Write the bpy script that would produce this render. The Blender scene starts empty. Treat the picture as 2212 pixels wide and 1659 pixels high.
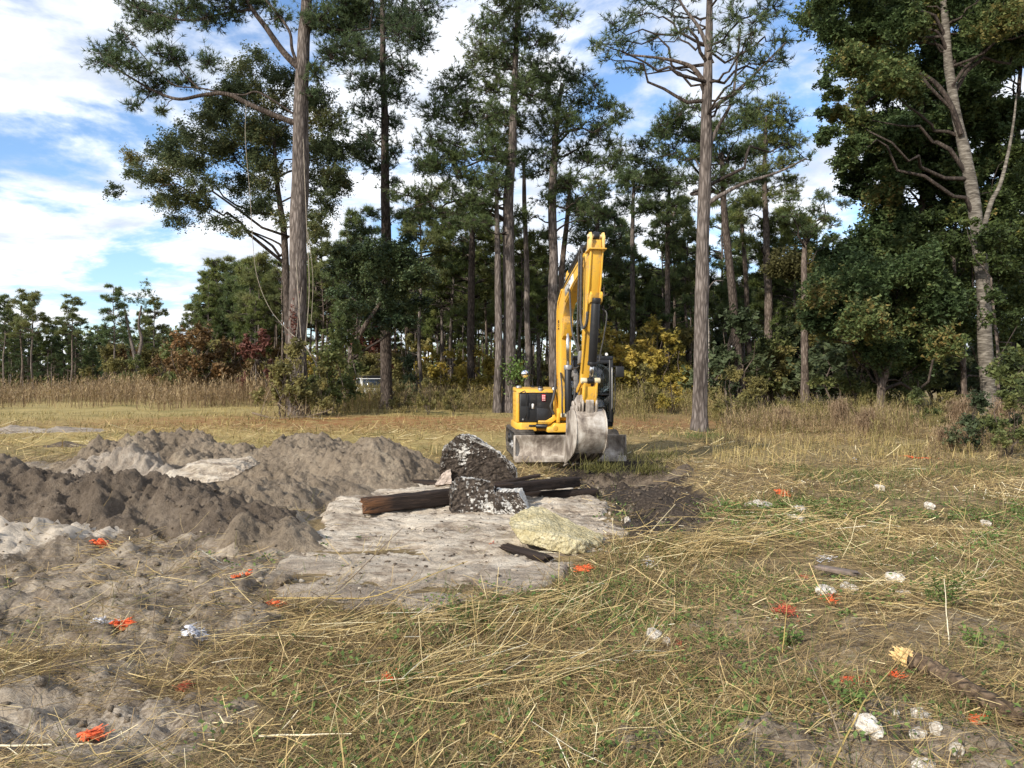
import bpy, bmesh, math, random
import numpy as np
from mathutils import Vector, Matrix

R = np.random.default_rng(7)
random.seed(7)
scene = bpy.context.scene
COL = scene.collection

# ------------------------------------------------------------------ camera, sky, sun, exposure
EYE = 1.8          # eye height of the photographer
FL = 1659.0        # focal length in units where the frame is 2212 wide
HZ = 815.0         # height of the horizon in those units
cam_data = bpy.data.cameras.new('camera')
cam = bpy.data.objects.new('camera', cam_data)
COL.objects.link(cam)
cam.location = (0, 0, EYE)
cam.rotation_euler = (math.radians(90), 0, 0)
cam_data.sensor_width = 36.0
cam_data.lens = 36.0 * FL / 2212.0
cam_data.shift_y = -(829.5 - HZ) / 2212.0
cam_data.clip_start = 0.05
cam_data.clip_end = 3000
scene.camera = cam

TO_SUN = Vector((-0.58, -0.66, 0.50)).normalized()
sun_d = bpy.data.lights.new('sun', 'SUN')
sun_d.energy = 3.6
sun_d.angle = math.radians(0.8)
sun_d.color = (1.0, 0.93, 0.82)
sun = bpy.data.objects.new('sun', sun_d)
COL.objects.link(sun)
sun.rotation_euler = (-TO_SUN).to_track_quat('-Z', 'Y').to_euler()

scene.view_settings.view_transform = 'Standard'
scene.view_settings.look = 'None'
scene.view_settings.exposure = 0.62
scene.view_settings.gamma = 1.0
scene.view_settings.use_curve_mapping = False
scene.render.engine = 'CYCLES'
scene.cycles.max_bounces = 6
scene.cycles.diffuse_bounces = 3
scene.cycles.transparent_max_bounces = 8
scene.cycles.use_denoising = True

world = bpy.data.worlds.new('World')
scene.world = world
world.use_nodes = True
wn, wl = world.node_tree.nodes, world.node_tree.links
wn.clear()
w_out = wn.new('ShaderNodeOutputWorld')
w_sky = wn.new('ShaderNodeTexSky')
w_sky.sky_type = 'NISHITA'
w_sky.sun_disc = False
w_sky.sun_elevation = math.asin(TO_SUN.z)
w_sky.sun_rotation = math.atan2(TO_SUN.x, TO_SUN.y)
w_sky.air_density = 1.0
w_sky.dust_density = 0.6
w_sky.ozone_density = 4.5
w_bg = wn.new('ShaderNodeBackground')
w_bg.inputs['Strength'].default_value = 0.15
wl.new(w_sky.outputs[0], w_bg.inputs['Color'])

def wmath(op, a, b=None, c=None, clamp=False):
    n = wn.new('ShaderNodeMath'); n.operation = op; n.use_clamp = clamp
    for i, x in enumerate((a, b, c)):
        if x is None: continue
        if isinstance(x, (int, float)): n.inputs[i].default_value = x
        else: wl.new(x, n.inputs[i])
    return n.outputs[0]
w_tc = wn.new('ShaderNodeTexCoord')
w_sep = wn.new('ShaderNodeSeparateXYZ'); wl.new(w_tc.outputs['Generated'], w_sep.inputs[0])
den = wmath('ADD', wmath('MAXIMUM', w_sep.outputs[2], 0.0), 0.16)
w_cmb = wn.new('ShaderNodeCombineXYZ')
wl.new(wmath('DIVIDE', w_sep.outputs[0], den), w_cmb.inputs[0])
wl.new(wmath('DIVIDE', w_sep.outputs[1], den), w_cmb.inputs[1])
def wnoise(scale, detail, rough, off, dist=0.0):
    m = wn.new('ShaderNodeMapping'); m.inputs['Location'].default_value = off
    wl.new(w_cmb.outputs[0], m.inputs['Vector'])
    n = wn.new('ShaderNodeTexNoise'); n.inputs['Scale'].default_value = scale
    n.inputs['Detail'].default_value = detail; n.inputs['Roughness'].default_value = rough
    n.inputs['Distortion'].default_value = dist
    wl.new(m.outputs[0], n.inputs['Vector'])
    return n.outputs[0]
def wramp(x, lo, hi):
    n = wn.new('ShaderNodeMapRange'); n.interpolation_type = 'SMOOTHSTEP'
    n.inputs['From Min'].default_value = lo; n.inputs['From Max'].default_value = hi
    wl.new(x, n.inputs['Value']); return n.outputs[0]
CLOUD_OFF = (12.3, 0.4, 3.0)
c1 = wnoise(1.5, 9, 0.58, CLOUD_OFF, 0.25)
c2 = wnoise(4.5, 6, 0.6, (7.0, 2.0, 3.0), 0.1)
cov = wmath('ADD', c1, wmath('MULTIPLY', wmath('SUBTRACT', c2, 0.5), 0.16))
# more cloud towards the horizon, as one sees it edge-on
cov = wmath('ADD', cov, wmath('MULTIPLY', wmath('SUBTRACT', 0.45, w_sep.outputs[2]), 0.10))
mask = wramp(cov, 0.415, 0.55)
body = wramp(wnoise(2.2, 7, 0.6, (11.0, 5.0, 1.0), 0.2), 0.33, 0.62)
w_mix = wn.new('ShaderNodeMix'); w_mix.data_type = 'RGBA'
w_mix.inputs['A'].default_value = (0.50, 0.56, 0.66, 1)
w_mix.inputs['B'].default_value = (0.93, 0.94, 0.96, 1)
wl.new(body, w_mix.inputs['Factor'])
w_cl = wn.new('ShaderNodeBackground'); w_cl.inputs['Strength'].default_value = 0.96
wl.new(w_mix.outputs['Result'], w_cl.inputs['Color'])
w_ms = wn.new('ShaderNodeMixShader')
wl.new(wmath('MULTIPLY', mask, 0.96), w_ms.inputs[0])
wl.new(w_bg.outputs[0], w_ms.inputs[1]); wl.new(w_cl.outputs[0], w_ms.inputs[2])
wl.new(w_ms.outputs[0], w_out.inputs['Surface'])

# ------------------------------------------------------------------ measuring helpers
def W(u, v, Y):
    """point of the place seen at (u, v) in the photograph, Y metres away"""
    return np.array([(u - 1106.0) / FL * Y, Y, EYE - (v - HZ) / FL * Y])
def G(u, v):
    Y = EYE * FL / (v - HZ)
    return np.array([(u - 1106.0) / FL * Y, Y])

# ------------------------------------------------------------------ noise (numpy)
def _hash(ix, iy, iz):
    n = (ix.astype(np.int64) * 374761393 + iy.astype(np.int64) * 668265263 + iz.astype(np.int64) * 2147483647 * 3 + 12345)
    n = (n ^ (n >> 13)) * 1274126177
    n = (n ^ (n >> 16)) & 0xffffff
    return n / float(0xffffff)
def vnoise(x, y, z=None):
    x = np.asarray(x, float); y = np.asarray(y, float)
    z = np.zeros_like(x) if z is None else np.asarray(z, float)
    ix, iy, iz = np.floor(x), np.floor(y), np.floor(z)
    fx, fy, fz = x - ix, y - iy, z - iz
    fx, fy, fz = [f * f * (3 - 2 * f) for f in (fx, fy, fz)]
    r = 0
    for dx in (0, 1):
        for dy in (0, 1):
            for dz in (0, 1):
                w = (fx if dx else 1 - fx) * (fy if dy else 1 - fy) * (fz if dz else 1 - fz)
                r = r + w * _hash(ix + dx, iy + dy, iz + dz)
    return r * 2 - 1
def fbm(x, y, z=None, o=4, g=0.5):
    a, s, r = 1.0, 1.0, 0.0
    for i in range(o):
        r = r + a * vnoise(np.asarray(x) * s + 17.3 * i, np.asarray(y) * s - 9.1 * i, None if z is None else np.asarray(z) * s + 3.7 * i)
        a *= g; s *= 2.03
    return r
def sstep(a, b, x):
    t = np.clip((np.asarray(x) - a) / (b - a), 0, 1)
    return t * t * (3 - 2 * t)
def in_poly_sd(px, py, poly):
    """signed distance to a polygon, positive inside"""
    px = np.asarray(px, float); py = np.asarray(py, float)
    d = np.full(px.shape, 1e9); inside = np.zeros(px.shape, bool)
    n = len(poly)
    for i in range(n):
        ax, ay = poly[i]; bx, by = poly[(i + 1) % n]
        ex, ey = bx - ax, by - ay
        t = np.clip(((px - ax) * ex + (py - ay) * ey) / (ex * ex + ey * ey + 1e-12), 0, 1)
        d = np.minimum(d, np.hypot(px - ax - t * ex, py - ay - t * ey))
        c = ((ay > py) != (by > py)) & (px < (bx - ax) * (py - ay) / (by - ay + 1e-12) + ax)
        inside ^= c
    return np.where(inside, d, -d)

# ------------------------------------------------------------------ mesh building helpers
class MB:
    """collects arrays of vertices and faces, then links them as ONE mesh object"""
    def __init__(self): self.V = []; self.F = []; self.n = 0
    def add(self, v, f, mat=0, rnd=None):
        v = np.asarray(v, float).reshape(-1, 3); f = np.asarray(f, np.int64)
        if len(v) == 0 or len(f) == 0: return self
        if rnd is None: rnd = np.full(len(f), 0.5)
        elif np.isscalar(rnd): rnd = np.full(len(f), float(rnd))
        self.V.append(v); self.F.append((f + self.n, mat, np.asarray(rnd, float))); self.n += len(v)
        return self
    def mesh(self, name, mats, smooth=False):
        me = bpy.data.meshes.new(name)
        V = np.concatenate(self.V)
        idx = np.concatenate([f.ravel() for f, m, r in self.F])
        tot = np.concatenate([np.full(len(f), f.shape[1]) for f, m, r in self.F])
        start = np.concatenate([[0], np.cumsum(tot)[:-1]])
        me.vertices.add(len(V)); me.vertices.foreach_set('co', V.ravel().astype(np.float32))
        me.loops.add(len(idx)); me.loops.foreach_set('vertex_index', idx.astype(np.int32))
        me.polygons.add(len(tot)); me.polygons.foreach_set('loop_start', start.astype(np.int32))
        me.polygons.foreach_set('material_index', np.concatenate([np.full(len(f), m) for f, m, r in self.F]).astype(np.int32))
        if smooth: me.polygons.foreach_set('use_smooth', np.ones(len(tot), bool))
        a = me.attributes.new('rnd', 'FLOAT', 'FACE')
        a.data.foreach_set('value', np.concatenate([r for f, m, r in self.F]).astype(np.float32))
        me.update(calc_edges=True)
        for m in (mats if isinstance(mats, (list, tuple)) else [mats]): me.materials.append(m)
        return me
    def build(self, name, mats, parent=None, smooth=False, kind=None):
        return link(name, self.mesh(name, mats, smooth), parent, kind)

def link(name, data, parent=None, kind=None):
    o = bpy.data.objects.new(name, data); COL.objects.link(o)
    if parent is not None: o.parent = parent
    if kind: o['kind'] = kind
    return o
def tag(o, label=None, cat=None, group=None, kind=None):
    if label: o['label'] = label
    if cat: o['category'] = cat
    if group: o['group'] = group
    if kind: o['kind'] = kind
    return o
def empty(name, loc, label, cat, group=None, rz=0.0):
    o = bpy.data.objects.new(name, None); COL.objects.link(o)
    o.location = loc; o.rotation_euler = (0, 0, rz); o.empty_display_size = 0.2
    return tag(o, label, cat, group)

def box_v(x0, x1, y0, y1, z0, z1):
    return np.array([[x0, y0, z0], [x1, y0, z0], [x1, y1, z0], [x0, y1, z0], [x0, y0, z1], [x1, y0, z1], [x1, y1, z1], [x0, y1, z1]], float)
BOX_F = np.array([[0, 3, 2, 1], [4, 5, 6, 7], [0, 1, 5, 4], [1, 2, 6, 5], [2, 3, 7, 6], [3, 0, 4, 7]])
def box(mb, x0, x1, y0, y1, z0, z1, mat=0, M=None):
    v = box_v(x0, x1, y0, y1, z0, z1)
    if M is not None: v = M(v)
    mb.add(v, BOX_F, mat)
def tube(mb, P, rad, sides=8, mat=0, cap=True, rnd=0.5):
    P = np.asarray(P, float); n = len(P)
    rad = np.full(n, float(rad)) if np.isscalar(rad) else np.asarray(rad, float)
    T = np.gradient(P, axis=0); T /= np.linalg.norm(T, axis=1, keepdims=True) + 1e-12
    a = np.array([0.0, 0, 1]) if abs(T[0][2]) < 0.9 else np.array([1.0, 0, 0])
    N = np.zeros_like(P); c = a
    for i in range(n):
        c = c - T[i] * np.dot(c, T[i]); c = c / (np.linalg.norm(c) + 1e-12); N[i] = c
    B = np.cross(T, N)
    th = np.linspace(0, 2 * np.pi, sides, endpoint=False)
    v = P[:, None] + rad[:, None, None] * (np.cos(th)[None, :, None] * N[:, None] + np.sin(th)[None, :, None] * B[:, None])
    i = np.arange(n - 1)[:, None] * sides; j = np.arange(sides)[None]; k = (j + 1) % sides
    f = np.stack([i + j, i + k, i + sides + k, i + sides + j], -1).reshape(-1, 4)
    mb.add(v.reshape(-1, 3), f, mat, rnd)
    if cap:
        for ring, ctr, fl in ((0, P[0], 1), (n - 1, P[-1], 0)):
            vv = np.vstack([v[ring], ctr]); jj = np.arange(sides); kk = (jj + 1) % sides
            ff = np.stack([kk, jj, np.full(sides, sides)], -1) if fl else np.stack([jj, kk, np.full(sides, sides)], -1)
            mb.add(vv, ff, mat, rnd)
def sticks(mb, A, B, ra, rb, mat=0, rnd=None):
    """many thin three-sided twigs from A to B"""
    A = np.asarray(A, float).reshape(-1, 3); B = np.asarray(B, float).reshape(-1, 3); n = len(A)
    if n == 0: return
    T = B - A; T /= np.linalg.norm(T, axis=1, keepdims=True) + 1e-9
    h = np.where(np.abs(T[:, 2:3]) < 0.9, np.array([[0, 0, 1.0]]), np.array([[1.0, 0, 0]]))
    N = np.cross(T, h); N /= np.linalg.norm(N, axis=1, keepdims=True) + 1e-9; Q = np.cross(T, N)
    ra = np.broadcast_to(np.asarray(ra, float), (n,)); rb = np.broadcast_to(np.asarray(rb, float), (n,))
    vs = []
    for base, r in ((A, ra), (B, rb)):
        for k in range(3):
            t = 2 * np.pi * k / 3
            vs.append(base + r[:, None] * (math.cos(t) * N + math.sin(t) * Q))
    v = np.stack(vs, 1).reshape(-1, 3)
    f = np.array([[0, 1, 4, 3], [1, 2, 5, 4], [2, 0, 3, 5]])
    F = (np.arange(n)[:, None, None] * 6 + f[None]).reshape(-1, 4)
    mb.add(v, F, mat, None if rnd is None else np.repeat(rnd, 3))
def unit(n):
    d = R.normal(size=(n, 3)); return d / (np.linalg.norm(d, axis=1, keepdims=True) + 1e-9)
def tufts(mb, P, D, L, K=12, w=0.02, spread=0.75, mat=0, rnd=None):
    """pine needle tufts: K needles each, one long triangle per needle"""
    P = np.asarray(P, float); M = len(P)
    if M == 0: return
    d = unit(M * K).reshape(M, K, 3) * spread + D[:, None] * 0.75
    d /= np.linalg.norm(d, axis=2, keepdims=True) + 1e-9
    L = np.broadcast_to(np.asarray(L, float), (M,))[:, None] * R.uniform(0.65, 1.15, (M, K))
    s = np.cross(d, unit(M * K).reshape(M, K, 3)); s /= np.linalg.norm(s, axis=2, keepdims=True) + 1e-9
    o = P[:, None] - D[:, None] * R.uniform(0, 0.10, (M, K, 1))
    mid = o + d * L[..., None] * 0.0
    v = np.stack([mid + s * w / 2, mid - s * w / 2, o + d * L[..., None]], 2).reshape(-1, 3)
    f = np.arange(M * K * 3).reshape(-1, 3)
    r = (np.full(M, 0.5) if rnd is None else rnd)[:, None] + R.normal(0, 0.06, (M, K))
    mb.add(v, f, mat, np.clip(r, 0, 1).ravel())
def leaves(mb, P, size, mat=0, rnd=None, up=0.5, aspect=0.62):
    """leaf-sized kite-shaped faces"""
    P = np.asarray(P, float); n = len(P)
    if n == 0: return
    nn = unit(n); nn[:, 2] = np.abs(nn[:, 2]) + up; nn /= np.linalg.norm(nn, axis=1, keepdims=True)
    a = np.cross(nn, unit(n)); a /= np.linalg.norm(a, axis=1, keepdims=True) + 1e-9
    b = np.cross(nn, a)
    s = np.broadcast_to(np.asarray(size, float), (n,))[:, None] * R.uniform(0.65, 1.3, (n, 1))
    v = np.stack([P - a * s * 0.5, P + b * s * aspect * 0.5 - a * s * .05 + nn * s * .08, P + a * s * 0.55, P - b * s * aspect * 0.5 - a * s * .05 + nn * s * .08], 1).reshape(-1, 3)
    f = np.arange(n * 4).reshape(-1, 4)
    mb.add(v, f, mat, rnd)
def tri_leaves(mb, P, size, mat=0, rnd=None, up=0.4):
    P = np.asarray(P, float); n = len(P)
    if n == 0: return
    nn = unit(n); nn[:, 2] = np.abs(nn[:, 2]) + up; nn /= np.linalg.norm(nn, axis=1, keepdims=True)
    a = np.cross(nn, unit(n)); a /= np.linalg.norm(a, axis=1, keepdims=True) + 1e-9; b = np.cross(nn, a)
    s = np.broadcast_to(np.asarray(size, float), (n,))[:, None] * R.uniform(0.6, 1.35, (n, 1))
    v = np.stack([P - a * s * .5 + b * s * .40, P - a * s * .5 - b * s * .40, P + a * s * .62], 1).reshape(-1, 3)
    mb.add(v, np.arange(n * 3).reshape(-1, 3), mat, rnd)
def ribbons(mb, P, az, tilt, L, w, bend=0.0, segs=3, mat=0, rnd=None, roll=None, taper=True):
    """grass blades / straws. tilt: angle above the ground, bend: change of that angle along the blade"""
    P = np.asarray(P, float); n = len(P)
    if n == 0: return
    bc = lambda q: np.broadcast_to(np.asarray(q, float), (n,))
    az, tilt, L, w, bend = map(bc, (az, tilt, L, w, bend))
    side = np.stack([-np.sin(az), np.cos(az), np.zeros(n)], 1)
    pts = [P]; c = P.copy()
    for k in range(segs):
        a = tilt + bend * (k + 0.5) / segs
        d = np.stack([np.cos(a) * np.cos(az), np.cos(a) * np.sin(az), np.sin(a)], 1)
        c = c + d * (L / segs)[:, None]; pts.append(c)
    if roll is not None:
        rr = bc(roll); a = tilt
        upv = np.stack([-np.sin(a) * np.cos(az), -np.sin(a) * np.sin(az), np.cos(a)], 1)
        side = side * np.cos(rr)[:, None] + upv * np.sin(rr)[:, None]
    rows = []
    for k, c in enumerate(pts):
        t = k / segs
        ww = w * ((1 - t) * 0.9 + 0.1 if taper else 1.0) * 0.5
        rows += [c - side * ww[:, None], c + side * ww[:, None]]
    v = np.stack(rows, 1).reshape(-1, 3)
    f = np.array([[2 * k, 2 * k + 1, 2 * k + 3, 2 * k + 2] for k in range(segs)])
    F = (np.arange(n)[:, None, None] * (2 * segs + 2) + f[None]).reshape(-1, 4)
    mb.add(v, F, mat, None if rnd is None else np.repeat(rnd, segs))

# ------------------------------------------------------------------ materials
class NT:
    def __init__(self, name):
        self.m = bpy.data.materials.new(name); self.m.use_nodes = True
        self.t = self.m.node_tree; self.n = self.t.nodes; self.l = self.t.links
        self.b = self.n['Principled BSDF']; self.out = self.n['Material Output']
    def new(self, typ, **kw):
        n = self.n.new(typ)
        for k, v in kw.items(): setattr(n, k, v)
        return n
    def set(self, n, key, v):
        if isinstance(v, bpy.types.NodeSocket): self.l.new(v, n.inputs[key])
        else: n.inputs[key].default_value = v
    def co(self, scale=(1, 1, 1), obj=True):
        tc = self.new('ShaderNodeTexCoord'); mp = self.new('ShaderNodeMapping')
        mp.inputs['Scale'].default_value = scale
        self.l.new(tc.outputs['Object'], mp.inputs['Vector']); return mp.outputs[0]
    def noise(self, vec, scale, detail=5, rough=0.55, dist=0.0):
        n = self.new('ShaderNodeTexNoise'); self.set(n, 'Vector', vec); self.set(n, 'Scale', scale)
        self.set(n, 'Detail', detail); self.set(n, 'Roughness', rough); self.set(n, 'Distortion', dist); return n.outputs[0]
    def voro(self, vec, scale, feature='F1', rand=1.0):
        n = self.new('ShaderNodeTexVoronoi', feature=feature); self.set(n, 'Vector', vec); self.set(n, 'Scale', scale)
        self.set(n, 'Randomness', rand); return n.outputs[0]
    def ramp(self, fac, stops):
        n = self.new('ShaderNodeValToRGB'); self.l.new(fac, n.inputs[0])
        e = n.color_ramp.elements
        while len(e) < len(stops): e.new(0.5)
        for el, (p, c) in zip(e, stops): el.position = p; el.color = (*c, 1) if len(c) == 3 else c
        return n.outputs[0]
    def mr(self, x, lo, hi, a=0.0, b=1.0):
        n = self.new('ShaderNodeMapRange', interpolation_type='SMOOTHSTEP'); self.set(n, 'Value', x)
        self.set(n, 'From Min', lo); self.set(n, 'From Max', hi); self.set(n, 'To Min', a); self.set(n, 'To Max', b); return n.outputs[0]
    def math(self, op, a, b=0.0, clamp=False):
        n = self.new('ShaderNodeMath', operation=op, use_clamp=clamp); self.set(n, 0, a); self.set(n, 1, b); return n.outputs[0]
    def mix(self, f, a, b):
        n = self.new('ShaderNodeMix', data_type='RGBA')
        col = lambda c: (*c, 1) if isinstance(c, tuple) and len(c) == 3 else c
        self.set(n, 'Factor', f); self.set(n, 'A', col(a)); self.set(n, 'B', col(b)); return n.outputs['Result']
    def attr(self, name):
        n = self.new('ShaderNodeAttribute'); n.attribute_name = name; return n
    def bump(self, h, strength=0.5, dist=0.02):
        n = self.new('ShaderNodeBump'); self.set(n, 'Height', h); self.set(n, 'Strength', strength); self.set(n, 'Distance', dist)
        self.l.new(n.outputs[0], self.b.inputs['Normal']); return n
    def finish(self, color=None, rough=0.8, metal=0.0, spec=0.3):
        if color is not None: self.set(self.b, 'Base Color', (*color, 1) if isinstance(color, tuple) and len(color) == 3 else color)
        self.set(self.b, 'Roughness', rough); self.set(self.b, 'Metallic', metal); self.set(self.b, 'Specular IOR Level', spec)
        return self.m

def leaf_mat(name, stops, trans=0.25, rough=0.55, spec=0.25, obj_var=0.15):
    t = NT(name)
    a = t.attr('rnd').outputs['Fac']
    oi = t.new('ShaderNodeObjectInfo')
    f = t.math('ADD', a, t.math('MULTIPLY', t.math('SUBTRACT', oi.outputs['Random'], 0.5), obj_var), True)
    c = t.ramp(f, stops)
    t.finish(c, rough, 0, spec)
    if trans:
        tr = t.new('ShaderNodeBsdfTranslucent'); t.l.new(c, tr.inputs['Color'])
        ms = t.new('ShaderNodeMixShader'); ms.inputs[0].default_value = trans
        t.l.new(t.b.outputs[0], ms.inputs[1]); t.l.new(tr.outputs[0], ms.inputs[2]); t.l.new(ms.outputs[0], t.out.inputs['Surface'])
    return t.m
def bark_mat(name, dark, mid, light, sx=9.0, sz=2.6, bump=0.9):
    t = NT(name)
    v = t.co((sx, sx, sz))
    n = t.noise(v, 1.0, 6, 0.65, 0.4); p = t.voro(v, 1.15, 'DISTANCE_TO_EDGE')
    n2 = t.noise(t.co((2, 2, 0.7)), 1.0, 3)
    h = t.math('ADD', t.mr(p, 0.0, 0.22), t.math('MULTIPLY', n, 0.7))
    h = t.math('ADD', t.math('MULTIPLY', t.mr(p, 0.0, 0.3), 0.45), t.math('MULTIPLY', n, 1.1))
    c = t.ramp(t.math('ADD', t.math('MULTIPLY', h, 0.6), t.math('MULTIPLY', t.math('SUBTRACT', n2, 0.5), 0.6)), [(0.2, dark), (0.48, mid), (0.82, light)])
    t.bump(h, bump, 0.04)
    return t.finish(c, 0.92, 0, 0.15)
def plain(name, color, rough=0.6, metal=0.0, spec=0.4, var=0.15, scale=6.0, bump=0.0):
    t = NT(name)
    v = t.co(); n = t.noise(v, scale, 6, 0.6)
    c = t.mix(t.mr(n, 0.3, 0.7), tuple(x * (1 - var) for x in color), tuple(min(1, x * (1 + var)) for x in color))
    if bump: t.bump(t.noise(v, scale * 5, 5), bump, 0.01)
    return t.finish(c, rough, metal, spec)

# ------------------------------------------------------------------ the lie of the land
def gpoly(pts): return [tuple(G(u, v)) for u, v in pts]
SLAB = gpoly([(752, 1046), (860, 1034), (1000, 1036), (1245, 1060), (1312, 1078), (1352, 1165), (1262, 1215), (1168, 1278), (1000, 1312), (760, 1318), (545, 1304), (600, 1225), (668, 1150), (712, 1085)])
PIT = gpoly([(1170, 1005), (1250, 990), (1330, 985), (1430, 1000), (1530, 1070), (1550, 1125), (1470, 1165), (1365, 1180), (1322, 1085), (1240, 1055), (1180, 1035)])
BARE = gpoly([(-900, 1010), (180, 1000), (560, 1020), (900, 985), (960, 1040), (750, 1055), (545, 1300), (610, 1335), (480, 1400), (250, 1440), (-600, 1430)])
BARE2 = gpoly([(-300, 1500), (150, 1478), (230, 1490), (480, 1500), (470, 1545), (200, 1640), (-300, 1690)])
BARE5 = gpoly([(-900, 1400), (250, 1420), (480, 1390), (620, 1325), (720, 1335), (640, 1400), (520, 1470), (580, 1560), (480, 1640), (380, 1720), (-900, 1720)])
BARE3 = gpoly([(1560, 1640), (1660, 1590), (1760, 1600), (1850, 1535), (1960, 1520), (2080, 1570), (2320, 1590), (2400, 1720), (1500, 1720)])
BARE4 = gpoly([(1290, 1600), (1360, 1575), (1440, 1600), (1420, 1640), (1320, 1645)])
SANDY = gpoly([(-200, 1190), (150, 1140), (330, 1118), (360, 1140), (230, 1175), (80, 1215), (-200, 1245)])
def masks(x, y):
    w = 0.35 * fbm(x * 1.3, y * 1.3, o=3)
    sl = in_poly_sd(x, y, SLAB)
    pit = sstep(-0.25, 0.45, in_poly_sd(x, y, PIT) + w * 0.6)
    b = np.maximum(sstep(-0.25, 0.3, in_poly_sd(x, y, BARE) + w), sstep(-0.1, 0.15, in_poly_sd(x, y, BARE2) + w * 0.6))
    b = np.maximum(b, (.50 + .35 * fbm(x * 1.6, y * 2.4, o=3)) * sstep(-0.1, 0.25, in_poly_sd(x, y, BARE5) + w * 0.5))
    b = np.maximum(b, .8 * np.maximum(sstep(-0.12, 0.12, in_poly_sd(x, y, BARE3) + w * 0.5), sstep(-0.1, 0.1, in_poly_sd(x, y, BARE4) + w * 0.4)))
    b = np.maximum(b, .45 * sstep(.45, .65, fbm(x * .75 + 21, y * .75 + 4, o=3)) * (1 - sstep(5.5, 7.5, y)))
    sand = np.maximum(sstep(-0.15, 0.2, in_poly_sd(x, y, SANDY) + w * 0.5), 0.5 * sstep(-0.1, 0.2, in_poly_sd(x, y, BARE2) + w * 0.6))
    return sl, pit, b, sand
def gh(x, y):
    x = np.asarray(x, float); y = np.asarray(y, float)
    sl, pit, b, sand = masks(x, y)
    h = 0.05 * fbm(x * 0.3, y * 0.3, o=3) * sstep(3, 14, y) + 0.03 * fbm(x * 0.9 + 5, y * 0.9, o=3)
    lump = fbm(x * 3.1, y * 3.1, o=5, g=0.55)
    near = 1 - sstep(18, 30, y)
    h = h + near * (0.018 + 0.06 * b) * lump + near * b * 0.05 * np.abs(fbm(x * 7, y * 7, o=3))
    h = h + near * (1 - b) * (0.055 * fbm(x * 1.2 + 11, y * 1.2, o=2) + 0.022 * fbm(x * 4 + 3, y * 4, o=2))
    h = h + 0.10 * sstep(-0.25, 0.3, in_poly_sd(x, y, SANDY)) * (0.8 + 0.5 * lump)
    dep = sstep(-0.2, 0.7, in_poly_sd(x, y, PIT))
    h = h - 0.20 * dep + 0.09 * dep * lump + 0.05 * sstep(-0.5, -0.05, in_poly_sd(x, y, PIT)) * (1 - dep) * (0.5 + lump)
    return np.where(sl > -0.1, np.minimum(h, -0.01 + h * 0.3), h)

ys = np.concatenate([np.geomspace(1.6, 20, 310)[:-1], np.geomspace(20, 60, 70)[:-1], np.geomspace(60, 900, 30)])
ts = np.concatenate([np.linspace(-6, -1.05, 12)[:-1], np.linspace(-1.05, 1.05, 340), np.linspace(1.05, 6, 12)[1:]])
gy = np.repeat(ys[:, None], len(ts), 1); gx = gy * ts[None]
gz = gh(gx, gy)
gz[0] -= 0.02
ny, nx = gx.shape
V = np.stack([gx, gy, gz], -1).reshape(-1, 3)
i = (np.arange(ny - 1)[:, None] * nx + np.arange(nx - 1)[None])
F = np.stack([i, i + 1, i + nx + 1, i + nx], -1).reshape(-1, 4)
gmb = MB(); gmb.add(V, F)
# the ground goes on behind the photographer
bx = np.linspace(-400, 400, 41); by = np.linspace(-300, 1.7, 31)
BX, BY = np.meshgrid(bx, by)
bv = np.stack([BX, BY, np.full_like(BX, -0.06)], -1).reshape(-1, 3)
i2 = (np.arange(30)[:, None] * 41 + np.arange(40)[None])
gmb.add(bv, np.stack([i2, i2 + 1, i2 + 42, i2 + 41], -1).reshape(-1, 4))

t = NT('ground_material')
gp = t.co()
n_big = t.noise(gp, 0.35, 5, 0.6); n_mid = t.noise(gp, 2.2, 6, 0.65); n_fine = t.noise(gp, 26, 6, 0.7); n_str = t.noise(t.co((5, 30, 10)), 1.0, 5, 0.7, 0.5)
a_b = t.attr('bare').outputs['Fac']; a_s = t.attr('sand').outputs['Fac']; a_d = t.attr('pit').outputs['Fac']; a_f = t.attr('field').outputs['Fac']; a_p = t.attr('needles').outputs['Fac']
thatch = t.mix(t.mr(n_str, 0.35, 0.68), (0.075, 0.055, 0.033), (0.36, 0.265, 0.135))  # dark streaks also carry the shade between straws, put into the colour
thatch = t.mix(t.mr(n_mid, 0.45, 0.7), thatch, (0.20, 0.15, 0.078))
field = t.mix(t.mr(n_str, 0.3, 0.7), (0.25, 0.19, 0.075), (0.50, 0.39, 0.16))
field = t.mix(t.math('MULTIPLY', t.mr(n_big, 0.48, 0.68), 0.6), field, (0.17, 0.155, 0.055))
field = t.mix(t.math('MULTIPLY', t.mr(n_mid, 0.55, 0.75), 0.55), field, (0.17, 0.12, 0.07))
c = t.mix(a_f, thatch, field)
c = t.mix(t.math('MULTIPLY', a_p, t.mr(n_mid, 0.3, 0.6)), c, (0.27, 0.13, 0.055))
soil = t.ramp(t.math('ADD', t.math('MULTIPLY', n_mid, 0.6), t.math('MULTIPLY', n_fine, 0.4)), [(0.32, (0.062, 0.048, 0.035)), (0.46, (0.18, 0.142, 0.103)), (0.56, (0.31, 0.255, 0.19)), (0.70, (0.50, 0.425, 0.325))])
c = t.mix(t.mr(t.math('ADD', a_b, t.math('MULTIPLY', t.math('SUBTRACT', n_fine, 0.5), 0.7)), 0.35, 0.65), c, soil)
sandc = t.mix(t.mr(n_mid, 0.4, 0.65), (0.50, 0.43, 0.34), (0.30, 0.255, 0.20))
c = t.mix(t.mr(t.math('ADD', a_s, t.math('MULTIPLY', t.math('SUBTRACT', n_fine, 0.5), 0.8)), 0.4, 0.7), c, sandc)
darkc = t.mix(t.mr(n_fine, 0.4, 0.75), (0.035, 0.027, 0.021), (0.115, 0.09, 0.068))
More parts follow.
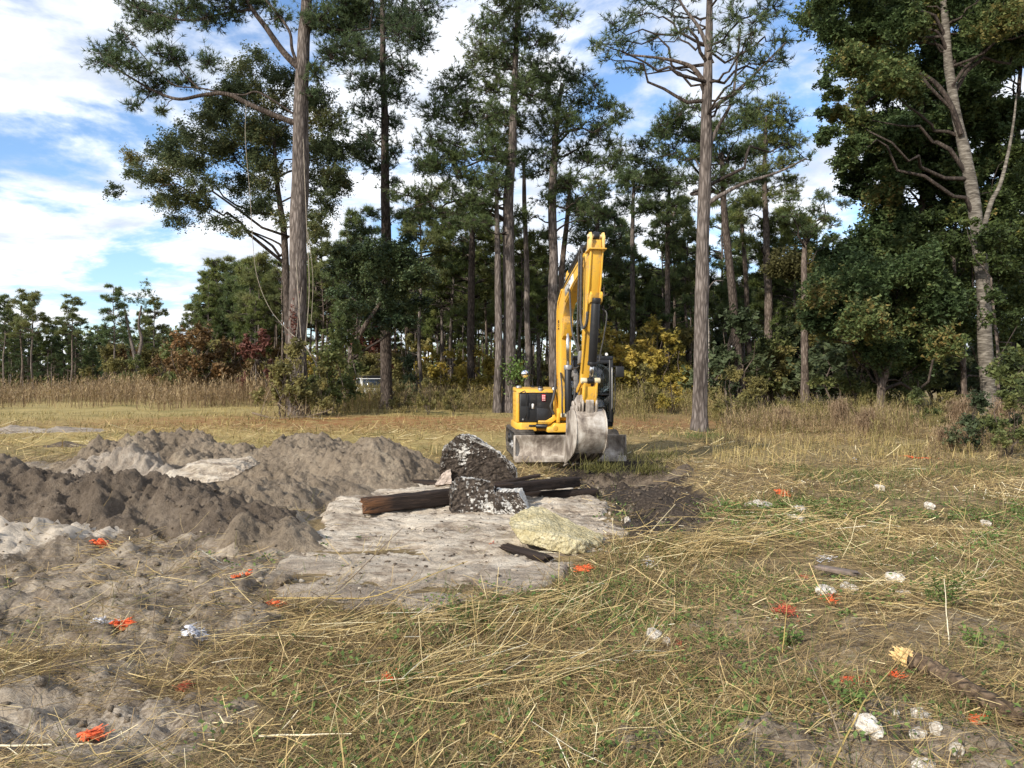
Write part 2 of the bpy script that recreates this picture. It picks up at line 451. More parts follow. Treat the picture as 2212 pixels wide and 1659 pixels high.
c = t.mix(t.mr(t.math('ADD', a_d, t.math('MULTIPLY', t.math('SUBTRACT', n_fine, 0.5), 0.5)), 0.3, 0.6), c, darkc)
t.bump(t.math('ADD', t.math('MULTIPLY', n_fine, 0.6), n_str), 0.8, 0.03)
M_GROUND = t.finish(c, 0.95, 0, 0.15)

ground = gmb.build('ground', M_GROUND, smooth=True, kind='structure')
AX = np.concatenate([V[:, 0], bv[:, 0]]); AY = np.concatenate([V[:, 1], bv[:, 1]])
sl_, pit_, b_, s_ = masks(AX, AY)
fieldm = sstep(14, 22, AY + 2 * fbm(AX * .3, AY * .3, o=3)) * (1 - 0.75 * sstep(-2, 6, AX))
need = np.exp(-(((AX + 9) / 9) ** 2 + ((AY - 31) / 4.5) ** 2)) + 0.9 * np.exp(-(((AX - 2) / 12) ** 2 + ((AY - 30) / 5.0) ** 2))
for nm, val in (('bare', b_), ('sand', s_), ('pit', pit_), ('field', fieldm), ('needles', np.clip(need, 0, 1))):
    a = ground.data.attributes.new(nm, 'FLOAT', 'POINT'); a.data.foreach_set('value', val.astype(np.float32))

# ------------------------------------------------------------------ soil heaps
def soil_mat(name, dark, mid, light, band=0.0):
    t = NT(name)
    p = t.co(); n1 = t.noise(p, 1.6, 6, 0.65, 0.3); n2 = t.noise(p, 14, 7, 0.7, 0.2); n3 = t.noise(p, 70, 4, 0.6)
    c = t.ramp(t.math('ADD', t.math('MULTIPLY', n1, 0.55), t.math('MULTIPLY', n2, 0.45)), [(0.33, dark), (0.5, mid), (0.68, light)])
    t.bump(t.math('ADD', n2, t.math('MULTIPLY', n3, 0.4)), 1.0, 0.06)
    return t.finish(c, 0.95, 0, 0.12)
M_DARKSOIL = soil_mat('dark_soil', (0.068, 0.052, 0.038), (0.148, 0.115, 0.085), (0.255, 0.205, 0.152))
M_GREYSOIL = soil_mat('grey_soil', (0.12, 0.094, 0.067), (0.25, 0.198, 0.142), (0.40, 0.33, 0.24))
M_PALESOIL = soil_mat('pale_sandy_soil', (0.20, 0.16, 0.12), (0.36, 0.30, 0.235), (0.55, 0.48, 0.39))

MOUNDS = []
def mound(name, label, cat, crest, wf, wb, mat, res=0.022, amp=0.10, seed=0.0, power=1.05):
    crest = np.array(crest, float)
    x0, x1 = crest[:, 0].min() - wf - .4, crest[:, 0].max() + wf + .4
    y0, y1 = crest[:, 1].min() - wf - .4, crest[:, 1].max() + wb + .4
    X, Y = np.meshgrid(np.arange(x0, x1, res), np.arange(y0, y1, res * 1.15))
    dx = 0.10 * fbm(X * 2.2 + seed, Y * 2.2, o=4); dy = 0.10 * fbm(X * 2.2 + 40, Y * 2.2 + seed, o=4)
    best = np.full(X.shape, -1.0)
    for a, b in zip(crest[:-1], crest[1:]):
        e = b[:2] - a[:2]; L2 = e @ e + 1e-9
        tt = np.clip(((X + dx - a[0]) * e[0] + (Y + dy - a[1]) * e[1]) / L2, 0, 1)
        qx = X + dx - a[0] - tt * e[0]; qy = Y + dy - a[1] - tt * e[1]
        d = np.hypot(qx, qy); wdt = np.where(qy < 0, wf, wb)
        zc = a[2] + (b[2] - a[2]) * tt
        wl_ = wdt * np.clip(zc / crest[:, 2].max(), 0.35, 1) ** 0.7
        best = np.maximum(best, zc * (1.10 - np.sqrt((d / wl_) ** 2 + 0.07) ** power))
    k = sstep(-0.05, 0.35, best)
    ridged = 1 - np.abs(fbm(X * 2.6 + seed, Y * 3.2 + 9, o=5, g=0.6))
    h = best + k * amp * (fbm(X * 1.9 + seed * 3, Y * 1.9, o=3) * 0.5 + (ridged - 0.6) * 0.30) + k * 0.028 * fbm(X * 7, Y * 7 + seed, o=5, g=0.75) + k * 0.016 * fbm(X * 19, Y * 19, o=2) + k * 0.010 * vnoise(X * 41, Y * 41)
    Z = gh(X, Y) + h - 0.03
    ny, nx = X.shape
    i = np.arange(ny - 1)[:, None] * nx + np.arange(nx - 1)[None]
    F = np.stack([i, i + 1, i + nx + 1, i + nx], -1).reshape(-1, 4)
    hf = h.ravel()
    F = F[(hf[F].max(1) > -0.02)]
    used = np.unique(F); re = np.full(X.size, -1); re[used] = np.arange(len(used))
    mb = MB(); P = np.stack([X, Y, Z], -1).reshape(-1, 3)[used]
    mb.add(P, re[F])
    o = mb.build(name, mat, smooth=True)
    tag(o, label, cat, 'heaps of dug soil')
    MOUNDS.append((P[hf[used] > 0.03], mat, crest, wf, wb))
    return o
def cz(u, v, Y): q = W(u, v, Y); return (q[0], q[1], q[2])
mound('soil_heap', 'dark brown soil heap running in from the left edge of the photo', 'soil heap',
      [(-8.4, 9.5, 0.9), cz(0, 972, 9.8), cz(60, 990, 9.8), cz(130, 1002, 9.8), cz(230, 1012, 9.7), cz(305, 1008, 9.7), cz(380, 1028, 9.6), cz(450, 1055, 9.4), cz(520, 1078, 9.1)], 1.25, 1.3, M_DARKSOIL, seed=1.3)
mound('soil_heap', 'long dark soil ridge with two humps behind the pale sandy bank', 'soil heap',
      [cz(175, 985, 13.4), cz(250, 948, 13.6), cz(318, 918, 13.6), cz(352, 932, 13.6), cz(402, 914, 13.8), cz(450, 932, 13.8), cz(530, 936, 13.8), cz(590, 950, 13.6)], 1.75, 1.5, M_GREYSOIL, seed=4.1)
mound('soil_heap', 'rounded grey soil heap between the long ridge and the pointed heap', 'soil heap',
      [cz(575, 945, 13.7), cz(640, 928, 13.8), cz(690, 925, 13.8), cz(735, 945, 13.8), cz(760, 962, 13.6)], 1.7, 1.5, M_GREYSOIL, seed=7.7)
mound('soil_heap', 'pointed grey soil heap next to the far corner of the concrete slab', 'soil heap',
      [cz(745, 958, 13.2), cz(782, 945, 13.1), cz(812, 925, 13.1), cz(845, 965, 13.1)], 1.45, 1.4, M_GREYSOIL, seed=2.2, amp=0.11)
mound('sandy_bank', 'pale sandy bank cut into the front of the long soil ridge', 'sand bank',
      [cz(165, 992, 11.9), cz(215, 966, 12.1), cz(280, 962, 12.1), cz(340, 985, 11.9), cz(400, 1010, 11.7)], 0.85, 0.8, M_PALESOIL, seed=9.4, amp=0.2)
mound('soil_heap', 'low grey-brown spoil spread between the two dark ridges and the slab', 'soil heap',
      [cz(455, 1068, 9.6), cz(540, 1050, 10.2), cz(620, 1035, 10.9), cz(700, 1015, 11.6)], 0.95, 0.9, M_GREYSOIL, seed=5.9, amp=0.14)
mound('soil_heap', 'small grass-topped clod of soil with an orange flag beside the slab', 'soil heap',
      [cz(560, 1108, 8.3), cz(600, 1098, 8.4), cz(632, 1112, 8.3)], 0.4, 0.4, M_GREYSOIL, seed=6.3, amp=0.08)
mound('soil_heap', 'very low streak of dark soil lying in the yellow field', 'soil heap',
      [cz(80, 958, 20.3), cz(130, 952, 20.5), cz(185, 956, 20.5)], 0.5, 0.5, M_DARKSOIL, seed=3.3, amp=0.1)
mound('sandy_bank', 'far pale sandy scrapes out in the yellow field at left', 'sand bank',
      [cz(-40, 925, 25.5), cz(20, 918, 26), cz(80, 922, 25.5), cz(150, 920, 26), cz(195, 930, 25)], 1.3, 1.3, M_PALESOIL, res=0.05, seed=8.3, amp=0.22)
mound('soil_heap', 'turned black soil with grass clumps beside the digging bucket', 'soil heap',
      [cz(1330, 1005, 14.6), cz(1400, 1000, 14.8), cz(1460, 1010, 14.4)], 0.8, 0.7, M_DARKSOIL, seed=12.3, amp=0.12)

# loose clods on and around the heaps
def ico(sub=1):
    bm = bmesh.new(); bmesh.ops.create_icosphere(bm, subdivisions=sub, radius=1)
    v = np.array([p.co[:] for p in bm.verts]); f = np.array([[q.index for q in p.verts] for p in bm.faces]); bm.free(); return v, f
ICO_V, ICO_F = ico(1)
def pebbles(mb, P, s, mat=0, flat=0.7):
    n = len(P)
    if n == 0: return
    s = np.broadcast_to(np.asarray(s, float), (n,))
    jit = R.uniform(0.6, 1.25, (n, len(ICO_V), 1)) * ICO_V[None]
    sc = R.uniform(0.6, 1.3, (n, 1, 3)) * np.array([1, 1, flat])
    v = P[:, None] + jit * sc * s[:, None, None]
    F = (np.arange(n)[:, None, None] * len(ICO_V) + ICO_F[None]).reshape(-1, 3)
    mb.add(v.reshape(-1, 3), F, mat, np.repeat(R.uniform(0, 1, n), len(ICO_F)))
for mat, nm in ((M_DARKSOIL, 'dark'), (M_GREYSOIL, 'grey'), (M_PALESOIL, 'pale')):
    mb = MB()
    for P, m, crest, wf, wb in MOUNDS:
        if m is not mat: continue
        n = int(min(1300, len(P) / 20))
        q = P[R.integers(0, len(P), n)]
        pebbles(mb, q - [0, 0, .006], 0.008 + 0.028 * R.random(n) ** 4, 0, .5)
    mb.build('soil_clods', mat, kind='stuff')

# ------------------------------------------------------------------ the old concrete slab and the broken pieces
t = NT('weathered_concrete')
p = t.co(); pn = t.noise(p, 1.3, 6, 0.6, 0.4); pm = t.noise(t.co((2.0, 6.5, 3)), 2.2, 8, 0.7, 0.6); pf = t.noise(p, 45, 5, 0.7)
c = t.ramp(t.math('ADD', t.math('MULTIPLY', pn, 0.4), t.math('MULTIPLY', pm, 0.6)), [(0.36, (0.16, 0.12, 0.088)), (0.45, (0.35, 0.285, 0.215)), (0.51, (0.53, 0.45, 0.35)), (0.61, (0.70, 0.62, 0.50))])
c = t.mix(t.mr(pf, 0.62, 0.75), c, (0.15, 0.12, 0.095))
c = t.mix(t.math('MULTIPLY', t.attr('washed').outputs['Fac'], t.mr(pn, 0.35, 0.6)), c, (0.27, 0.22, 0.17))
t.bump(t.math('ADD', pm, t.math('MULTIPLY', pf, 0.5)), 1.0, 0.05)
M_SLAB = t.finish(c, 0.93, 0, 0.15)
sp = np.array(SLAB)
res = 0.03
X, Y = np.meshgrid(np.arange(sp[:, 0].min() - .3, sp[:, 0].max() + .3, res), np.arange(sp[:, 1].min() - .3, sp[:, 1].max() + .3, res))
sd = in_poly_sd(X + 0.10 * fbm(X * 4, Y * 4, o=4), Y + 0.10 * fbm(X * 4 + 30, Y * 4, o=4), SLAB)
rough = fbm(X * 1.7, Y * 4.5, o=6, g=0.62)
edge = sstep(-0.02, 0.10, sd)
low = sstep(0.0, 1.4, sd)                       # the near edge lies under washed-in soil
Zs = -0.16 + edge * (0.17 + 0.045 * low * 0.6) + edge * 0.036 * rough + edge * 0.008 * vnoise(X * 25, Y * 40) + edge * 0.05 * sstep(8.5, 11.0, Y) - 0.06 * (1 - sstep(5.6, 6.6, Y)) - 0.03 * np.clip(-rough - 0.35, 0, 1)
ny, nx = X.shape
i = np.arange(ny - 1)[:, None] * nx + np.arange(nx - 1)[None]
F = np.stack([i, i + 1, i + nx + 1, i + nx], -1).reshape(-1, 4)
F = F[(sd.ravel()[F].max(1) > -0.03)]
used = np.unique(F); re = np.full(X.size, -1); re[used] = np.arange(len(used))
mb = MB(); mb.add(np.stack([X, Y, Zs], -1).reshape(-1, 3)[used], re[F])
slab = mb.build('concrete_slab', M_SLAB, smooth=True)
co_ = np.zeros(len(slab.data.vertices) * 3, np.float32); slab.data.vertices.foreach_get('co', co_); co_ = co_.reshape(-1, 3)
a = slab.data.attributes.new('washed', 'FLOAT', 'POINT'); a.data.foreach_set('value', np.clip(1.15 * (1 - sstep(6.0, 8.6, co_[:, 1] + .8 * fbm(co_[:, 0] * .9, co_[:, 1] * 1.8, o=3))), 0, .95).astype(np.float32))
tag(slab, 'wide weathered whitish concrete slab lying level with the ground under the timbers', 'concrete slab')
SX, SY, SZ, SR = X, Y, Zs, res
def slab_z(x, y):
    X, Y, Zs, res, (ny, nx) = SX, SY, SZ, SR, SX.shape
    ix = np.clip(((np.asarray(x) - X[0, 0]) / res).astype(int), 0, nx - 1); iy = np.clip(((np.asarray(y) - Y[0, 0]) / res).astype(int), 0, ny - 1)
    return Zs[iy, ix]

def rock_mesh(name, pts, mat, cuts=4, amp=0.03, freq=6.0, seed=0.0, smooth=False, amp2=0.012):
    bm = bmesh.new()
    for p in pts: bm.verts.new(p)
    r = bmesh.ops.convex_hull(bm, input=bm.verts)
    bmesh.ops.delete(bm, geom=[v for v in bm.verts if not v.link_faces], context='VERTS')
    bmesh.ops.triangulate(bm, faces=bm.faces)
    bmesh.ops.subdivide_edges(bm, edges=bm.edges, cuts=cuts, use_grid_fill=True)
    bmesh.ops.triangulate(bm, faces=bm.faces)
    bmesh.ops.subdivide_edges(bm, edges=bm.edges, cuts=2, use_grid_fill=True)
    bmesh.ops.triangulate(bm, faces=bm.faces)
    bm.normal_update()
    co = np.array([v.co[:] for v in bm.verts]); no = np.array([v.normal[:] for v in bm.verts])
    d = amp * fbm(co[:, 0] * freq + seed, co[:, 1] * freq, co[:, 2] * freq, o=4, g=0.55) + amp2 * fbm(co[:, 0] * freq * 5, co[:, 1] * freq * 5 + seed, co[:, 2] * freq * 5, o=3, g=0.6)
    co = co + no * d[:, None]
    for v, q in zip(bm.verts, co): v.co = q
    me = bpy.data.meshes.new(name); bm.to_mesh(me); bm.free(); me.materials.append(mat)
    if smooth: me.polygons.foreach_set('use_smooth', np.ones(len(me.polygons), bool))
    return me
def slab_piece(front, Y, depth, lean=0.0, jitter=0.05, seed=1):
    """corner points of a broken block whose near face shows the outline `front` (u, v)"""
    rr = np.random.default_rng(seed); out = []
    ctr = np.mean([W(u, v, Y) for u, v in front], axis=0)
    for u, v in front:
        q = W(u, v, Y)
        out.append((q[0], q[1] + lean * (q[2] - ctr[2]), q[2]))
        b = ctr + (q - ctr) * rr.uniform(0.78, 0.98)
        out.append((b[0] + rr.normal(0, jitter), q[1] + lean * (q[2] - ctr[2]) + depth * rr.uniform(0.8, 1.15), b[2] + rr.normal(0, jitter)))
    return out
# tarred concrete: black membrane with white concrete showing through
def tar_mat(name, lo, hi, off):
    t = NT(name)
    p = t.co(); n = t.noise(p, 2.3, 8, 0.66, 0.35); f = t.noise(p, 30, 5, 0.65)
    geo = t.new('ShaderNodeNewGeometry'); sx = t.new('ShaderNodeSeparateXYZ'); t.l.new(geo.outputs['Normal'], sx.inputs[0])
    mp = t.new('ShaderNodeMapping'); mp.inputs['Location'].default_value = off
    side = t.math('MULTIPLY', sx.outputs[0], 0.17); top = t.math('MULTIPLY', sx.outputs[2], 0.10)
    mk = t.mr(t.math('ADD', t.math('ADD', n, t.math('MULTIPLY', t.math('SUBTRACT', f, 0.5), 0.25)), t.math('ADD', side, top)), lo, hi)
    tar = t.mix(t.mr(f, 0.35, 0.7), (0.028, 0.022, 0.018), (0.115, 0.09, 0.07))
    wh = t.mix(t.mr(f, 0.3, 0.7), (0.40, 0.37, 0.32), (0.74, 0.71, 0.65))
    t.bump(t.math('ADD', n, f), 0.9, 0.03)
    return t.finish(t.mix(mk, tar, wh), 0.88, 0, 0.2)
M_TAR = tar_mat('tarred_concrete', 0.565, 0.63, (0, 0, 0))
M_TAR2 = tar_mat('tarred_concrete_split', 0.565, 0.62, (3, 1, 0))
f1 = [(948, 1016), (960, 964), (992, 938), (1024, 943), (1080, 978), (1112, 1010), (1124, 1064), (950, 1066)]
o = link('concrete_block', rock_mesh('concrete_block', slab_piece(f1, 12.0, 0.6, -0.25, seed=3), M_TAR, cuts=5, amp=0.022, amp2=.016, seed=2.0)); tag(o, 'tall black tarred concrete block mottled with white, standing behind the timbers', 'concrete block', 'broken tarred concrete blocks')
f2 = [(974, 1110), (971, 1052), (986, 1031), (1040, 1036), (1068, 1044), (1072, 1110)]
o = link('concrete_block', rock_mesh('concrete_block', slab_piece(f2, 9.95, 0.42, 0.15, seed=5), M_TAR2, cuts=5, amp=0.022, amp2=.016, seed=5.0)); tag(o, 'upright black and white split concrete block at the inner end of the near timber', 'concrete block', 'broken tarred concrete blocks')
f3 = [(1068, 1110), (1070, 1074), (1088, 1064), (1120, 1066), (1142, 1110)]
o = link('concrete_block', rock_mesh('concrete_block', slab_piece(f3, 9.85, 0.38, 0.2, seed=8), M_TAR2, cuts=5, amp=0.02, amp2=.014, seed=9.0)); tag(o, 'small dark concrete block leaning right of the split black and white one', 'concrete block', 'broken tarred concrete blocks')
f4 = [(940, 1046), (952, 1028), (972, 1016), (978, 1046)]
M_PINK = plain('pinkish_concrete', (0.42, 0.34, 0.28), 0.9, var=0.3, scale=12, bump=0.6)
o = link('concrete_shard', rock_mesh('concrete_shard', slab_piece(f4, 11.9, 0.25, 0.3, seed=2), M_PINK, cuts=3, amp=0.02)); tag(o, 'small pinkish concrete shard at the left foot of the tall black block', 'concrete shard')

t = NT('yellow_limestone')
p = t.co(); n1 = t.noise(p, 3.5, 6, 0.6); n2 = t.noise(p, 24, 7, 0.7); n3 = t.voro(p, 30)
c = t.ramp(t.math('ADD', t.math('MULTIPLY', n1, 0.5), t.math('MULTIPLY', n2, 0.5)), [(0.34, (0.30, 0.24, 0.12)), (0.46, (0.53, 0.45, 0.25)), (0.58, (0.68, 0.60, 0.38)), (0.7, (0.80, 0.77, 0.66))])
t.bump(t.math('ADD', n2, t.math('MULTIPLY', n3, 0.5)), 1.0, 0.05)
M_LIME = t.finish(c, 0.9, 0, 0.2)
Yr = 8.3
def rp(u, v, Y): return tuple(W(u, v, Y))
rock = [rp(1098, 1128, 8.35), rp(1104, 1116, 8.6), rp(1150, 1096, 8.9), rp(1170, 1098, 9.0), rp(1188, 1112, 8.7), rp(1232, 1132, 8.6), rp(1302, 1158, 8.3), rp(1300, 1170, 8.1),
        rp(1105, 1140, 8.0), rp(1125, 1170, 7.85), rp(1185, 1188, 7.75), rp(1222, 1196, 7.7), rp(1262, 1192, 7.8), rp(1296, 1180, 8.0), rp(1180, 1150, 7.75), rp(1255, 1168, 7.75), rp(1130, 1180, 8.7), rp(1270, 1180, 8.7)]
o = link('limestone_rock', rock_mesh('limestone_rock', rock, M_LIME, cuts=5, amp=0.022, freq=3.2, amp2=0.011, seed=3.0)); tag(o, 'big pale yellow limestone rock lying on the front right of the slab', 'rock')

# old timbers
def timber_mat():
    t = NT('rotten_black_timber')
    p = t.co((2.0, 24, 24)); n = t.noise(p, 1.0, 7, 0.68, 0.7); q = t.noise(t.co(), 2.4, 4)
    c = t.ramp(n, [(0.3, (0.012, 0.009, 0.008)), (0.55, (0.036, 0.025, 0.020)), (0.78, (0.10, 0.066, 0.045))])
    geo = t.new('ShaderNodeAttribute'); geo.attribute_name = 'worn'
    c = t.mix(t.math('MULTIPLY', geo.outputs['Fac'], t.mr(n, 0.38, 0.6)), c, (0.25, 0.115, 0.05))
    t.bump(n, 1.0, 0.04)
    return t.finish(c, 0.85, 0, 0.2)
M_TIMBER = timber_mat()
def beam(name, label, A, B, h, wd, seed, worn=False, cat='timber', mat=None, roll=0.0):
    """squared old beam from A to B with split, uneven faces"""
    A = np.array(A); B = np.array(B); d = B - A; L = np.linalg.norm(d); d /= L
    nL = max(8, int(L / 0.03)); per = []
    m = 6
    for k in range(4):
        c0 = [(-1, -1), (1, -1), (1, 1), (-1, 1)][k]; c1 = [(1, -1), (1, 1), (-1, 1), (-1, -1)][k]
        for j in range(m): per.append((c0[0] + (c1[0] - c0[0]) * j / m, c0[1] + (c1[1] - c0[1]) * j / m))
    per = np.array(per); per = per / (np.abs(per) ** 8).sum(1, keepdims=True) ** (1 / 8); npn = len(per)
    s = np.linspace(0, L, nL)
    S, K = np.meshgrid(s, np.arange(npn), indexing='ij')
    yy = per[K, 0] * wd / 2; zz = per[K, 1] * h / 2
    groove = fbm(S * 1.5 + seed, K * 0.9 + seed * 3, o=4)
    sc = 1 + 0.07 * groove + 0.05 * fbm(S * 9 + seed, K * 0.7, o=2)
    endr = 1 - 0.25 * np.exp(-np.minimum(S, L - S) / 0.05) * np.abs(fbm(K * 0.8 + seed, S * 3, o=2))
    v = np.stack([S + 0.03 * np.exp(-np.minimum(S, L - S) / .04) * fbm(K * .9, S * 0 + seed, o=2), yy * sc * endr, zz * sc * endr], -1)
    mb = MB(); i = np.arange(nL - 1)[:, None] * npn; j = np.arange(npn)[None]; k = (j + 1) % npn
    mb.add(v.reshape(-1, 3), np.stack([i + j, i + k, i + npn + k, i + npn + j], -1).reshape(-1, 4))
    for ring, fl in ((0, 1), (nL - 1, 0)):
        vv = np.vstack([v[ring], v[ring].mean(0, keepdims=True) + [[0.02 if fl else -0.02, 0, 0]]]); jj = np.arange(npn); kk = (jj + 1) % npn
        mb.add(vv, np.stack([kk, jj, np.full(npn, npn)], -1) if fl else np.stack([jj, kk, np.full(npn, npn)], -1))
    o = mb.build(name, mat or M_TIMBER)
    a = o.data.attributes.new('worn', 'FLOAT', 'POINT')
    co = np.zeros(len(o.data.vertices) * 3, np.float32); o.data.vertices.foreach_get('co', co); co = co.reshape(-1, 3)
    a.data.foreach_set('value', ((co[:, 0] < L * 0.3) * np.clip(1 - co[:, 0] / (L * .3), 0, 1) * (0.8 if worn else 0.08)).astype(np.float32))
    o.matrix_world = Matrix.Translation(Vector(A)) @ Vector((1, 0, 0)).rotation_difference(Vector(d)).to_matrix().to_4x4() @ Matrix.Rotation(roll, 4, 'X')
    tag(o, label, cat, 'old black timbers on the slab'); return o
beam('timber', 'thick near timber with an orange-brown split end pointing left', W(785, 1093, 9.8), W(985, 1071, 10.35), 0.20, 0.20, 1.0, True)
beam('timber', 'short thin dark timber behind and above the thick near one', W(866, 1041, 12.5), W(985, 1047, 12.0), 0.095, 0.18, 2.0)
beam('timber', 'long dark timber resting on the split block and pointing right', W(1056, 1058, 10.2), W(1246, 1040, 11.45), 0.14, 0.18, 3.0)
beam('timber', 'low dark timber under the long right one, ending at the pit', W(1078, 1072, 10.9), W(1290, 1063, 11.5), 0.10, 0.17, 4.0)
beam('timber', 'thin sliver of dark timber leaning on the tall block', W(1070, 1046, 11.4), W(1165, 1027, 11.9), 0.05, 0.10, 5.0)
a1 = G(1088, 1190); a2 = G(1184, 1222)
beam('plank', 'flat dark rotten plank lying just before the yellow rock', (a1[0], a1[1], 0.05), (a2[0], a2[1], 0.06), 0.05, 0.14, 6.0, cat='plank')
a1 = W(360, 1020, 11.2); a2 = W(520, 1016, 11.6)
f5 = [(356, 1030), (368, 1016), (430, 1005), (500, 1008), (520, 1020), (500, 1034), (430, 1040)]
o = link('concrete_shard', rock_mesh('concrete_shard', slab_piece(f5, 11.0, 0.7, 1.5, seed=6), M_SLAB, cuts=4, amp=0.03)); tag(o, 'broad pale concrete slab fragment lying in the hollow between the soil ridges', 'concrete shard')

# ------------------------------------------------------------------ the excavator
def paint_mat(name, base, dirt, lo, hi, rough=0.42):
    t = NT(name); p = t.co(); n = t.noise(p, 2.6, 6, 0.65, 0.2); f = t.noise(p, 22, 5, 0.65)
    sz = t.new('ShaderNodeSeparateXYZ'); t.l.new(p, sz.inputs[0])
    k = t.math('MULTIPLY', t.mr(t.math('ADD', n, t.math('MULTIPLY', t.math('SUBTRACT', f, 0.5), 0.5)), lo, hi), 0.75)
    c = t.mix(k, base, dirt)
    t.set(t.b, 'Roughness', 0.5)
    t.bump(f, 0.08, 0.004)
    m = t.finish(c, t.math('ADD', rough, t.math('MULTIPLY', k, 0.4)), 0, 0.45); return m
M_YEL = paint_mat('yellow_paint', (0.72, 0.405, 0.045), (0.30, 0.215, 0.12), 0.47, 0.72)
M_YELG = paint_mat('yellow_paint_grimy', (0.62, 0.33, 0.03), (0.22, 0.15, 0.08), 0.45, 0.7, 0.5)
M_BLK = paint_mat('black_paint', (0.014, 0.014, 0.015), (0.07, 0.06, 0.05), 0.55, 0.85, 0.45)
M_RUB = plain('black_rubber', (0.022, 0.021, 0.020), 0.75, 0, 0.3, 0.3, 12)
M_HOSE = plain('hose_rubber', (0.055, 0.052, 0.05), 0.6, 0, 0.35, 0.35, 20)
M_CHR = plain('chrome_rod', (0.62, 0.60, 0.57), 0.22, 1.0, 0.5, 0.08)
M_PIN = plain('cream_primed_pin', (0.66, 0.56, 0.36), 0.6, 0, 0.3, 0.2, 15)
M_WHT = plain('white_sticker', (0.78, 0.78, 0.75), 0.5)
M_RED = plain('red_sticker', (0.62, 0.045, 0.07), 0.5)
M_GRYM = plain('grey_metal', (0.32, 0.31, 0.30), 0.45, 0.6)
M_ORNL = plain('orange_lens', (0.75, 0.36, 0.06), 0.3)
M_TRK = plain('muddy_track_rubber', (0.075, 0.065, 0.055), 0.9, 0, 0.2, 0.5, 9, 0.4)
def worn_steel():
    t = NT('worn_muddy_steel'); p = t.co(); n = t.noise(p, 2.2, 7, 0.65, 0.5); st = t.noise(t.co((9, 9, 2.2)), 1.0, 6, 0.65, 0.8); f = t.noise(p, 30, 5, 0.65)
    x = t.math('ADD', t.math('MULTIPLY', n, 0.68), t.math('MULTIPLY', st, 0.32))
    c = t.ramp(x, [(0.34, (0.085, 0.066, 0.053)), (0.44, (0.21, 0.172, 0.138)), (0.52, (0.40, 0.345, 0.285)), (0.61, (0.62, 0.57, 0.50))])
    c = t.mix(t.math('MULTIPLY', t.mr(f, 0.6, 0.75), 0.5), c, (0.22, 0.10, 0.055))
    t.bump(t.math('ADD', x, t.math('MULTIPLY', f, 0.3)), 0.45, 0.02)
    return t.finish(c, 0.62, 0.25, 0.4)
M_STEEL = worn_steel()
def glass_mat(name, tint=(0.88, 0.94, 0.91)):
    t = NT(name); t.n.remove(t.b)
    tr = t.new('ShaderNodeBsdfTransparent'); tr.inputs[0].default_value = (*tint, 1)
    gl = t.new('ShaderNodeBsdfGlossy'); gl.inputs['Roughness'].default_value = 0.03
    fr = t.new('ShaderNodeFresnel'); fr.inputs[0].default_value = 1.6
    ms = t.new('ShaderNodeMixShader'); t.l.new(t.math('MULTIPLY', fr.outputs[0], 1.6, True), ms.inputs[0]); t.l.new(tr.outputs[0], ms.inputs[1]); t.l.new(gl.outputs[0], ms.inputs[2])
    t.l.new(ms.outputs[0], t.out.inputs['Surface']); return t.m
M_GLASS = glass_mat('cab_glass')

def bevel(o, w=0.012, seg=2):
    m = o.modifiers.new('bevel', 'BEVEL'); m.width = w; m.segments = seg; m.limit_method = 'ANGLE'; m.angle_limit = math.radians(35); m.harden_normals = False
    return o
def xform(v, fn):
    return np.array([fn(*p) for p in np.asarray(v, float)])
def prism(mb, poly, a, b, plane='sz', fn=None, mat=0):
    """closed polygon in (s, z) pushed from a to b across it; triangulated caps"""
    n = len(poly)
    P = [(p[0], a, p[1]) for p in poly] + [(p[0], b, p[1]) for p in poly]
    v = np.array(P, float)
    from mathutils.geometry import tessellate_polygon
    tri = np.array(tessellate_polygon([[Vector((p[0], p[1], 0)) for p in poly]]))
    j = np.arange(n); k = (j + 1) % n
    vv = v if fn is None else xform(v, fn)
    mb.add(vv, np.stack([j, k, k + n, j + n], -1), mat); mb.add(vv, tri, mat); mb.add(vv, tri[:, ::-1] + n, mat)
def fix_normals(o):
    bm = bmesh.new(); bm.from_mesh(o.data); bmesh.ops.remove_doubles(bm, verts=bm.verts, dist=1e-5); bmesh.ops.recalc_face_normals(bm, faces=bm.faces); bm.to_mesh(o.data); bm.free(); return o
def part(name, mb, mats, parent, bev=0.012, smooth=False, label=None):
    o = mb.build(name, mats, parent, smooth)
    fix_normals(o)
    if bev: bevel(o, bev)
    if label: o['label'] = label
    return o
def cyl(mb, A, B, r, sides=20, mat=0): tube(mb, np.array([A, B], float), r, sides, mat)

EX = empty('excavator', (1.106, 17.92, 0.0), 'yellow compact excavator with raised boom, digging bucket and front blade', 'excavator', None, math.radians(5))
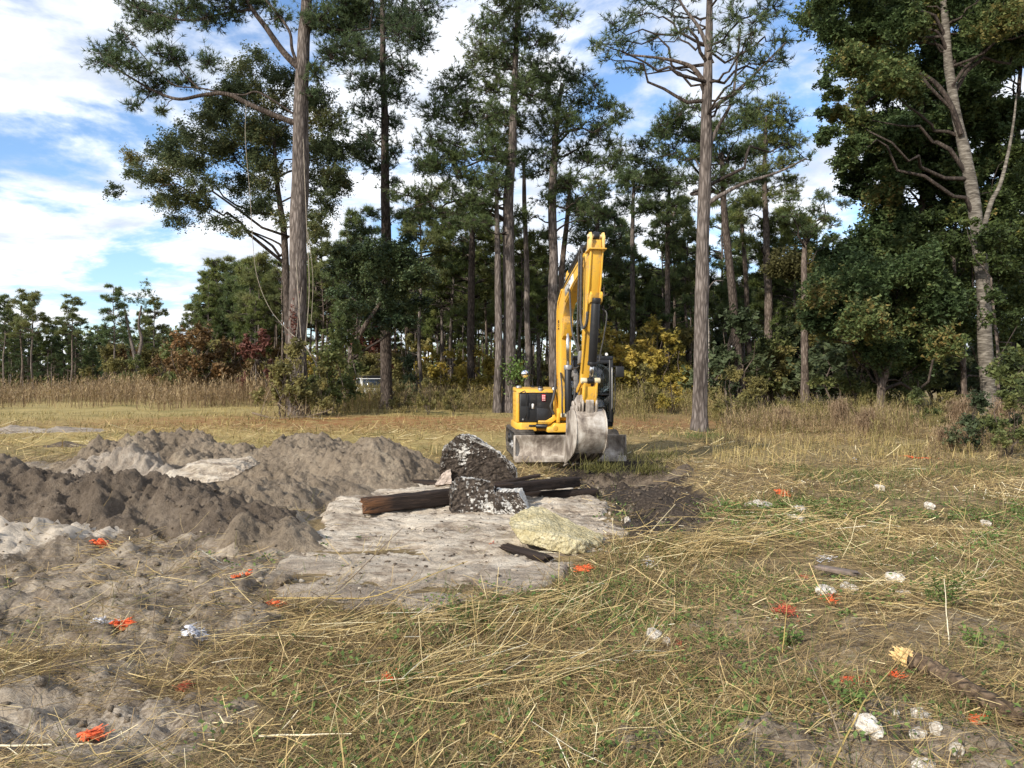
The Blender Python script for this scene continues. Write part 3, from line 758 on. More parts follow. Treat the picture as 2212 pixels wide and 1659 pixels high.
# --- tracks
def make_track(xc):
    mb = MB(); r = 0.30; w = 0.44; yf, yb = -0.95, 1.05
    th = np.concatenate([np.linspace(math.pi * 0.5, math.pi * 1.5, 14), np.linspace(-math.pi * 0.5, math.pi * 0.5, 14)])
    path = [(yf + r * math.cos(a), 0.02 + r + r * math.sin(a)) for a in th[:14]] + [(yb + r * math.cos(a), 0.02 + r + r * math.sin(a)) for a in th[14:]]
    outer = np.array(path); ctr = np.array([0, 0.32])
    inner = np.array([(yf + (r - .05) * math.cos(a), 0.02 + r + (r - .05) * math.sin(a)) for a in th[:14]] + [(yb + (r - .05) * math.cos(a), 0.02 + r + (r - .05) * math.sin(a)) for a in th[14:]])
    n = len(outer); v = []
    for (o_, i_) in zip(outer, inner):
        v += [(xc - w / 2, o_[0], o_[1]), (xc + w / 2, o_[0], o_[1]), (xc + w / 2, i_[0], i_[1]), (xc - w / 2, i_[0], i_[1])]
    f = []
    for q in range(n):
        a, b = q * 4, ((q + 1) % n) * 4
        for c_ in range(4): f.append((a + c_, a + (c_ + 1) % 4, b + (c_ + 1) % 4, b + c_))
    mb.add(np.array(v), np.array(f))
    # tread bars round the belt
    seg = np.linalg.norm(np.diff(np.vstack([outer, outer[:1]]), axis=0), axis=1); tot = seg.sum(); cum = np.concatenate([[0], np.cumsum(seg)])
    for s in np.arange(0, tot, 0.115):
        q = min(np.searchsorted(cum, s, 'right') - 1, n - 1); tt = (s - cum[q]) / max(seg[q], 1e-6)
        p0 = outer[q] * (1 - tt) + outer[(q + 1) % n] * tt; d = (outer[(q + 1) % n] - outer[q]) / max(seg[q], 1e-6); nn = np.array([-d[1], d[0]])
        if np.dot(nn, p0 - np.array([np.clip(p0[0], yf, yb), 0.32])) < 0: nn = -nn
        bv = []
        for sx in (-1, 1):
            for dd, hh in ((-.025, -.01), (.025, -.01), (.018, .022), (-.018, .022)):
                qq = p0 + d * dd + nn * hh; bv.append((xc + sx * w / 2 * 0.97, qq[0], qq[1]))
        mb.add(np.array(bv), np.array([[0, 1, 2, 3], [7, 6, 5, 4], [0, 4, 5, 1], [1, 5, 6, 2], [2, 6, 7, 3], [3, 7, 4, 0]]))
    tr = part('track', mb, M_TRK, EX, 0)
    for yy, rr, nm in ((yf, 0.235, 'idler_wheel'), (yb, 0.235, 'drive_sprocket'), (-0.45, 0.11, 'roller'), (0.05, 0.11, 'roller'), (0.55, 0.11, 'roller')):
        m2 = MB(); zz = 0.32 if rr > .2 else 0.19
        cyl(m2, (xc - .15, yy, zz), (xc + .15, yy, zz), rr, 22); cyl(m2, (xc - .19, yy, zz), (xc + .19, yy, zz), rr * .45, 16)
        part(nm, m2, M_GRYM if rr < .2 else M_BLK, tr, 0.01)
    m2 = MB(); box(m2, xc - .12, xc + .12, yf + .1, yb - .1, 0.24, 0.47); part('track_frame', m2, M_BLK, tr, 0.02)
make_track(-0.93); make_track(0.93)
mb = MB(); box(mb, -.72, .72, -.55, .6, .30, .52); cyl(mb, (0, 0, .5), (0, 0, .60), .48, 28); part('undercarriage_frame', mb, M_BLK, EX, 0.02)
# --- blade
mb = MB()
zs = np.linspace(0.03, 0.575, 9); prof = [(-1.63 + 0.10 * math.sin(math.pi * (z - .03) / .545), z) for z in zs]
poly = prof + [(p[0] + 0.035, p[1]) for p in prof[::-1]]
prism(mb, poly, -1.19, 1.19, fn=lambda s, w, z: (w, s, z))
blade = part('blade', mb, M_STEEL, EX, 0.006)
mb = MB(); prism(mb, [(-1.66, 0.01), (-1.625, 0.01), (-1.615, .14), (-1.645, .14)], -1.195, 1.195, fn=lambda s, w, z: (w, s, z)); part('cutting_edge', mb, M_STEEL, blade, 0.004)
for sx in (-1, 1):
    mb = MB(); prism(mb, [(-1.64, .04), (-1.35, .04), (-1.42, .56), (-1.62, .57)], sx * 1.19 - .012, sx * 1.19 + .012, fn=lambda s, w, z: (w, s, z)); part('end_plate', mb, M_STEEL, blade, 0.004)
    mb = MB(); tube(mb, [(sx * .42, -1.52, .28), (sx * .42, -.9, .38), (sx * .42, -.5, .42)], [.085, .095, .095], 6); part('blade_arm', mb, M_YELG, blade, 0.01)
# --- upper structure: deck, bonnet, counterweight
mb = MB()
sk = [(-1.075, -.62), (-.98, -.78), (-.62, -.78), (-.60, -.70), (1.08, -.70), (1.10, -.5), (1.10, .55), (.85, 1.0), (.45, 1.18), (-.45, 1.18), (-.88, 1.02), (-1.09, .55)]
prism(mb, [(p[0], p[1]) for p in sk], .60, .79, fn=lambda s, w, z: (s, z, w))
deck = part('deck_skirt', mb, M_YEL, EX, 0.025)
mb = MB(); box(mb, -.80, -.62, -.795, -.775, .70, .745); part('step_recess', mb, M_BLK, deck, 0.004)
mb = MB(); sk2 = [(-.6, .25), (1.02, .25), (1.03, .55), (.8, .95), (.42, 1.12), (-.42, 1.12), (-.84, .97), (-1.03, .55), (-1.02, .25)]
prism(mb, sk2, .79, 1.50, fn=lambda s, w, z: (s, z, w)); part('counterweight', mb, M_YEL, EX, 0.05)
# left-hand (in the photo) engine side: frame round the black radiator door
mb = MB(); box(mb, -1.07, -1.0, -.70, .25, .79, 1.47); side = part('side_panel', mb, M_YEL, EX, 0.02)
for zz in (.9, 1.02, 1.14, 1.26):
    m2 = MB(); box(m2, -1.078, -1.071, -.45, .1, zz, zz + .06); part('louvre', m2, M_YELG, side, 0.003)
mb = MB(); prism(mb, [(-.70, 1.45), (-.60, 1.535), (.30, 1.575), (.30, 1.47), (-.6, 1.47)], -1.07, -.16, fn=lambda s, w, z: (w, s, z)); hood = part('engine_hood', mb, M_YEL, EX, 0.025)
mb = MB(); prism(mb, [(-1.0, .80), (-.27, .80), (-.22, .86), (-.22, 1.44), (-1.0, 1.44)], -.735, -.3, fn=lambda s, w, z: (s, w, z)); door = part('radiator_door', mb, M_BLK, EX, 0.02)
mb = MB(); prism(mb, [(-.62, .84), (-.26, .84), (-.25, 1.02), (-.38, 1.10), (-.62, 1.12)], -.752, -.737, fn=lambda s, w, z: (s, w, z)); part('lower_cover', mb, plain('black_plastic', (.022, .022, .024), .35), door, 0.008)
mb = MB(); prism(mb, [(-.98, 1.16), (-.62, 1.16), (-.62, 1.42), (-.98, 1.42)], -.745, -.737, fn=lambda s, w, z: (s, w, z)); part('upper_cover', mb, M_BLK, door, 0.006)
mb = MB(); box(mb, -.80, -.755, -.775, -.75, 1.10, 1.22); part('door_handle', mb, M_BLK, door, 0.006)
mb = MB(); box(mb, -.735, -.685, -.757, -.754, 1.10, 1.21); part('white_label', mb, M_WHT, door, 0)
mb = MB(); box(mb, -.505, -.42, -.760, -.754, 1.27, 1.415); lab = part('warning_sticker', mb, M_RED, door, 0)
for k in range(4):
    m2 = MB(); zz = 1.395 - k * .034
    for xx, ww in ((-.497, .03), (-.462, .034)): box(m2, xx, xx + ww, -.7625, -.7605, zz - .012, zz)
    part('printed_line', m2, M_WHT, lab, 0)
mb = MB(); tube(mb, [(-.98, -.72, 1.46), (-.90, -.80, 1.50), (-.86, -.80, 1.44), (-.86, -.80, 1.0), (-.875, -.79, .9)], .012, 8); part('hand_rail', mb, M_BLK, EX, 0, True)
mb = MB(); cyl(mb, (-.93, -.76, .86), (-.93, -.745, .86), .022); part('lock', mb, M_GRYM, door, 0.002)
mb = MB(); cyl(mb, (-.52, -.60, 1.46), (-.52, -.60, 1.56), .062, 20); ec = part('filler_neck', mb, M_GRYM, EX, 0.005)
mb = MB(); cyl(mb, (-.52, -.60, 1.56), (-.52, -.60, 1.60), .058, 20); part('filler_cap', mb, M_BLK, ec, 0.006)
mb = MB(); cyl(mb, (-.24, -.74, 1.545), (-.24, -.66, 1.555), .042, 20); wl0 = part('work_light', mb, M_BLK, EX, 0.004)
mb = MB(); cyl(mb, (-.24, -.748, 1.545), (-.24, -.741, 1.545), .034, 20); part('lens', mb, M_WHT, wl0, 0.002)
mb = MB(); box(mb, -.25, -.23, -.70, -.68, 1.45, 1.52); part('light_bracket', mb, M_BLK, wl0, 0)
mb = MB(); tube(mb, [(-.97, -.2, 1.56), (-.97, -.2, 1.61)], [.075, .05], 18); part('fuel_cap', mb, M_GRYM, EX, 0.006)
mb = MB(); tube(mb, [(-.62, .05, 1.56), (-.62, .05, 1.63), (-.635, .04, 1.85), (-.72, -.02, 1.905), (-.77, -.05, 1.91)], .013, 8); mir = part('mirror_pole', mb, M_BLK, EX, 0, True)
mb = MB(); box(mb, -.66, -.58, .01, .09, 1.555, 1.60); part('pole_foot', mb, M_BLK, mir, 0.006)
mb = MB()
th = np.linspace(0, math.pi * .5, 7); tube(mb, [(-.81, -.02 - .055 * math.sin(a), 1.88) for a in th], [max(.004, .088 * math.cos(a)) for a in th], 24); part('convex_mirror', mb, plain('mirror_silver', (.85, .85, .85), .04, 1.0, .5, 0), mir, 0, True)
# --- swing post in the middle of the front
mb = MB(); prism(mb, [(-.42, .585), (.30, .585), (.30, .79), (-.26, .79), (-.30, .72), (-.42, .70)], -1.02, -.60, fn=lambda s, w, z: (s, w, z)); sw = part('swing_post', mb, M_YEL, EX, 0.02)
mb = MB(); cyl(mb, (-.24, -1.03, .68), (-.24, -1.0, .68), .055, 20); part('pivot_boss', mb, M_YELG, sw, 0.004)
mb = MB(); cyl(mb, (.10, -1.03, .67), (.10, -1.0, .67), .04, 20); part('pivot_boss', mb, M_YELG, sw, 0.004)
mb = MB(); tube(mb, [(-.64, -.80, .715), (-.40, -.88, .71)], [.05, .05], 14); part('swing_cylinder', mb, M_BLK, sw, 0.004)
mb = MB(); prism(mb, [(-.60, .79), (-.30, .79), (-.17, .88), (-.155, 1.1), (-.21, 1.42), (-.24, 1.43), (-.27, 1.40), (-.25, 1.12), (-.28, .92), (-.42, .84), (-.60, .84)], -.86, -.79, fn=lambda s, w, z: (s, w, z)); part('side_guard', mb, M_YEL, EX, 0.012)
for x0 in (-.20, .10):
    mb = MB(); prism(mb, [(-.65, .80), (-1.04, .80), (-1.06, 1.02), (-.96, 1.12), (-.8, 1.08), (-.65, 1.0)], x0, x0 + .06, fn=lambda s, w, z: (w, s, z)); part('boom_bracket', mb, M_YEL, EX, 0.012)
# --- cab
cx0, cx1, cyf, cyb, cz0, cz1 = .20, 1.08, -.86, .62, .78, 2.27
cab = None
mb = MB()
def bar(a, b, r): tube(mb, [a, b], r, 4)
prism(mb, [(cx0, .70), (cx1, .70), (cx1, .80), (cx0, .80)], cyf, cyb, fn=lambda s, w, z: (s, w, z))
def post(x0, x1, y0, y1, z0=.80, z1=2.2): box(mb, x0, x1, y0, y1, z0, z1)
post(cx0, cx0 + .075, cyf, cyf + .08); post(cx1 - .075, cx1, cyf, cyf + .10); post(cx0, cx0 + .07, cyb - .12, cyb); post(cx1 - .07, cx1, cyb - .12, cyb); post(cx1 - .045, cx1, -.05, .04)
box(mb, cx0 + .075, cx1 - .075, cyf, cyf + .06, 2.10, 2.20); box(mb, cx0 + .075, cx1 - .075, cyf + .002, cyf + .05, .80, .86); box(mb, cx0 + .075, cx1 - .075, cyf + .004, cyf + .045, 1.40, 1.435)
box(mb, cx1 - .04, cx1 - .004, cyf + .10, -.05, 2.10, 2.20); box(mb, cx1 - .04, cx1 - .004, cyf + .10, -.05, .80, 1.0)
box(mb, cx0 + .07, cx1 - .07, cyb - .06, cyb - .01, .80, 1.35); box(mb, cx0 + .07, cx1 - .07, cyb - .06, cyb - .01, 2.08, 2.20)
cab = part('cab', mb, M_BLK, EX, 0.014)
mb = MB(); prism(mb, [(cyf - .02, 2.20), (cyf + .02, 2.275), (cyb - .03, 2.285), (cyb + .01, 2.20)], cx0 - .01, cx1 + .01, fn=lambda s, w, z: (w, s, z)); roof = part('cab_roof', mb, M_BLK, cab, 0.03)
mb = MB(); box(mb, cx0 + .2, cx1 - .2, cyf + .2, cyb - .2, 2.287, 2.31); part('roof_hatch', mb, plain('dusty_black', (.09, .085, .08), .7), roof, 0.01)
for nm, q in (('front_window', (cx0 + .076, cx1 - .076, cyf + .02, cyf + .026, 1.436, 2.099)), ('lower_window', (cx0 + .076, cx1 - .076, cyf + .02, cyf + .026, .861, 1.399)),
              ('side_window', (cx1 - .03, cx1 - .024, cyf + .101, -.051, 1.001, 2.099)), ('rear_side_window', (cx1 - .03, cx1 - .024, .041, cyb - .121, .9, 2.19)),
              ('rear_window', (cx0 + .071, cx1 - .071, cyb - .04, cyb - .034, 1.351, 2.079)), ('inner_window', (cx0 + .02, cx0 + .026, cyf + .09, cyb - .125, .9, 2.19))):
    mb = MB(); box(mb, *q); part(nm, mb, M_GLASS, cab, 0)
mb = MB(); tube(mb, [(cx1 - .03, cyf - .015, 2.02), (cx1 - .03, cyf - .035, 1.98), (cx1 - .03, cyf - .035, 1.12), (cx1 - .03, cyf - .015, 1.08)], .013, 8); part('grab_rail', mb, M_GRYM, cab, 0, True)
mb = MB(); tube(mb, [(cx1 + .005, cyf + .05, 1.9), (cx1 + .045, cyf + .02, 1.8), (cx1 + .05, cyf, 1.3), (cx1 + .03, cyf + .02, 1.0), (cx1 + .005, cyf + .05, .95)], .012, 8); part('door_rail', mb, M_BLK, cab, 0, True)
mb = MB(); tube(mb, [(cx1 - .02, cyf + .02, 2.05), (cx1 + .08, cyf - .08, 2.03), (cx1 + .14, cyf - .10, 1.99)], .013, 8); cm = part('mirror_arm', mb, M_BLK, cab, 0, True)
mb = MB(); box(mb, cx1 + .035, cx1 + .225, cyf - .125, cyf - .09, 1.80, 2.04); part('cab_mirror', mb, M_BLK, cm, 0.02)
mb = MB(); cyl(mb, (cx1 - .16, cyf - .05, 2.31), (cx1 - .16, cyf + .01, 2.315), .04, 18); cl = part('roof_light', mb, M_BLK, cab, 0.004)
mb = MB(); cyl(mb, (cx1 - .16, cyf - .058, 2.31), (cx1 - .16, cyf - .052, 2.31), .033, 18); part('lens', mb, M_WHT, cl, 0.002)
mb = MB(); tube(mb, [(cx0 + .1, cyf - .01, .98), (cx1 - .12, cyf - .01, .95)], .012, 6); part('wiper', mb, M_RUB, cab, 0)
mb = MB(); prism(mb, [(-.02, 1.02), (.45, 1.02), (.47, 1.14), (-.02, 1.17)], .40, .86, fn=lambda s, w, z: (w, s, z)); seat = part('operator_seat', mb, M_RUB, cab, 0.04)
mb = MB(); prism(mb, [(.36, 1.15), (.5, 1.15), (.60, 1.75), (.50, 1.78)], .42, .84, fn=lambda s, w, z: (w, s, z)); part('backrest', mb, M_RUB, seat, 0.04)
mb = MB(); box(mb, .34, .92, -.05, .5, .80, 1.02); part('seat_base', mb, M_BLK, seat, 0.02)
for xx in (.33, .93):
    mb = MB(); tube(mb, [(xx, -.14, 1.12), (xx, -.17, 1.30), (xx, -.18, 1.42)], [.02, .016, .024], 10); box(mb, xx - .06, xx + .06, -.2, .3, 1.06, 1.14); part('control_lever', mb, M_BLK, seat, 0.006)
mb = MB(); box(mb, cx1 - .30, cx1 + .012, -.80, -.55, .585, .70); part('cab_step', mb, M_YEL, EX, 0.012)
# --- boom, arm and bucket, all in the plane of the boom (s forward, w to the right of the photo, z up)
c5, s5 = math.cos(math.radians(5)), math.sin(math.radians(5))
B0 = np.array([-.04, -.92])
def BF(s, w, z): return (B0[0] + s * s5 + w * c5, B0[1] - s * c5 + w * s5, z)
def bp(name, polys, mats, parent, bev=0.012, label=None):
    mb = MB()
    for poly, a, b in polys: prism(mb, poly, a, b, fn=BF)
    return part(name, mb, mats, parent, bev, label=label)
boom_poly = [(-.13, .90), (-.16, 1.6), (-.17, 2.6), (-.14, 3.28), (-.05, 3.50), (.30, 3.74), (1.2, 4.02), (2.05, 4.22), (2.20, 4.17), (2.22, 4.03), (2.08, 3.93), (1.3, 3.68), (.62, 3.38), (.36, 3.12), (.22, 2.7), (.19, 1.7), (.13, .92), (.0, .84)]
boom = bp('boom', [(boom_poly, -.115, .115)], M_YEL, EX)
for w0 in (-.135, .115):
    bp('rib', [([(.62, 3.40), (1.3, 3.70), (2.08, 3.95), (2.06, 3.99), (1.28, 3.74), (.58, 3.44)], w0, w0 + .02), ([(-.155, 1.6), (-.165, 2.6), (-.135, 3.27), (-.045, 3.48), (.30, 3.715), (.32, 3.68), (0, 3.44), (-.09, 3.25), (-.12, 2.6), (-.11, 1.6)], w0, w0 + .02)], M_YEL, boom, 0.004)
bp('cylinder_mount', [([(.20, 2.62), (.36, 2.70), (.46, 2.98), (.40, 3.12), (.25, 3.05)], -.10, .10)], M_YELG, boom, 0.006)
def bcyl(A, B, r, sides=20): 
    mb = MB(); tube(mb, [BF(*A), BF(*B)], r, sides); return mb
# maker's lettering on the boom side
def lettering(txt, s, z, size, wside, mat, parent, tilt=0.0):
    cu = bpy.data.curves.new('lettering', 'FONT'); cu.body = txt; cu.size = size; cu.extrude = 0.002; cu.align_x = 'CENTER'; cu.align_y = 'CENTER'
    o = bpy.data.objects.new('lettering', cu); COL.objects.link(o); o.parent = parent; cu.materials.append(mat)
    ex = Vector((s5, -c5, 0)); up = Vector((0, 0, 1)); nrm = Vector((-c5, -s5, 0))
    ex2 = ex * math.cos(tilt) + up * math.sin(tilt); up2 = nrm.cross(ex2)
    M = Matrix((ex2, up2, nrm)).transposed().to_4x4(); M.translation = Vector(BF(s, wside, z)); o.matrix_local = M
    bpy.context.view_layer.update(); me = bpy.data.meshes.new_from_object(o.evaluated_get(bpy.context.evaluated_depsgraph_get()))
    q = link('lettering', me, parent); q.matrix_local = M; bpy.data.objects.remove(o); return q
bp('decal_plate', [([(.62, 3.52), (1.32, 3.74), (1.26, 3.93), (.56, 3.70)], -.119, -.1155)], M_WHT, boom, 0)
lettering('CAT', .94, 3.725, .20, -.121, M_BLK, boom, math.radians(18))
lettering('308', -.0, 2.95, .16, -.118, M_BLK, boom, math.radians(90))
# boom cylinder: chrome rod above, black barrel below
mb = bcyl((.40, 0, .98), (.37, 0, 2.02), .075); bc = part('boom_cylinder', mb, M_BLK, EX, 0.006)
mb = bcyl((.37, 0, 2.0), (.34, 0, 2.92), .036); part('piston_rod', mb, M_CHR, bc, 0, True)
mb = bcyl((.34, -.05, 2.92), (.34, .05, 2.92), .07); part('rod_eye', mb, M_BLK, bc, 0.005)
mb = bcyl((.375, 0, 1.96), (.37, 0, 2.06), .088); part('gland', mb, M_GRYM, bc, 0.005)
mb = bcyl((.40, -.16, .98), (.40, .16, .98), .05); part('foot_pin', mb, M_PIN, bc, 0.005)
# arm (stick)
arm_poly = [(2.56, 4.40), (2.46, 4.44), (2.34, 4.30), (2.16, 4.16), (2.02, 4.02), (1.98, 3.85), (2.0, 3.4), (1.86, 2.5), (1.64, 1.5), (1.53, 1.24), (1.56, 1.12), (1.66, 1.10), (1.72, 1.22), (1.92, 1.9), (2.22, 2.9), (2.46, 3.6), (2.60, 4.20)]
arm = bp('arm', [(arm_poly, -.10, .10)], M_YEL, EX, 0.014)
for w0 in (-.125, .10):
    bp('flange', [([(2.62, 4.20), (2.48, 3.58), (2.24, 2.88), (1.93, 1.88), (1.86, 1.90), (2.15, 2.90), (2.40, 3.60), (2.54, 4.20)], w0, w0 + .025)], M_YEL, arm, 0.004)
    bp('arm_lug', [([(2.62, 4.20), (2.66, 4.42), (2.60, 4.53), (2.50, 4.53), (2.40, 4.40), (2.36, 4.20)], w0 * 1.1, w0 * 1.1 + .04)], plain('pale_yellow_paint', (.74, .50, .17), .5), arm, 0.01)
bp('end_plate', [([(2.36, 4.16), (2.68, 4.20), (2.68, 4.225), (2.36, 4.19)], -.17, .17)], M_YEL, arm, 0.004)
mb = bcyl((2.55, -.17, 4.46), (2.55, .17, 4.46), .035); part('tail_pin', mb, M_PIN, arm, 0.005)
# arm cylinder on top of the boom
mb = bcyl((.55, 0, 4.02), (1.65, 0, 4.40), .07); ac = part('arm_cylinder', mb, M_BLK, EX, 0.006)
mb = bcyl((1.62, 0, 4.39), (2.52, 0, 4.47), .034); part('piston_rod', mb, M_CHR, ac, 0, True)
mb = bcyl((2.52, -.055, 4.47), (2.52, .055, 4.47), .08); part('rod_eye', mb, M_BLK, ac, 0.006)
bp('cylinder_lug', [([(.35, 3.74), (.75, 3.87), (.62, 4.08), (.48, 4.04)], -.07, -.04), ([(.35, 3.74), (.75, 3.87), (.62, 4.08), (.48, 4.04)], .04, .07)], M_YEL, ac, 0.006)
# bucket cylinder on the front of the arm
mb = bcyl((2.52, 0, 3.22), (2.28, 0, 2.06), .083); kc = part('bucket_cylinder', mb, M_BLK, EX, 0.008)
mb = bcyl((2.535, 0, 3.30), (2.52, 0, 3.2), .092); part('cylinder_head', mb, M_BLK, kc, 0.008)
mb = bcyl((2.29, 0, 2.10), (2.275, 0, 2.03), .094); part('gland', mb, M_BLK, kc, 0.008)
mb = bcyl((2.28, 0, 2.06), (2.16, 0, 1.76), .040); part('piston_rod', mb, M_CHR, kc, 0, True)
mb = bcyl((2.155, -.055, 1.735), (2.155, .055, 1.735), .062); part('rod_eye', mb, M_BLK, kc, 0.005)
for wa in (-.19, .075):
    mb = bcyl((2.155, wa, 1.735), (2.155, wa + .115, 1.735), .055); part('pin_boss', mb, M_PIN, kc, 0.008)
for w0 in (-.12, .08): bp('cylinder_bracket', [([(2.40, 3.30), (2.55, 3.42), (2.60, 3.36), (2.56, 3.22), (2.44, 3.18)], w0, w0 + .04)], M_YEL, kc, 0.006)
# linkage
link_poly = [(2.10, 1.76), (2.20, 1.76), (2.16, 1.45), (2.06, 1.24), (1.98, 1.24), (2.02, 1.46)]
lk = bp('bucket_link', [(link_poly, -.14, -.10), (link_poly, .10, .14), ([(2.05, 1.30), (2.10, 1.62), (2.14, 1.62), (2.10, 1.30)], -.10, .10)], M_YEL, EX, 0.008)
ir = [(2.12, 1.78), (2.18, 1.72), (1.86, 1.50), (1.74, 1.50), (1.78, 1.58)]
for w0 in (-.185, .145): bp('guide_link', [(ir, w0, w0 + .035)], M_YELG, lk, 0.006)
# coupler and bucket
def BFB(s, w, z): return BF(s, w * .78, .03 + (z - .03) * 1.11)
def bpb(name, polys, mats, parent, bev=0.012):
    mb = MB()
    for poly, a, b in polys: prism(mb, poly, a, b, fn=BFB)
    return part(name, mb, mats, parent, bev)
cpl = bpb('coupler', [([(1.50, 1.16), (1.66, 1.22), (2.02, 1.30), (2.12, 1.22), (2.12, .98), (2.04, .92), (1.50, .96)], -.105, .105)], M_STEEL, EX, 0.015)
for w0 in (-.20, .15):
    bpb('coupler_ear', [([(1.48, 1.20), (1.70, 1.30), (2.06, 1.32), (2.14, 1.18), (2.10, 1.0), (1.95, .97), (1.5, 1.0)], w0, w0 + .05)], M_STEEL, cpl, 0.012)
back = [(1.95, 1.06), (2.10, 1.02), (2.22, .90), (2.27, .74), (2.25, .56), (2.17, .42), (2.02, .30), (1.80, .20), (1.56, .12), (1.34, .055)]
inn = [(p[0] - 0.022 * math.cos(a), p[1] + .022 * math.sin(a)) for p, a in zip(back, np.linspace(-1.2, 1.4, len(back)))]
mb = MB(); prism(mb, back + inn[::-1], -.385, .385, fn=BFB)
prism(mb, [(1.52, .97), (1.95, 1.06), (1.95, 1.035), (1.52, .945)], -.385, .385, fn=BFB)
bucket = part('bucket', mb, M_STEEL, EX, 0.006)
for w0 in (-.40, .375):
    bpb('side_plate', [([(1.50, .99), (1.95, 1.075), (2.11, 1.035), (2.235, .905), (2.285, .74), (2.265, .555), (2.185, .405), (2.03, .285), (1.80, .182), (1.56, .102), (1.33, .035), (1.30, .10), (1.42, .5)], w0, w0 + .025)], M_STEEL, bucket, 0.006)
    bpb('side_cutter', [([(1.30, .06), (1.43, .5), (1.50, .97), (1.56, .97), (1.50, .5), (1.38, .06)], w0 - .008, w0 + .033)], M_STEEL, bucket, 0.004)
bpb('wear_strip', [([(2.02, .283), (1.80, .178), (1.56, .098), (1.34, .03), (1.34, .052), (1.56, .118), (1.80, .198), (2.02, .298)], a, a + .09) for a in (-.34, -.13, .08, .27)], plain('dark_steel', (.05, .042, .036), .5, .3), bucket, 0.003)  # strips along the bucket bottom in one darker steel tone
for w0 in (-.25, .20):
    bpb('hanger', [([(1.50, .98), (1.95, 1.06), (2.08, 1.03), (2.10, 1.16), (2.02, 1.20), (1.92, 1.13), (1.66, 1.12), (1.56, 1.20), (1.48, 1.16)], w0 - .02, w0 + .025), ([(1.50, .98), (1.95, 1.06), (2.08, 1.03), (2.06, 1.14), (1.9, 1.10), (1.60, 1.10)], w0 - .075, w0 - .045)], M_STEEL, bucket, 0.006)
for w0 in np.linspace(-.33, .33, 4):
    bpb('tooth', [([(1.44, .115), (1.46, .05), (1.16, -.03), (1.14, -.01)], w0 - .045, w0 + .045)], M_STEEL, bucket, 0.006)
# hoses
def hose(pts, r=.018, mat=M_HOSE, name='hose'):
    pts = np.array([BF(*p) for p in pts]); n = len(pts)
    # smooth the path
    tt = np.linspace(0, n - 1, n * 7); out = []
    for x in tt:
        i = min(int(x), n - 2); f = x - i; p0, p1, p2, p3 = pts[max(i - 1, 0)], pts[i], pts[i + 1], pts[min(i + 2, n - 1)]
        out.append(0.5 * ((2 * p1) + (-p0 + p2) * f + (2 * p0 - 5 * p1 + 4 * p2 - p3) * f * f + (-p0 + 3 * p1 - 3 * p2 + p3) * f ** 3))
    mb = MB(); tube(mb, out, r, 8); return part(name, mb, mat, EX, 0, True)
hose([(1.95, -.155, 3.9), (2.12, -.18, 4.17), (2.20, -.19, 4.05), (2.16, -.19, 3.5), (2.12, -.185, 2.95), (2.24, -.17, 2.75), (2.36, -.14, 2.82), (2.40, -.13, 3.05)], .026)
hose([(1.88, -.15, 3.85), (2.05, -.205, 4.15), (2.10, -.215, 3.9), (2.02, -.21, 3.3), (1.94, -.20, 2.7), (1.92, -.18, 2.45), (1.93, -.15, 2.35)], .02)
hose([(.95, -.14, 3.62), (1.3, -.2, 3.55), (1.55, -.24, 3.1), (1.65, -.23, 2.7), (1.80, -.19, 2.45), (1.86, -.15, 2.3)], .02)
hose([(.45, -.14, 3.72), (.9, -.15, 3.86), (1.5, -.16, 4.03), (1.9, -.17, 4.17), (2.0, -.16, 4.32), (2.06, -.13, 4.2)], .016)
hose([(1.86, -.15, 2.30), (1.84, -.24, 2.34), (1.80, -.28, 2.15), (1.80, -.24, 1.98), (1.80, -.13, 2.02)], .016)
hose([(-.16, -.14, 2.1), (-.1, -.17, 1.6), (.0, -.25, 1.3), (.02, -.30, 1.15), (.0, -.22, .98)], .028)
hose([(.20, -.12, 1.9), (.42, -.14, 1.5), (.50, -.16, 1.2), (.46, -.14, .95)], .018)
hose([(.22, .14, 2.0), (.5, .12, 1.95), (.62, .10, 1.6), (.60, .08, 1.25), (.45, .1, 1.0)], .030)
hose([(.25, .16, 1.98), (.56, .16, 1.88), (.68, .15, 1.5), (.64, .13, 1.2), (.5, .16, 1.0)], .022)
hose([(2.40, .15, 3.1), (2.50, .22, 3.0), (2.46, .18, 2.6), (2.38, .14, 2.3), (2.34, .12, 2.1)], .014)
bp('valve_block', [([(1.80, 2.05), (1.92, 2.08), (1.96, 2.32), (1.84, 2.30)], -.17, -.10)], M_GRYM, arm, 0.01)
bp('hose_guard', [([(.16, 1.75), (.30, 1.85), (.46, 1.96), (.62, 1.85), (.66, 1.55), (.58, 1.55), (.5, 1.8), (.3, 1.72)], .07, .17)], plain('dusty_sleeve', (.17, .155, .14), .85, 0, .2, .35, 14, .4), EX, 0.02)
for z0 in (1.74, 1.86):
    mb = MB(); tube(mb, [(cx0 - .12, -.52, z0 + .2), (cx0 + .05, -.62, z0 + .2)], .045, 10); part('guard_bar', mb, M_BLK, EX, 0.005)

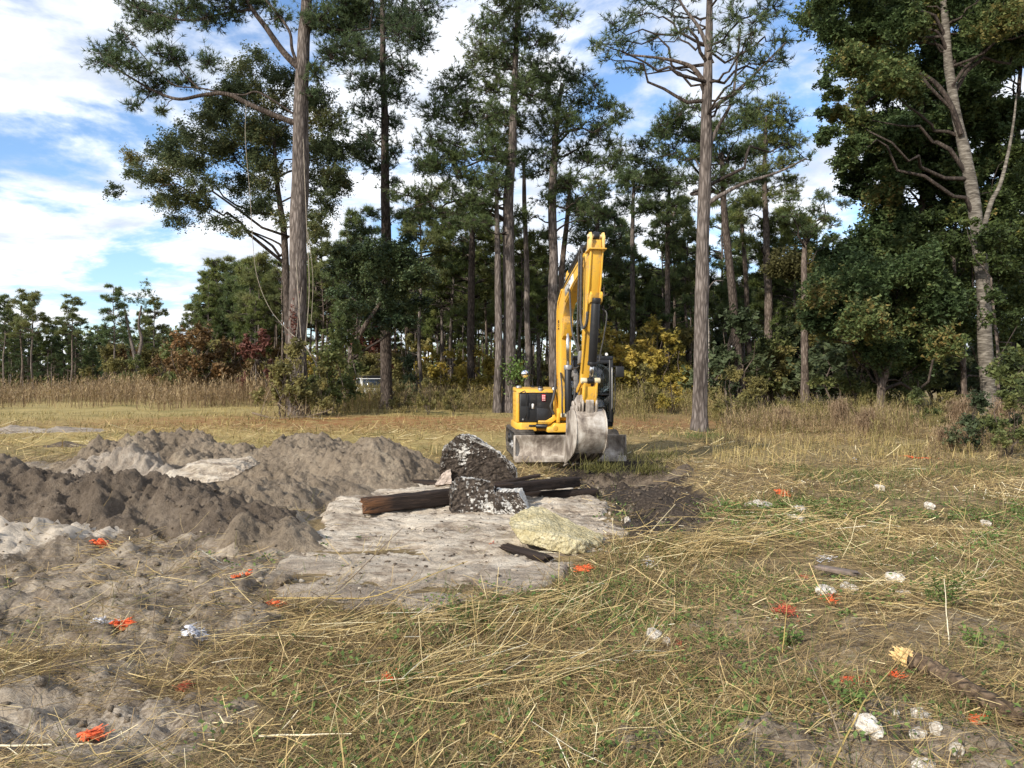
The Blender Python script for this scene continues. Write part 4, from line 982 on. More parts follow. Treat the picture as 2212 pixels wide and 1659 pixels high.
# --- the operator sitting in the cab
M_SKIN = plain('skin', (.48, .27, .18), .6, 0, .3, .1); M_SHIRT = plain('rust_red_shirt', (.42, .13, .075), .85, 0, .2, .2, 20); M_JEANS = plain('blue_jeans', (.055, .115, .20), .9, 0, .2, .25, 30); M_BOOT = plain('brown_boot', (.09, .05, .03), .7); M_HAIR = plain('dark_hair', (.03, .02, .015), .7)
def skinned(name, mat, bones, parent, sub=2):
    """one continuous skin grown round a chain of joints: {joint: (xyz, radius)}, edges"""
    joints, edges = bones; keys = list(joints); me = bpy.data.meshes.new(name)
    me.from_pydata([joints[k][0] for k in keys], [(keys.index(a), keys.index(b)) for a, b in edges], [])
    bm = bmesh.new(); bm.from_mesh(me); ly = bm.verts.layers.skin.verify(); bm.verts.ensure_lookup_table()
    for k, v in zip(keys, bm.verts): r = joints[k][1]; v[ly].radius = (r, r) if np.isscalar(r) else r
    bm.verts[0][ly].use_root = True; bm.to_mesh(me); bm.free(); me.materials.append(mat)
    o = link(name, me, parent); s = o.modifiers.new('skin', 'SKIN'); s.use_smooth_shade = True
    u = o.modifiers.new('sub', 'SUBSURF'); u.levels = sub; u.render_levels = sub; return o
PX = .63
J = {'pelvis': ((PX, .28, 1.26), .13), 'waist': ((PX, .28, 1.42), .125), 'chest': ((PX, .27, 1.62), .15), 'neck': ((PX, .25, 1.79), .055), 'jaw': ((PX, .21, 1.87), .065), 'head': ((PX, .23, 1.95), .092), 'crown': ((PX, .24, 2.03), .07), 'nose': ((PX, .125, 1.93), .018)}
E = [('pelvis', 'waist'), ('waist', 'chest'), ('chest', 'neck'), ('neck', 'jaw'), ('jaw', 'head'), ('head', 'crown'), ('head', 'nose')]
for s, n in ((-1, 'r'), (1, 'l')):
    J.update({n + 'sh': ((PX + s * .19, .26, 1.69), .065), n + 'el': ((PX + s * .29, .10, 1.46), .048), n + 'wr': ((PX + s * .29, -.12, 1.44), .032), n + 'pa': ((PX + s * .29, -.175, 1.435), .034),
              n + 'hip': ((PX + s * .09, .24, 1.25), .10), n + 'kn': ((PX + s * .15, -.22, 1.30), .072), n + 'an': ((PX + s * .15, -.42, .92), .048), n + 'to': ((PX + s * .15, -.55, .86), .04)})
    E += [('chest', n + 'sh'), (n + 'sh', n + 'el'), (n + 'el', n + 'wr'), (n + 'wr', n + 'pa'), ('pelvis', n + 'hip'), (n + 'hip', n + 'kn'), (n + 'kn', n + 'an'), (n + 'an', n + 'to')]
    for q, (dx, ln) in enumerate(((-.025, .05), (-.009, .06), (.008, .055), (.024, .042))):
        J[n + 'f%d' % q] = ((PX + s * .29 + dx, -.195, 1.42), .010); J[n + 'g%d' % q] = ((PX + s * .29 + dx, -.215, 1.42 - ln), .008); E += [(n + 'pa', n + 'f%d' % q), (n + 'f%d' % q, n + 'g%d' % q)]
    J[n + 'th'] = ((PX + s * .29 - s * .045, -.18, 1.41), .010); E.append((n + 'pa', n + 'th'))
PR = empty('person', (0, 0, 0), 'person in a rust-red shirt and blue jeans seated at the controls inside the cab', 'person')
PR.matrix_world = Matrix.Translation((1.106, 17.92, 0)) @ Matrix.Rotation(math.radians(5), 4, 'Z')
skinned('body', M_SKIN, (J, E), PR)
grow = lambda k, d: (J[k][0], J[k][1] + d)
K = ['waist', 'chest', 'rsh', 'lsh', 'rel', 'lel']; skinned('shirt', M_SHIRT, ({k: grow(k, .014) for k in K}, [('waist', 'chest'), ('chest', 'rsh'), ('chest', 'lsh'), ('rsh', 'rel'), ('lsh', 'lel')]), PR)
K = ['pelvis', 'rhip', 'lhip', 'rkn', 'lkn', 'ran', 'lan']; skinned('jeans', M_JEANS, ({k: grow(k, .014) for k in K}, [('pelvis', 'rhip'), ('pelvis', 'lhip'), ('rhip', 'rkn'), ('lhip', 'lkn'), ('rkn', 'ran'), ('lkn', 'lan')]), PR)
for n in 'rl': skinned('boot', M_BOOT, ({k: grow(n + k, .016) for k in ('an', 'to')}, [('an', 'to')]), PR)
for s in (-1, 1):
    mb = MB(); mb.add(ICO_V * .012 + np.array([PX + s * .034, .142, 1.955]), ICO_F); mb.build('eye', M_RUB, PR, True)
    mb = MB(); mb.add(ICO_V * np.array([.012, .02, .032]) + np.array([PX + s * .095, .225, 1.94]), ICO_F); mb.build('ear', M_SKIN, PR, True)
mb = MB(); tube(mb, [(PX - .025, .142, 1.885), (PX, .135, 1.883), (PX + .025, .142, 1.885)], .006, 6); mb.build('mouth', M_SHIRT, PR, True)
mb = MB(); v_, f_ = ico(3); v_ = v_ * np.array([.102, .105, .085]) + np.array([PX, .25, 1.995]); mb.add(v_, f_); mb.build('hair', M_HAIR, PR, True)

# ------------------------------------------------------------------ trees
M_BARK_GREY = bark_mat('grey_pine_bark', (0.046, 0.037, 0.032), (0.130, 0.108, 0.094), (0.275, 0.235, 0.21), 8, 1.6)
M_BARK_DARK = bark_mat('dark_pine_bark', (0.025, 0.020, 0.017), (0.075, 0.058, 0.048), (0.16, 0.13, 0.11), 8, 2.4)
M_BARK_MID = bark_mat('brown_pine_bark', (0.045, 0.034, 0.028), (0.135, 0.105, 0.085), (0.27, 0.22, 0.185), 8, 2.2)
M_BARK_PALE = bark_mat('pale_smooth_bark', (0.20, 0.17, 0.14), (0.36, 0.32, 0.27), (0.55, 0.50, 0.44), 5, 3.0, 0.4)
t = NT('mottled_white_bark'); p = t.co((1.5, 1.5, 5)); n = t.noise(p, 1.6, 6, 0.65, 0.6); q = t.noise(t.co((2, 2, 22)), 1.4, 4, 0.6, 0.5)
c = t.ramp(t.math('ADD', t.math('MULTIPLY', n, 0.55), t.math('MULTIPLY', q, 0.45)), [(0.36, (0.04, 0.034, 0.028)), (0.48, (0.11, 0.095, 0.077)), (0.58, (0.235, 0.21, 0.175)), (0.72, (0.42, 0.39, 0.34))]); t.bump(q, 0.5, 0.03)
M_BARK_BIRCH = t.finish(c, 0.85, 0, 0.2)

M_NEEDLE = leaf_mat('pine_needles', [(0.0, (0.045, 0.070, 0.029)), (0.45, (0.100, 0.142, 0.053)), (0.8, (0.160, 0.200, 0.072)), (1.0, (0.23, 0.24, 0.085))], 0.4, 0.5, 0.3)
M_NEEDLE_B = leaf_mat('bluish_pine_needles', [(0.0, (0.042, 0.068, 0.034)), (0.5, (0.092, 0.136, 0.061)), (0.85, (0.150, 0.190, 0.080)), (1.0, (0.21, 0.22, 0.085))], 0.4, 0.5, 0.3)
M_NEEDLE_M = leaf_mat('mid_pine_needles', [(0.0, (0.05, 0.07, 0.028)), (0.5, (0.155, 0.18, 0.066)), (1.0, (0.26, 0.25, 0.09))], 0.4, 0.5, 0.3)
M_NEEDLE_Y = leaf_mat('yellowish_pine_needles', [(0.0, (0.047, 0.068, 0.022)), (0.5, (0.115, 0.149, 0.041)), (1.0, (0.230, 0.236, 0.068))], 0.25, 0.5, 0.3)
M_LIMB = bark_mat('silhouette_limb_bark', (0.020, 0.016, 0.014), (0.055, 0.043, 0.036), (0.11, 0.088, 0.072), 9, 3.0, .6)  # bark tone darkened so sunlit limbs still stand as silhouettes on the sky
M_TWIG = plain('twig_bark', (0.05, 0.038, 0.031), 0.9)
M_OAK = leaf_mat('oak_leaves', [(0.0, (0.045, 0.062, 0.030)), (0.5, (0.105, 0.135, 0.066)), (0.85, (0.18, 0.20, 0.09)), (1.0, (0.26, 0.23, 0.095))], 0.4)
M_DARKLEAF = leaf_mat('dark_evergreen_leaves', [(0.0, (0.026, 0.042, 0.020)), (0.6, (0.062, 0.092, 0.040)), (1.0, (0.115, 0.14, 0.058))], 0.15, 0.4, 0.4)
M_SHADELEAF = leaf_mat('deep_green_leaves', [(0.0, (0.028, 0.046, 0.018)), (0.5, (0.078, 0.118, 0.044)), (0.85, (0.145, 0.180, 0.062)), (1.0, (0.24, 0.18, 0.06))], 0.35)
M_SWEETGUM = leaf_mat('sweetgum_leaves', [(0.0, (0.030, 0.045, 0.015)), (0.5, (0.072, 0.100, 0.030)), (0.86, (0.135, 0.155, 0.045)), (0.97, (0.22, 0.15, 0.04)), (1.0, (0.34, 0.11, 0.04))], 0.25)
M_AUT_YEL = leaf_mat('yellow_autumn_leaves', [(0.0, (0.143, 0.132, 0.033)), (0.5, (0.330, 0.264, 0.055)), (1.0, (0.506, 0.374, 0.088))], 0.3)
M_AUT_ORG = leaf_mat('orange_autumn_leaves', [(0.0, (0.10, 0.07, 0.035)), (0.5, (0.20, 0.125, 0.055)), (1.0, (0.31, 0.17, 0.075))], 0.25)
M_AUT_BRN = leaf_mat('brown_olive_leaves', [(0.0, (0.09, 0.07, 0.035)), (0.5, (0.19, 0.135, 0.06)), (1.0, (0.29, 0.19, 0.085))], 0.25)
M_AUT_RED = leaf_mat('red_autumn_leaves', [(0.0, (0.09, 0.04, 0.03)), (1.0, (0.19, 0.075, 0.055))], 0.25)
M_OLIVE = leaf_mat('olive_shrub_leaves', [(0.0, (0.11, 0.105, 0.042)), (0.5, (0.22, 0.20, 0.072)), (1.0, (0.36, 0.30, 0.115))], 0.4)
M_MIDLEAF = leaf_mat('mid_green_leaves', [(0.0, (0.075, 0.095, 0.035)), (0.5, (0.15, 0.175, 0.06)), (1.0, (0.27, 0.25, 0.09))], 0.4)
M_GREENLEAF = leaf_mat('fresh_green_leaves', [(0.0, (0.061, 0.101, 0.027)), (0.5, (0.135, 0.209, 0.054)), (1.0, (0.243, 0.297, 0.081))], 0.3)
M_BROWNDRY = leaf_mat('dry_brown_seed_heads', [(0.0, (0.143, 0.094, 0.055)), (0.5, (0.297, 0.209, 0.132)), (1.0, (0.462, 0.341, 0.220))], 0.2, 0.9, 0.1)

def wobble(A, B, n, amp, sag=0.0):
    A, B = np.array(A, float), np.array(B, float); t_ = np.linspace(0, 1, n)[:, None]
    L = np.linalg.norm(B - A)
    off = np.cumsum(R.normal(size=(n, 3)), 0); off -= off[0] + (off[-1] - off[0]) * t_
    P = A + (B - A) * t_ + off * amp * L / n
    P[:, 2] += sag * L * np.sin(np.pi * t_[:, 0])
    return P
def foliage(mb, c, r, n, kind, base_rnd, root=None, size=0.2, tone=0.0, dens=1.0, K=12, leafn=26):
    """a bough: twigs out to n tips inside the ellipsoid r about c, each tip a needle tuft or a spray of leaves"""
    c = np.array(c, float); r = np.array(r, float)
    n = max(3, int(n * dens))
    if kind != 'pine': r = r * np.array([1.12, 1.12, 1.4])
    d = unit(n); rad = R.random(n) ** 0.45
    lump = 0.75 + 0.45 * vnoise(d[:, 0] * 2 + c[0], d[:, 1] * 2 + c[1], d[:, 2] * 2 + c[2])
    P = c + d * (rad * lump)[:, None] * r
    P[:, 2] += 0.1 * r[2]
    k = max(2, n // 9)
    sub = c + unit(k) * (R.random((k, 1)) ** 0.6) * r * 0.55
    near = np.argmin(((P[:, None] - sub[None]) ** 2).sum(2), 1)
    if root is not None: sticks(mb, np.repeat(np.array(root)[None], k, 0), sub, 0.022 * size / .2, 0.010 * size / .2, 1)
    sticks(mb, sub[near], P, 0.010 * size / .2, 0.005 * size / .2, 1)
    D = P - sub[near]; D /= np.linalg.norm(D, axis=1, keepdims=True) + 1e-6
    D = D * 0.8 + np.array([0, 0, 0.35]) + unit(n) * 0.3; D /= np.linalg.norm(D, axis=1, keepdims=True)
    rn = np.clip(base_rnd + R.normal(0, 0.10 if kind == 'pine' else .17) + R.normal(0, 0.09, n) + tone, 0, 1)
    if kind == 'pine':
        h_ = R.random(n) < .6; P2 = sub[near] * .34 + P * .66 + R.normal(0, .04, P.shape)
        tufts(mb, np.vstack([P, P2[h_]]), np.vstack([D, D[h_]]), size * R.uniform(.8, 1.2, n + h_.sum()), K, size * 0.118, rnd=np.concatenate([rn, rn[h_]]))
    else:
        m = leafn; t_ = R.uniform(.25, 1.08, (n, m, 1)); Q = sub[near][:, None] * (1 - t_) + P[:, None] * t_ + R.normal(0, .085, (n, m, 3)) * (r.mean() ** .5)
        tri_leaves(mb, Q.reshape(-1, 3), size * 1.12, rnd=np.clip(np.repeat(rn, m) + R.normal(0, .10, n * m), 0, 1), up=0.35)

DP, DB = 100.0, 330.0
def tree(name, label, cat, trunk, Y, boughs, kind, mleaf, mbark, size, dens, group=None, depth=1.0, tone=0.45, limb_every=True, K=9, leafn=26, attach_k=0.35, more=None, anchors=None):
    """trunk: (u, v, width) from the ground up; boughs: (u, v, ru, rv) as seen, each set at its own depth about Y"""
    tp = np.array([W(u, v, Y) for u, v, w in trunk]); tr = np.array([w * 0.5 * Y / FL for u, v, w in trunk])
    base = tp[0].copy(); base[2] = gh(base[0:1], base[1:2])[0]
    root = empty(name, tuple(base), label, cat, group)
    # smooth trunk with a flared foot
    s = np.concatenate([[0], np.cumsum(np.linalg.norm(np.diff(tp, axis=0), axis=1))]); m = max(18, int(s[-1] / 0.6)); ss = np.linspace(0, s[-1], m)
    P = np.stack([np.interp(ss, s, tp[:, q]) for q in range(3)], 1); rr = np.interp(ss, s, tr)
    P[:, 0] += 0.05 * fbm(ss * .35, ss * 0 + Y, o=2) * np.minimum(ss / 3, 1); P[:, 1] += 0.08 * fbm(ss * .3 + 7, ss * 0 + Y, o=2)
    rr = rr * (1 + 0.40 * np.exp(-ss / 0.35)) * (1 + .05 * fbm(ss * 1.5, ss * 0 + Y * 2, o=2)); P[0, 2] = min(P[0, 2], base[2]) - 0.25
    mb = MB(); tube(mb, P - base, rr, 14); trunk_o = mb.build('trunk', mbark, root, True)
    cr = MB()
    extra = [(u + R.normal(0, 34), v + R.normal(0, 26), ru * .8, rv * .8) for (u, v, ru, rv) in boughs if R.random() < (more if more is not None else .4)]
    nb0 = len(boughs)
    for ib, (u, v, ru, rv) in enumerate(list(boughs) + extra):
        k = Y / FL; rx, rz = ru * k * 1.5, rv * k * 1.42
        yy = Y + R.normal(0, 0.45) * depth * (2.2 if kind == 'pine' else 2.6)
        c = W(u, v, yy)
        j = np.argmin(np.abs(P[:, 2] - (c[2] - attach_k * np.hypot(c[0] - np.interp(c[2], P[:, 2], P[:, 0]), yy - Y))))
        j = int(np.clip(j, m * 0.25, m - 2)); a = P[j]
        if anchors is not None:
            dd = np.linalg.norm(anchors - c, axis=1) + 2.5 * np.maximum(anchors[:, 2] - c[2], 0); q_ = np.argmin(dd)
            if dd[q_] < np.linalg.norm(c - a): a = anchors[q_]
        L = np.linalg.norm(c - a)
        if L > 0.35 and ib < nb0 and (ib % 2 == 0 or kind == 'pine'):
            lp = wobble(a, c, 9, 0.55, 0.05); lr = np.linspace(min(rr[j] * 0.5, 0.018 + 0.014 * L), 0.012, 9)
            lm = MB(); tube(lm, lp - base, lr, 7); lm.build('limb', M_LIMB, root, True)
        foliage(cr, c - base, (rx, min(rx, rz) * 1.1 + 0.25, rz), (DP if kind == 'pine' else DB) * rx * rz, kind, tone + 0.10 * (HZ - v) / 800.0, a - base if L < .35 else c - base, size, 0, dens, K, leafn)
    if boughs: cr.build('crown', [mleaf, M_TWIG], root, kind='stuff')
    return root, base, P, rr

def through(pts, Y, dy=None):
    q = np.array([W(u, v, Y + (0 if dy is None else dy[i])) for i, (u, v) in enumerate(pts)])
    n = len(q); tt = np.linspace(0, n - 1, n * 6); out = []
    for x in tt:
        i = min(int(x), n - 2); f = x - i; p0, p1, p2, p3 = q[max(i - 1, 0)], q[i], q[i + 1], q[min(i + 2, n - 1)]
        out.append(0.5 * ((2 * p1) + (-p0 + p2) * f + (2 * p0 - 5 * p1 + 4 * p2 - p3) * f * f + (-p0 + 3 * p1 - 3 * p2 + p3) * f ** 3))
    return np.array(out)
HP = 'tall pines standing at the edge of the clearing'
# the big pine at left with its long limb
LIMBS_A = (([(645, 268), (600, 252), (540, 226), (490, 203), (440, 205), (385, 214), (330, 195), (270, 160), (215, 128)], .17, .03), ([(648, 150), (610, 110), (575, 60), (545, 20), (520, -30)], .20, .08), ([(652, 160), (632, 110), (626, 70), (600, 30), (575, 0), (560, -40)], .10, .04), ([(655, 55), (700, 60), (750, 66), (800, 62)], .07, .03), ([(640, 250), (560, 200), (520, 205), (430, 190), (370, 180), (300, 110), (262, 60)], .06, .02), ([(545, 20), (480, 30), (400, 44), (320, 24), (280, 10)], .08, .02), ([(430, 192), (390, 150), (370, 110)], .05, .02))
ANCH_A = np.concatenate([through(p_, 35.8) for p_, _, _ in LIMBS_A])
rootA, bA, PA, rA = tree('pine_tree', 'biggest pine, thick grey scaly trunk left of centre with a long limb reaching left', 'pine tree',
    [(646, 896, 42), (644, 780, 40), (642, 640, 38), (646, 480, 37), (650, 330, 35), (655, 170, 30), (660, 40, 24), (664, -120, 16), (666, -300, 8)], 36,
    [(232, 118, 34, 26), (266, 92, 32, 24), (300, 150, 42, 28), (345, 118, 24, 24), (378, 128, 34, 34), (402, 178, 34, 20), (330, 196, 40, 20), (228, 142, 30, 20), (290, 228, 24, 14), (350, 240, 20, 12),
     (298, 16, 44, 30), (345, 40, 46, 26), (400, 20, 50, 34), (452, 44, 50, 26), (505, 18, 50, 30), (560, 6, 44, 26), (430, -40, 70, 40), (540, -60, 70, 40), (600, 40, 34, 24),
     (690, 40, 44, 36), (735, 66, 52, 36), (770, 30, 52, 36), (715, 118, 36, 30), (760, 100, 36, 26), (700, -30, 60, 40), (790, -20, 60, 40), (640, -90, 60, 40), (680, 160, 30, 24), (600, -140, 80, 50), (720, -150, 80, 50)],
    'pine', M_NEEDLE_B, M_BARK_GREY, 0.26, 1.05, HP, tone=0.42, depth=.6, anchors=ANCH_A)
M_VINEB = plain('pale_vine_bark', (0.28, 0.24, 0.19), 0.9, var=0.3)
# its two thick limbs as seen
for pts, r0, r1 in LIMBS_A:
    P = through(pts, 36 - .2); mb = MB(); tube(mb, P - bA, np.linspace(r0 * .85, r1, len(P)), 9); mb.build('limb', M_BARK_DARK, rootA, True)
for pts, r in (([(532, 222), (530, 300), (540, 420), (546, 520), (556, 600), (585, 670), (628, 720)], .013), ([(628, 720), (660, 750), (684, 790), (692, 830), (680, 868), (640, 892)], .028), ([(655, 300), (662, 480), (668, 620), (660, 740)], .018), ([(640, 560), (648, 700), (655, 800), (640, 880)], .022), ([(652, 620), (640, 730), (632, 860)], .014), ([(665, 500), (676, 600), (672, 700)], .012)):
    P = through(pts, 35.2); mb = MB(); tube(mb, P - P[-1], r, 6)
    o = mb.build('vine', M_VINEB, None, True); o.location = tuple(P[-1])
    lab = {.013: 'pale vine hanging straight down from the long limb of the biggest pine', .022: 'thin pale vine climbing the face of the biggest pine trunk', .028: 'thick pale vine curving to the ground at the foot of the biggest pine', .018: 'pale vine running down the upper right side of the biggest pine trunk', .014: 'slender vine on the left face of the biggest pine trunk', .012: 'short thin vine beside the right edge of the biggest pine trunk'}[r]
    tag(o, lab, 'vine', 'vines on the biggest pine')
# red creeper on the trunk
mb = MB(); q = np.array([W(633 + R.normal(0, 4), 690 + R.normal(0, 26), 35.4) for _ in range(120)]); leaves(mb, q - q[0], 0.13, up=0.0); o = mb.build('creeper', M_AUT_RED); o.location = tuple(q[0]); tag(o, 'dark red creeper leaves on the left side of the biggest pine trunk', 'creeper')

tree('pine_tree', 'dark slim straight pine right of the biggest pine', 'pine tree', [(836, 880, 26), (834, 700, 24), (833, 500, 21), (830, 300, 17), (828, 100, 12), (826, -120, 7)], 44,
     [(770, 30, 54, 40), (830, 60, 50, 40), (865, 36, 56, 40), (920, 22, 46, 30), (885, 92, 46, 36), (780, 112, 40, 36), (870, 150, 42, 30), (780, 182, 40, 30), (860, 212, 36, 28), (790, 242, 42, 28), (842, 268, 36, 30), (800, 300, 36, 28), (848, 330, 26, 32), (820, 366, 34, 24), (782, 335, 34, 22), (740, 280, 28, 20), (868, 470, 24, 16), (804, 466, 24, 14), (900, 60, 40, 30), (830, -60, 80, 50), (900, -50, 60, 40), (815, 130, 40, 30), (850, 395, 22, 16)], 'pine', M_NEEDLE_B, M_BARK_DARK, 0.26, 0.85, HP)
tree('pine_tree', 'tallest central pine with a long level limb reaching left', 'pine tree', [(1100, 892, 30), (1100, 760, 28), (1100, 600, 26), (1100, 430, 23), (1106, 300, 18), (1112, 150, 13), (1118, 20, 9), (1120, -60, 5)], 40,
     [(1100, 20, 46, 36), (1160, 12, 46, 28), (1050, 62, 46, 36), (1120, 82, 56, 36), (1180, 92, 36, 28), (1040, 122, 46, 36), (1100, 142, 56, 36), (1160, 152, 36, 32), (1000, 172, 46, 36), (1060, 192, 46, 36), (960, 202, 40, 36), (1130, 202, 42, 36), (940, 252, 42, 36), (1000, 262, 46, 36), (1060, 262, 46, 36), (1120, 272, 36, 36), (930, 312, 42, 32), (980, 332, 46, 32), (1050, 332, 46, 32), (1000, 382, 46, 28), (930, 362, 36, 28), (880, 422, 46, 20), (940, 422, 46, 22), (1010, 432, 46, 22), (1060, 402, 36, 28), (900, 462, 36, 18), (960, 472, 36, 18), (1030, 482, 36, 18), (870, 468, 24, 16), (1075, -30, 60, 36), (1130, -50, 60, 36), (1060, 300, 40, 30), (1100, 340, 36, 28)], 'pine', M_NEEDLE, M_BARK_GREY, 0.26, 1.0, HP, attach_k=0.1, depth=1.5)
tree('pine_tree', 'forked pine with a round open crown behind the raised boom', 'pine tree', [(1199, 885, 24), (1196, 700, 22), (1194, 520, 20), (1193, 420, 18), (1200, 300, 13), (1215, 180, 7)], 42,
     [(1212, 150, 36, 26), (1242, 172, 32, 28), (1182, 178, 30, 26), (1190, 222, 42, 32), (1250, 222, 42, 32), (1282, 200, 28, 26), (1312, 232, 28, 22), (1342, 250, 28, 18), (1232, 272, 42, 32), (1292, 282, 36, 28), (1182, 292, 36, 28), (1322, 312, 32, 22), (1252, 332, 42, 28), (1192, 342, 36, 28), (1312, 352, 32, 22), (1162, 372, 32, 22), (1232, 392, 42, 28), (1292, 402, 36, 28), (1182, 432, 36, 22), (1252, 452, 36, 22), (1132, 472, 32, 20), (1300, 460, 28, 18)], 'pine', M_NEEDLE, M_BARK_GREY, 0.26, 0.8, HP)
rootJ, bJ, PJ, rJ = tree('pine_tree', 'tall grey pine right of the excavator with a bare broken limb pointing right', 'pine tree', [(1510, 936, 33), (1514, 780, 31), (1520, 560, 29), (1524, 420, 27), (1529, 200, 22), (1531, 100, 17), (1535, -60, 11), (1537, -260, 6)], 26,
     [(1300, 95, 34, 24), (1330, 60, 40, 26), (1372, 34, 44, 26), (1345, 105, 42, 28), (1310, 124, 32, 16), (1372, 150, 42, 18), (1410, 90, 30, 22), (1432, 132, 32, 16), (1390, 0, 46, 28), (1450, 22, 36, 28), (1482, 62, 28, 28), (1582, 30, 44, 32), (1622, 72, 40, 30), (1662, 22, 46, 32), (1602, 122, 40, 26), (1652, 132, 36, 26), (1612, 182, 36, 22), (1582, 222, 30, 18), (1642, 172, 32, 22), (1560, 92, 32, 28), (1692, 82, 36, 26), (1740, 344, 16, 14), (1500, -40, 60, 40), (1600, -60, 80, 50), (1420, -60, 60, 40), (1690, 130, 30, 20)], 'pine', M_NEEDLE_B, M_BARK_GREY, 0.22, 0.62, HP)
for pts, r0, r1 in (([(1528, 440), (1560, 420), (1610, 395), (1680, 372), (1742, 342)], .085, .025), ([(1528, 190), (1500, 150), (1470, 135), (1420, 125), (1350, 118)], .10, .03), ([(1529, 240), (1560, 218), (1600, 190), (1650, 140), (1700, 90)], .08, .03), ([(1528, 330), (1548, 280), (1580, 220), (1590, 150), (1600, 60)], .07, .03), ([(1531, 110), (1510, 60), (1480, 20), (1450, -30)], .08, .03), ([(1520, 372), (1506, 352), (1503, 342)], .03, .015), ([(1522, 640), (1540, 610), (1562, 606)], .025, .012)):
    P = through(pts, 26 - .1); mb = MB(); tube(mb, P - bJ, np.linspace(r0, r1, len(P)), 8); mb.build('limb', M_BARK_GREY if r0 < .09 else M_BARK_MID, rootJ, True)
tree('pine_tree', 'dark leaning pine just right of the tall grey pine', 'pine tree', [(1608, 868, 21), (1592, 720, 19), (1572, 520, 16), (1563, 430, 13), (1556, 330, 8)], 45,
     [(1490, 232, 32, 22), (1450, 262, 36, 26), (1424, 292, 32, 24), (1482, 292, 40, 28), (1560, 282, 42, 32), (1612, 262, 32, 28), (1442, 332, 36, 26), (1502, 342, 42, 28), (1572, 342, 46, 32), (1612, 332, 36, 28), (1422, 372, 36, 22), (1482, 392, 36, 22), (1560, 392, 42, 28), (1602, 392, 36, 22), (1382, 350, 36, 22), (1530, 300, 36, 28)], 'pine', M_NEEDLE, M_BARK_DARK, 0.27, 1.0, HP)
tree('pine_tree', 'yellow-green pine with a pointed top right of the dark leaning pine', 'pine tree', [(1664, 838, 19), (1658, 600, 16), (1651, 440, 12), (1653, 330, 8), (1656, 250, 5)], 52,
     [(1662, 230, 40, 22), (1692, 262, 36, 26), (1632, 262, 36, 26), (1672, 302, 42, 26), (1712, 312, 30, 24), (1632, 322, 36, 26), (1692, 352, 36, 22), (1642, 372, 36, 22), (1702, 392, 32, 20), (1662, 422, 32, 18), (1622, 432, 32, 18), (1682, 472, 28, 18), (1652, 492, 32, 20), (1600, 470, 26, 18), (1610, 520, 26, 16)], 'pine', M_NEEDLE_Y, M_BARK_MID, 0.28, 1.0, HP)
tree('pine_tree', 'small broken-topped pine with two forking limbs before the dark wood', 'pine tree', [(1738, 838, 16), (1739, 650, 14), (1737, 540, 11), (1737, 515, 5)], 42, [(1762, 455, 28, 16), (1790, 478, 28, 16), (1704, 432, 22, 14), (1792, 520, 22, 14), (1720, 470, 20, 12), (1775, 425, 24, 14)], 'pine', M_NEEDLE, M_BARK_MID, 0.26, 0.8, HP, attach_k=0.9)
slim = [
 ('slender dark pine standing behind the brush left of the excavator', [(1018, 862, 17), (1018, 700, 16), (1020, 520, 13), (1022, 420, 8)], 50, M_BARK_DARK, M_NEEDLE, [(1010, 440, 30, 20), (1040, 470, 30, 18), (990, 480, 26, 16), (1024, 400, 26, 20), (1000, 540, 22, 14)]),
 ('slim pale pine trunk cut clean at its foot, left of the vine-covered trunk', [(1074, 896, 17), (1077, 700, 15), (1075, 520, 12), (1074, 400, 8)], 39.5, M_BARK_GREY, M_NEEDLE, [(1060, 420, 28, 18), (1090, 390, 28, 20), (1045, 440, 22, 14)]),
 ('bare grey pole-like pine between the central pine and the forked pine', [(1140, 868, 14), (1137, 600, 12), (1134, 420, 9), (1133, 340, 6)], 46, M_BARK_GREY, M_NEEDLE, [(1125, 350, 26, 18), (1150, 330, 24, 16), (1140, 380, 20, 14)]),
 ('leaning slim pine touching the forked pine behind the boom', [(1203, 868, 15), (1214, 600, 13), (1226, 470, 10), (1232, 400, 7)], 47, M_BARK_MID, M_NEEDLE, [(1240, 440, 32, 22), (1262, 480, 30, 18), (1225, 400, 26, 18), (1250, 520, 26, 16)]),
 ('dense dark pine right behind the tip of the boom', [(1290, 862, 15), (1292, 600, 12), (1290, 440, 8)], 50, M_BARK_DARK, M_NEEDLE_B, [(1272, 442, 34, 28), (1312, 472, 38, 28), (1272, 502, 38, 28), (1322, 522, 38, 28), (1292, 562, 38, 28), (1330, 575, 32, 22), (1350, 545, 28, 18), (1300, 420, 26, 20), (1262, 560, 28, 22)]),
 ('thin pine with an open crown between the boom and the tall grey pine', [(1366, 858, 13), (1365, 600, 11), (1368, 440, 8), (1371, 380, 5)], 55, M_BARK_GREY, M_NEEDLE, [(1350, 402, 30, 22), (1392, 412, 32, 22), (1346, 442, 28, 20), (1402, 452, 28, 18), (1362, 382, 36, 22), (1412, 384, 40, 26), (1335, 360, 32, 22), (1375, 500, 24, 14)]),
 ('thin dark pine left of the tall grey pine, its crown low and loose', [(1441, 858, 13), (1441, 600, 11), (1445, 430, 8), (1446, 390, 5)], 54, M_BARK_MID, M_NEEDLE, [(1440, 402, 36, 26), (1412, 442, 32, 22), (1472, 442, 28, 20), (1432, 482, 32, 20), (1480, 482, 24, 16), (1462, 522, 24, 14), (1415, 510, 22, 14)]),
 ('thin pine trunk close behind the dark leaning pine', [(1625, 845, 11), (1610, 600, 10), (1600, 440, 7)], 56, M_BARK_DARK, M_NEEDLE, [(1590, 440, 28, 18), (1620, 420, 26, 18), (1600, 480, 24, 14)]),
]
for lab, tk, Y, bk, nd, bo in slim: tree('pine_tree', lab, 'pine tree', tk, Y, bo, 'pine', nd, bk, 0.28, 0.9, HP)
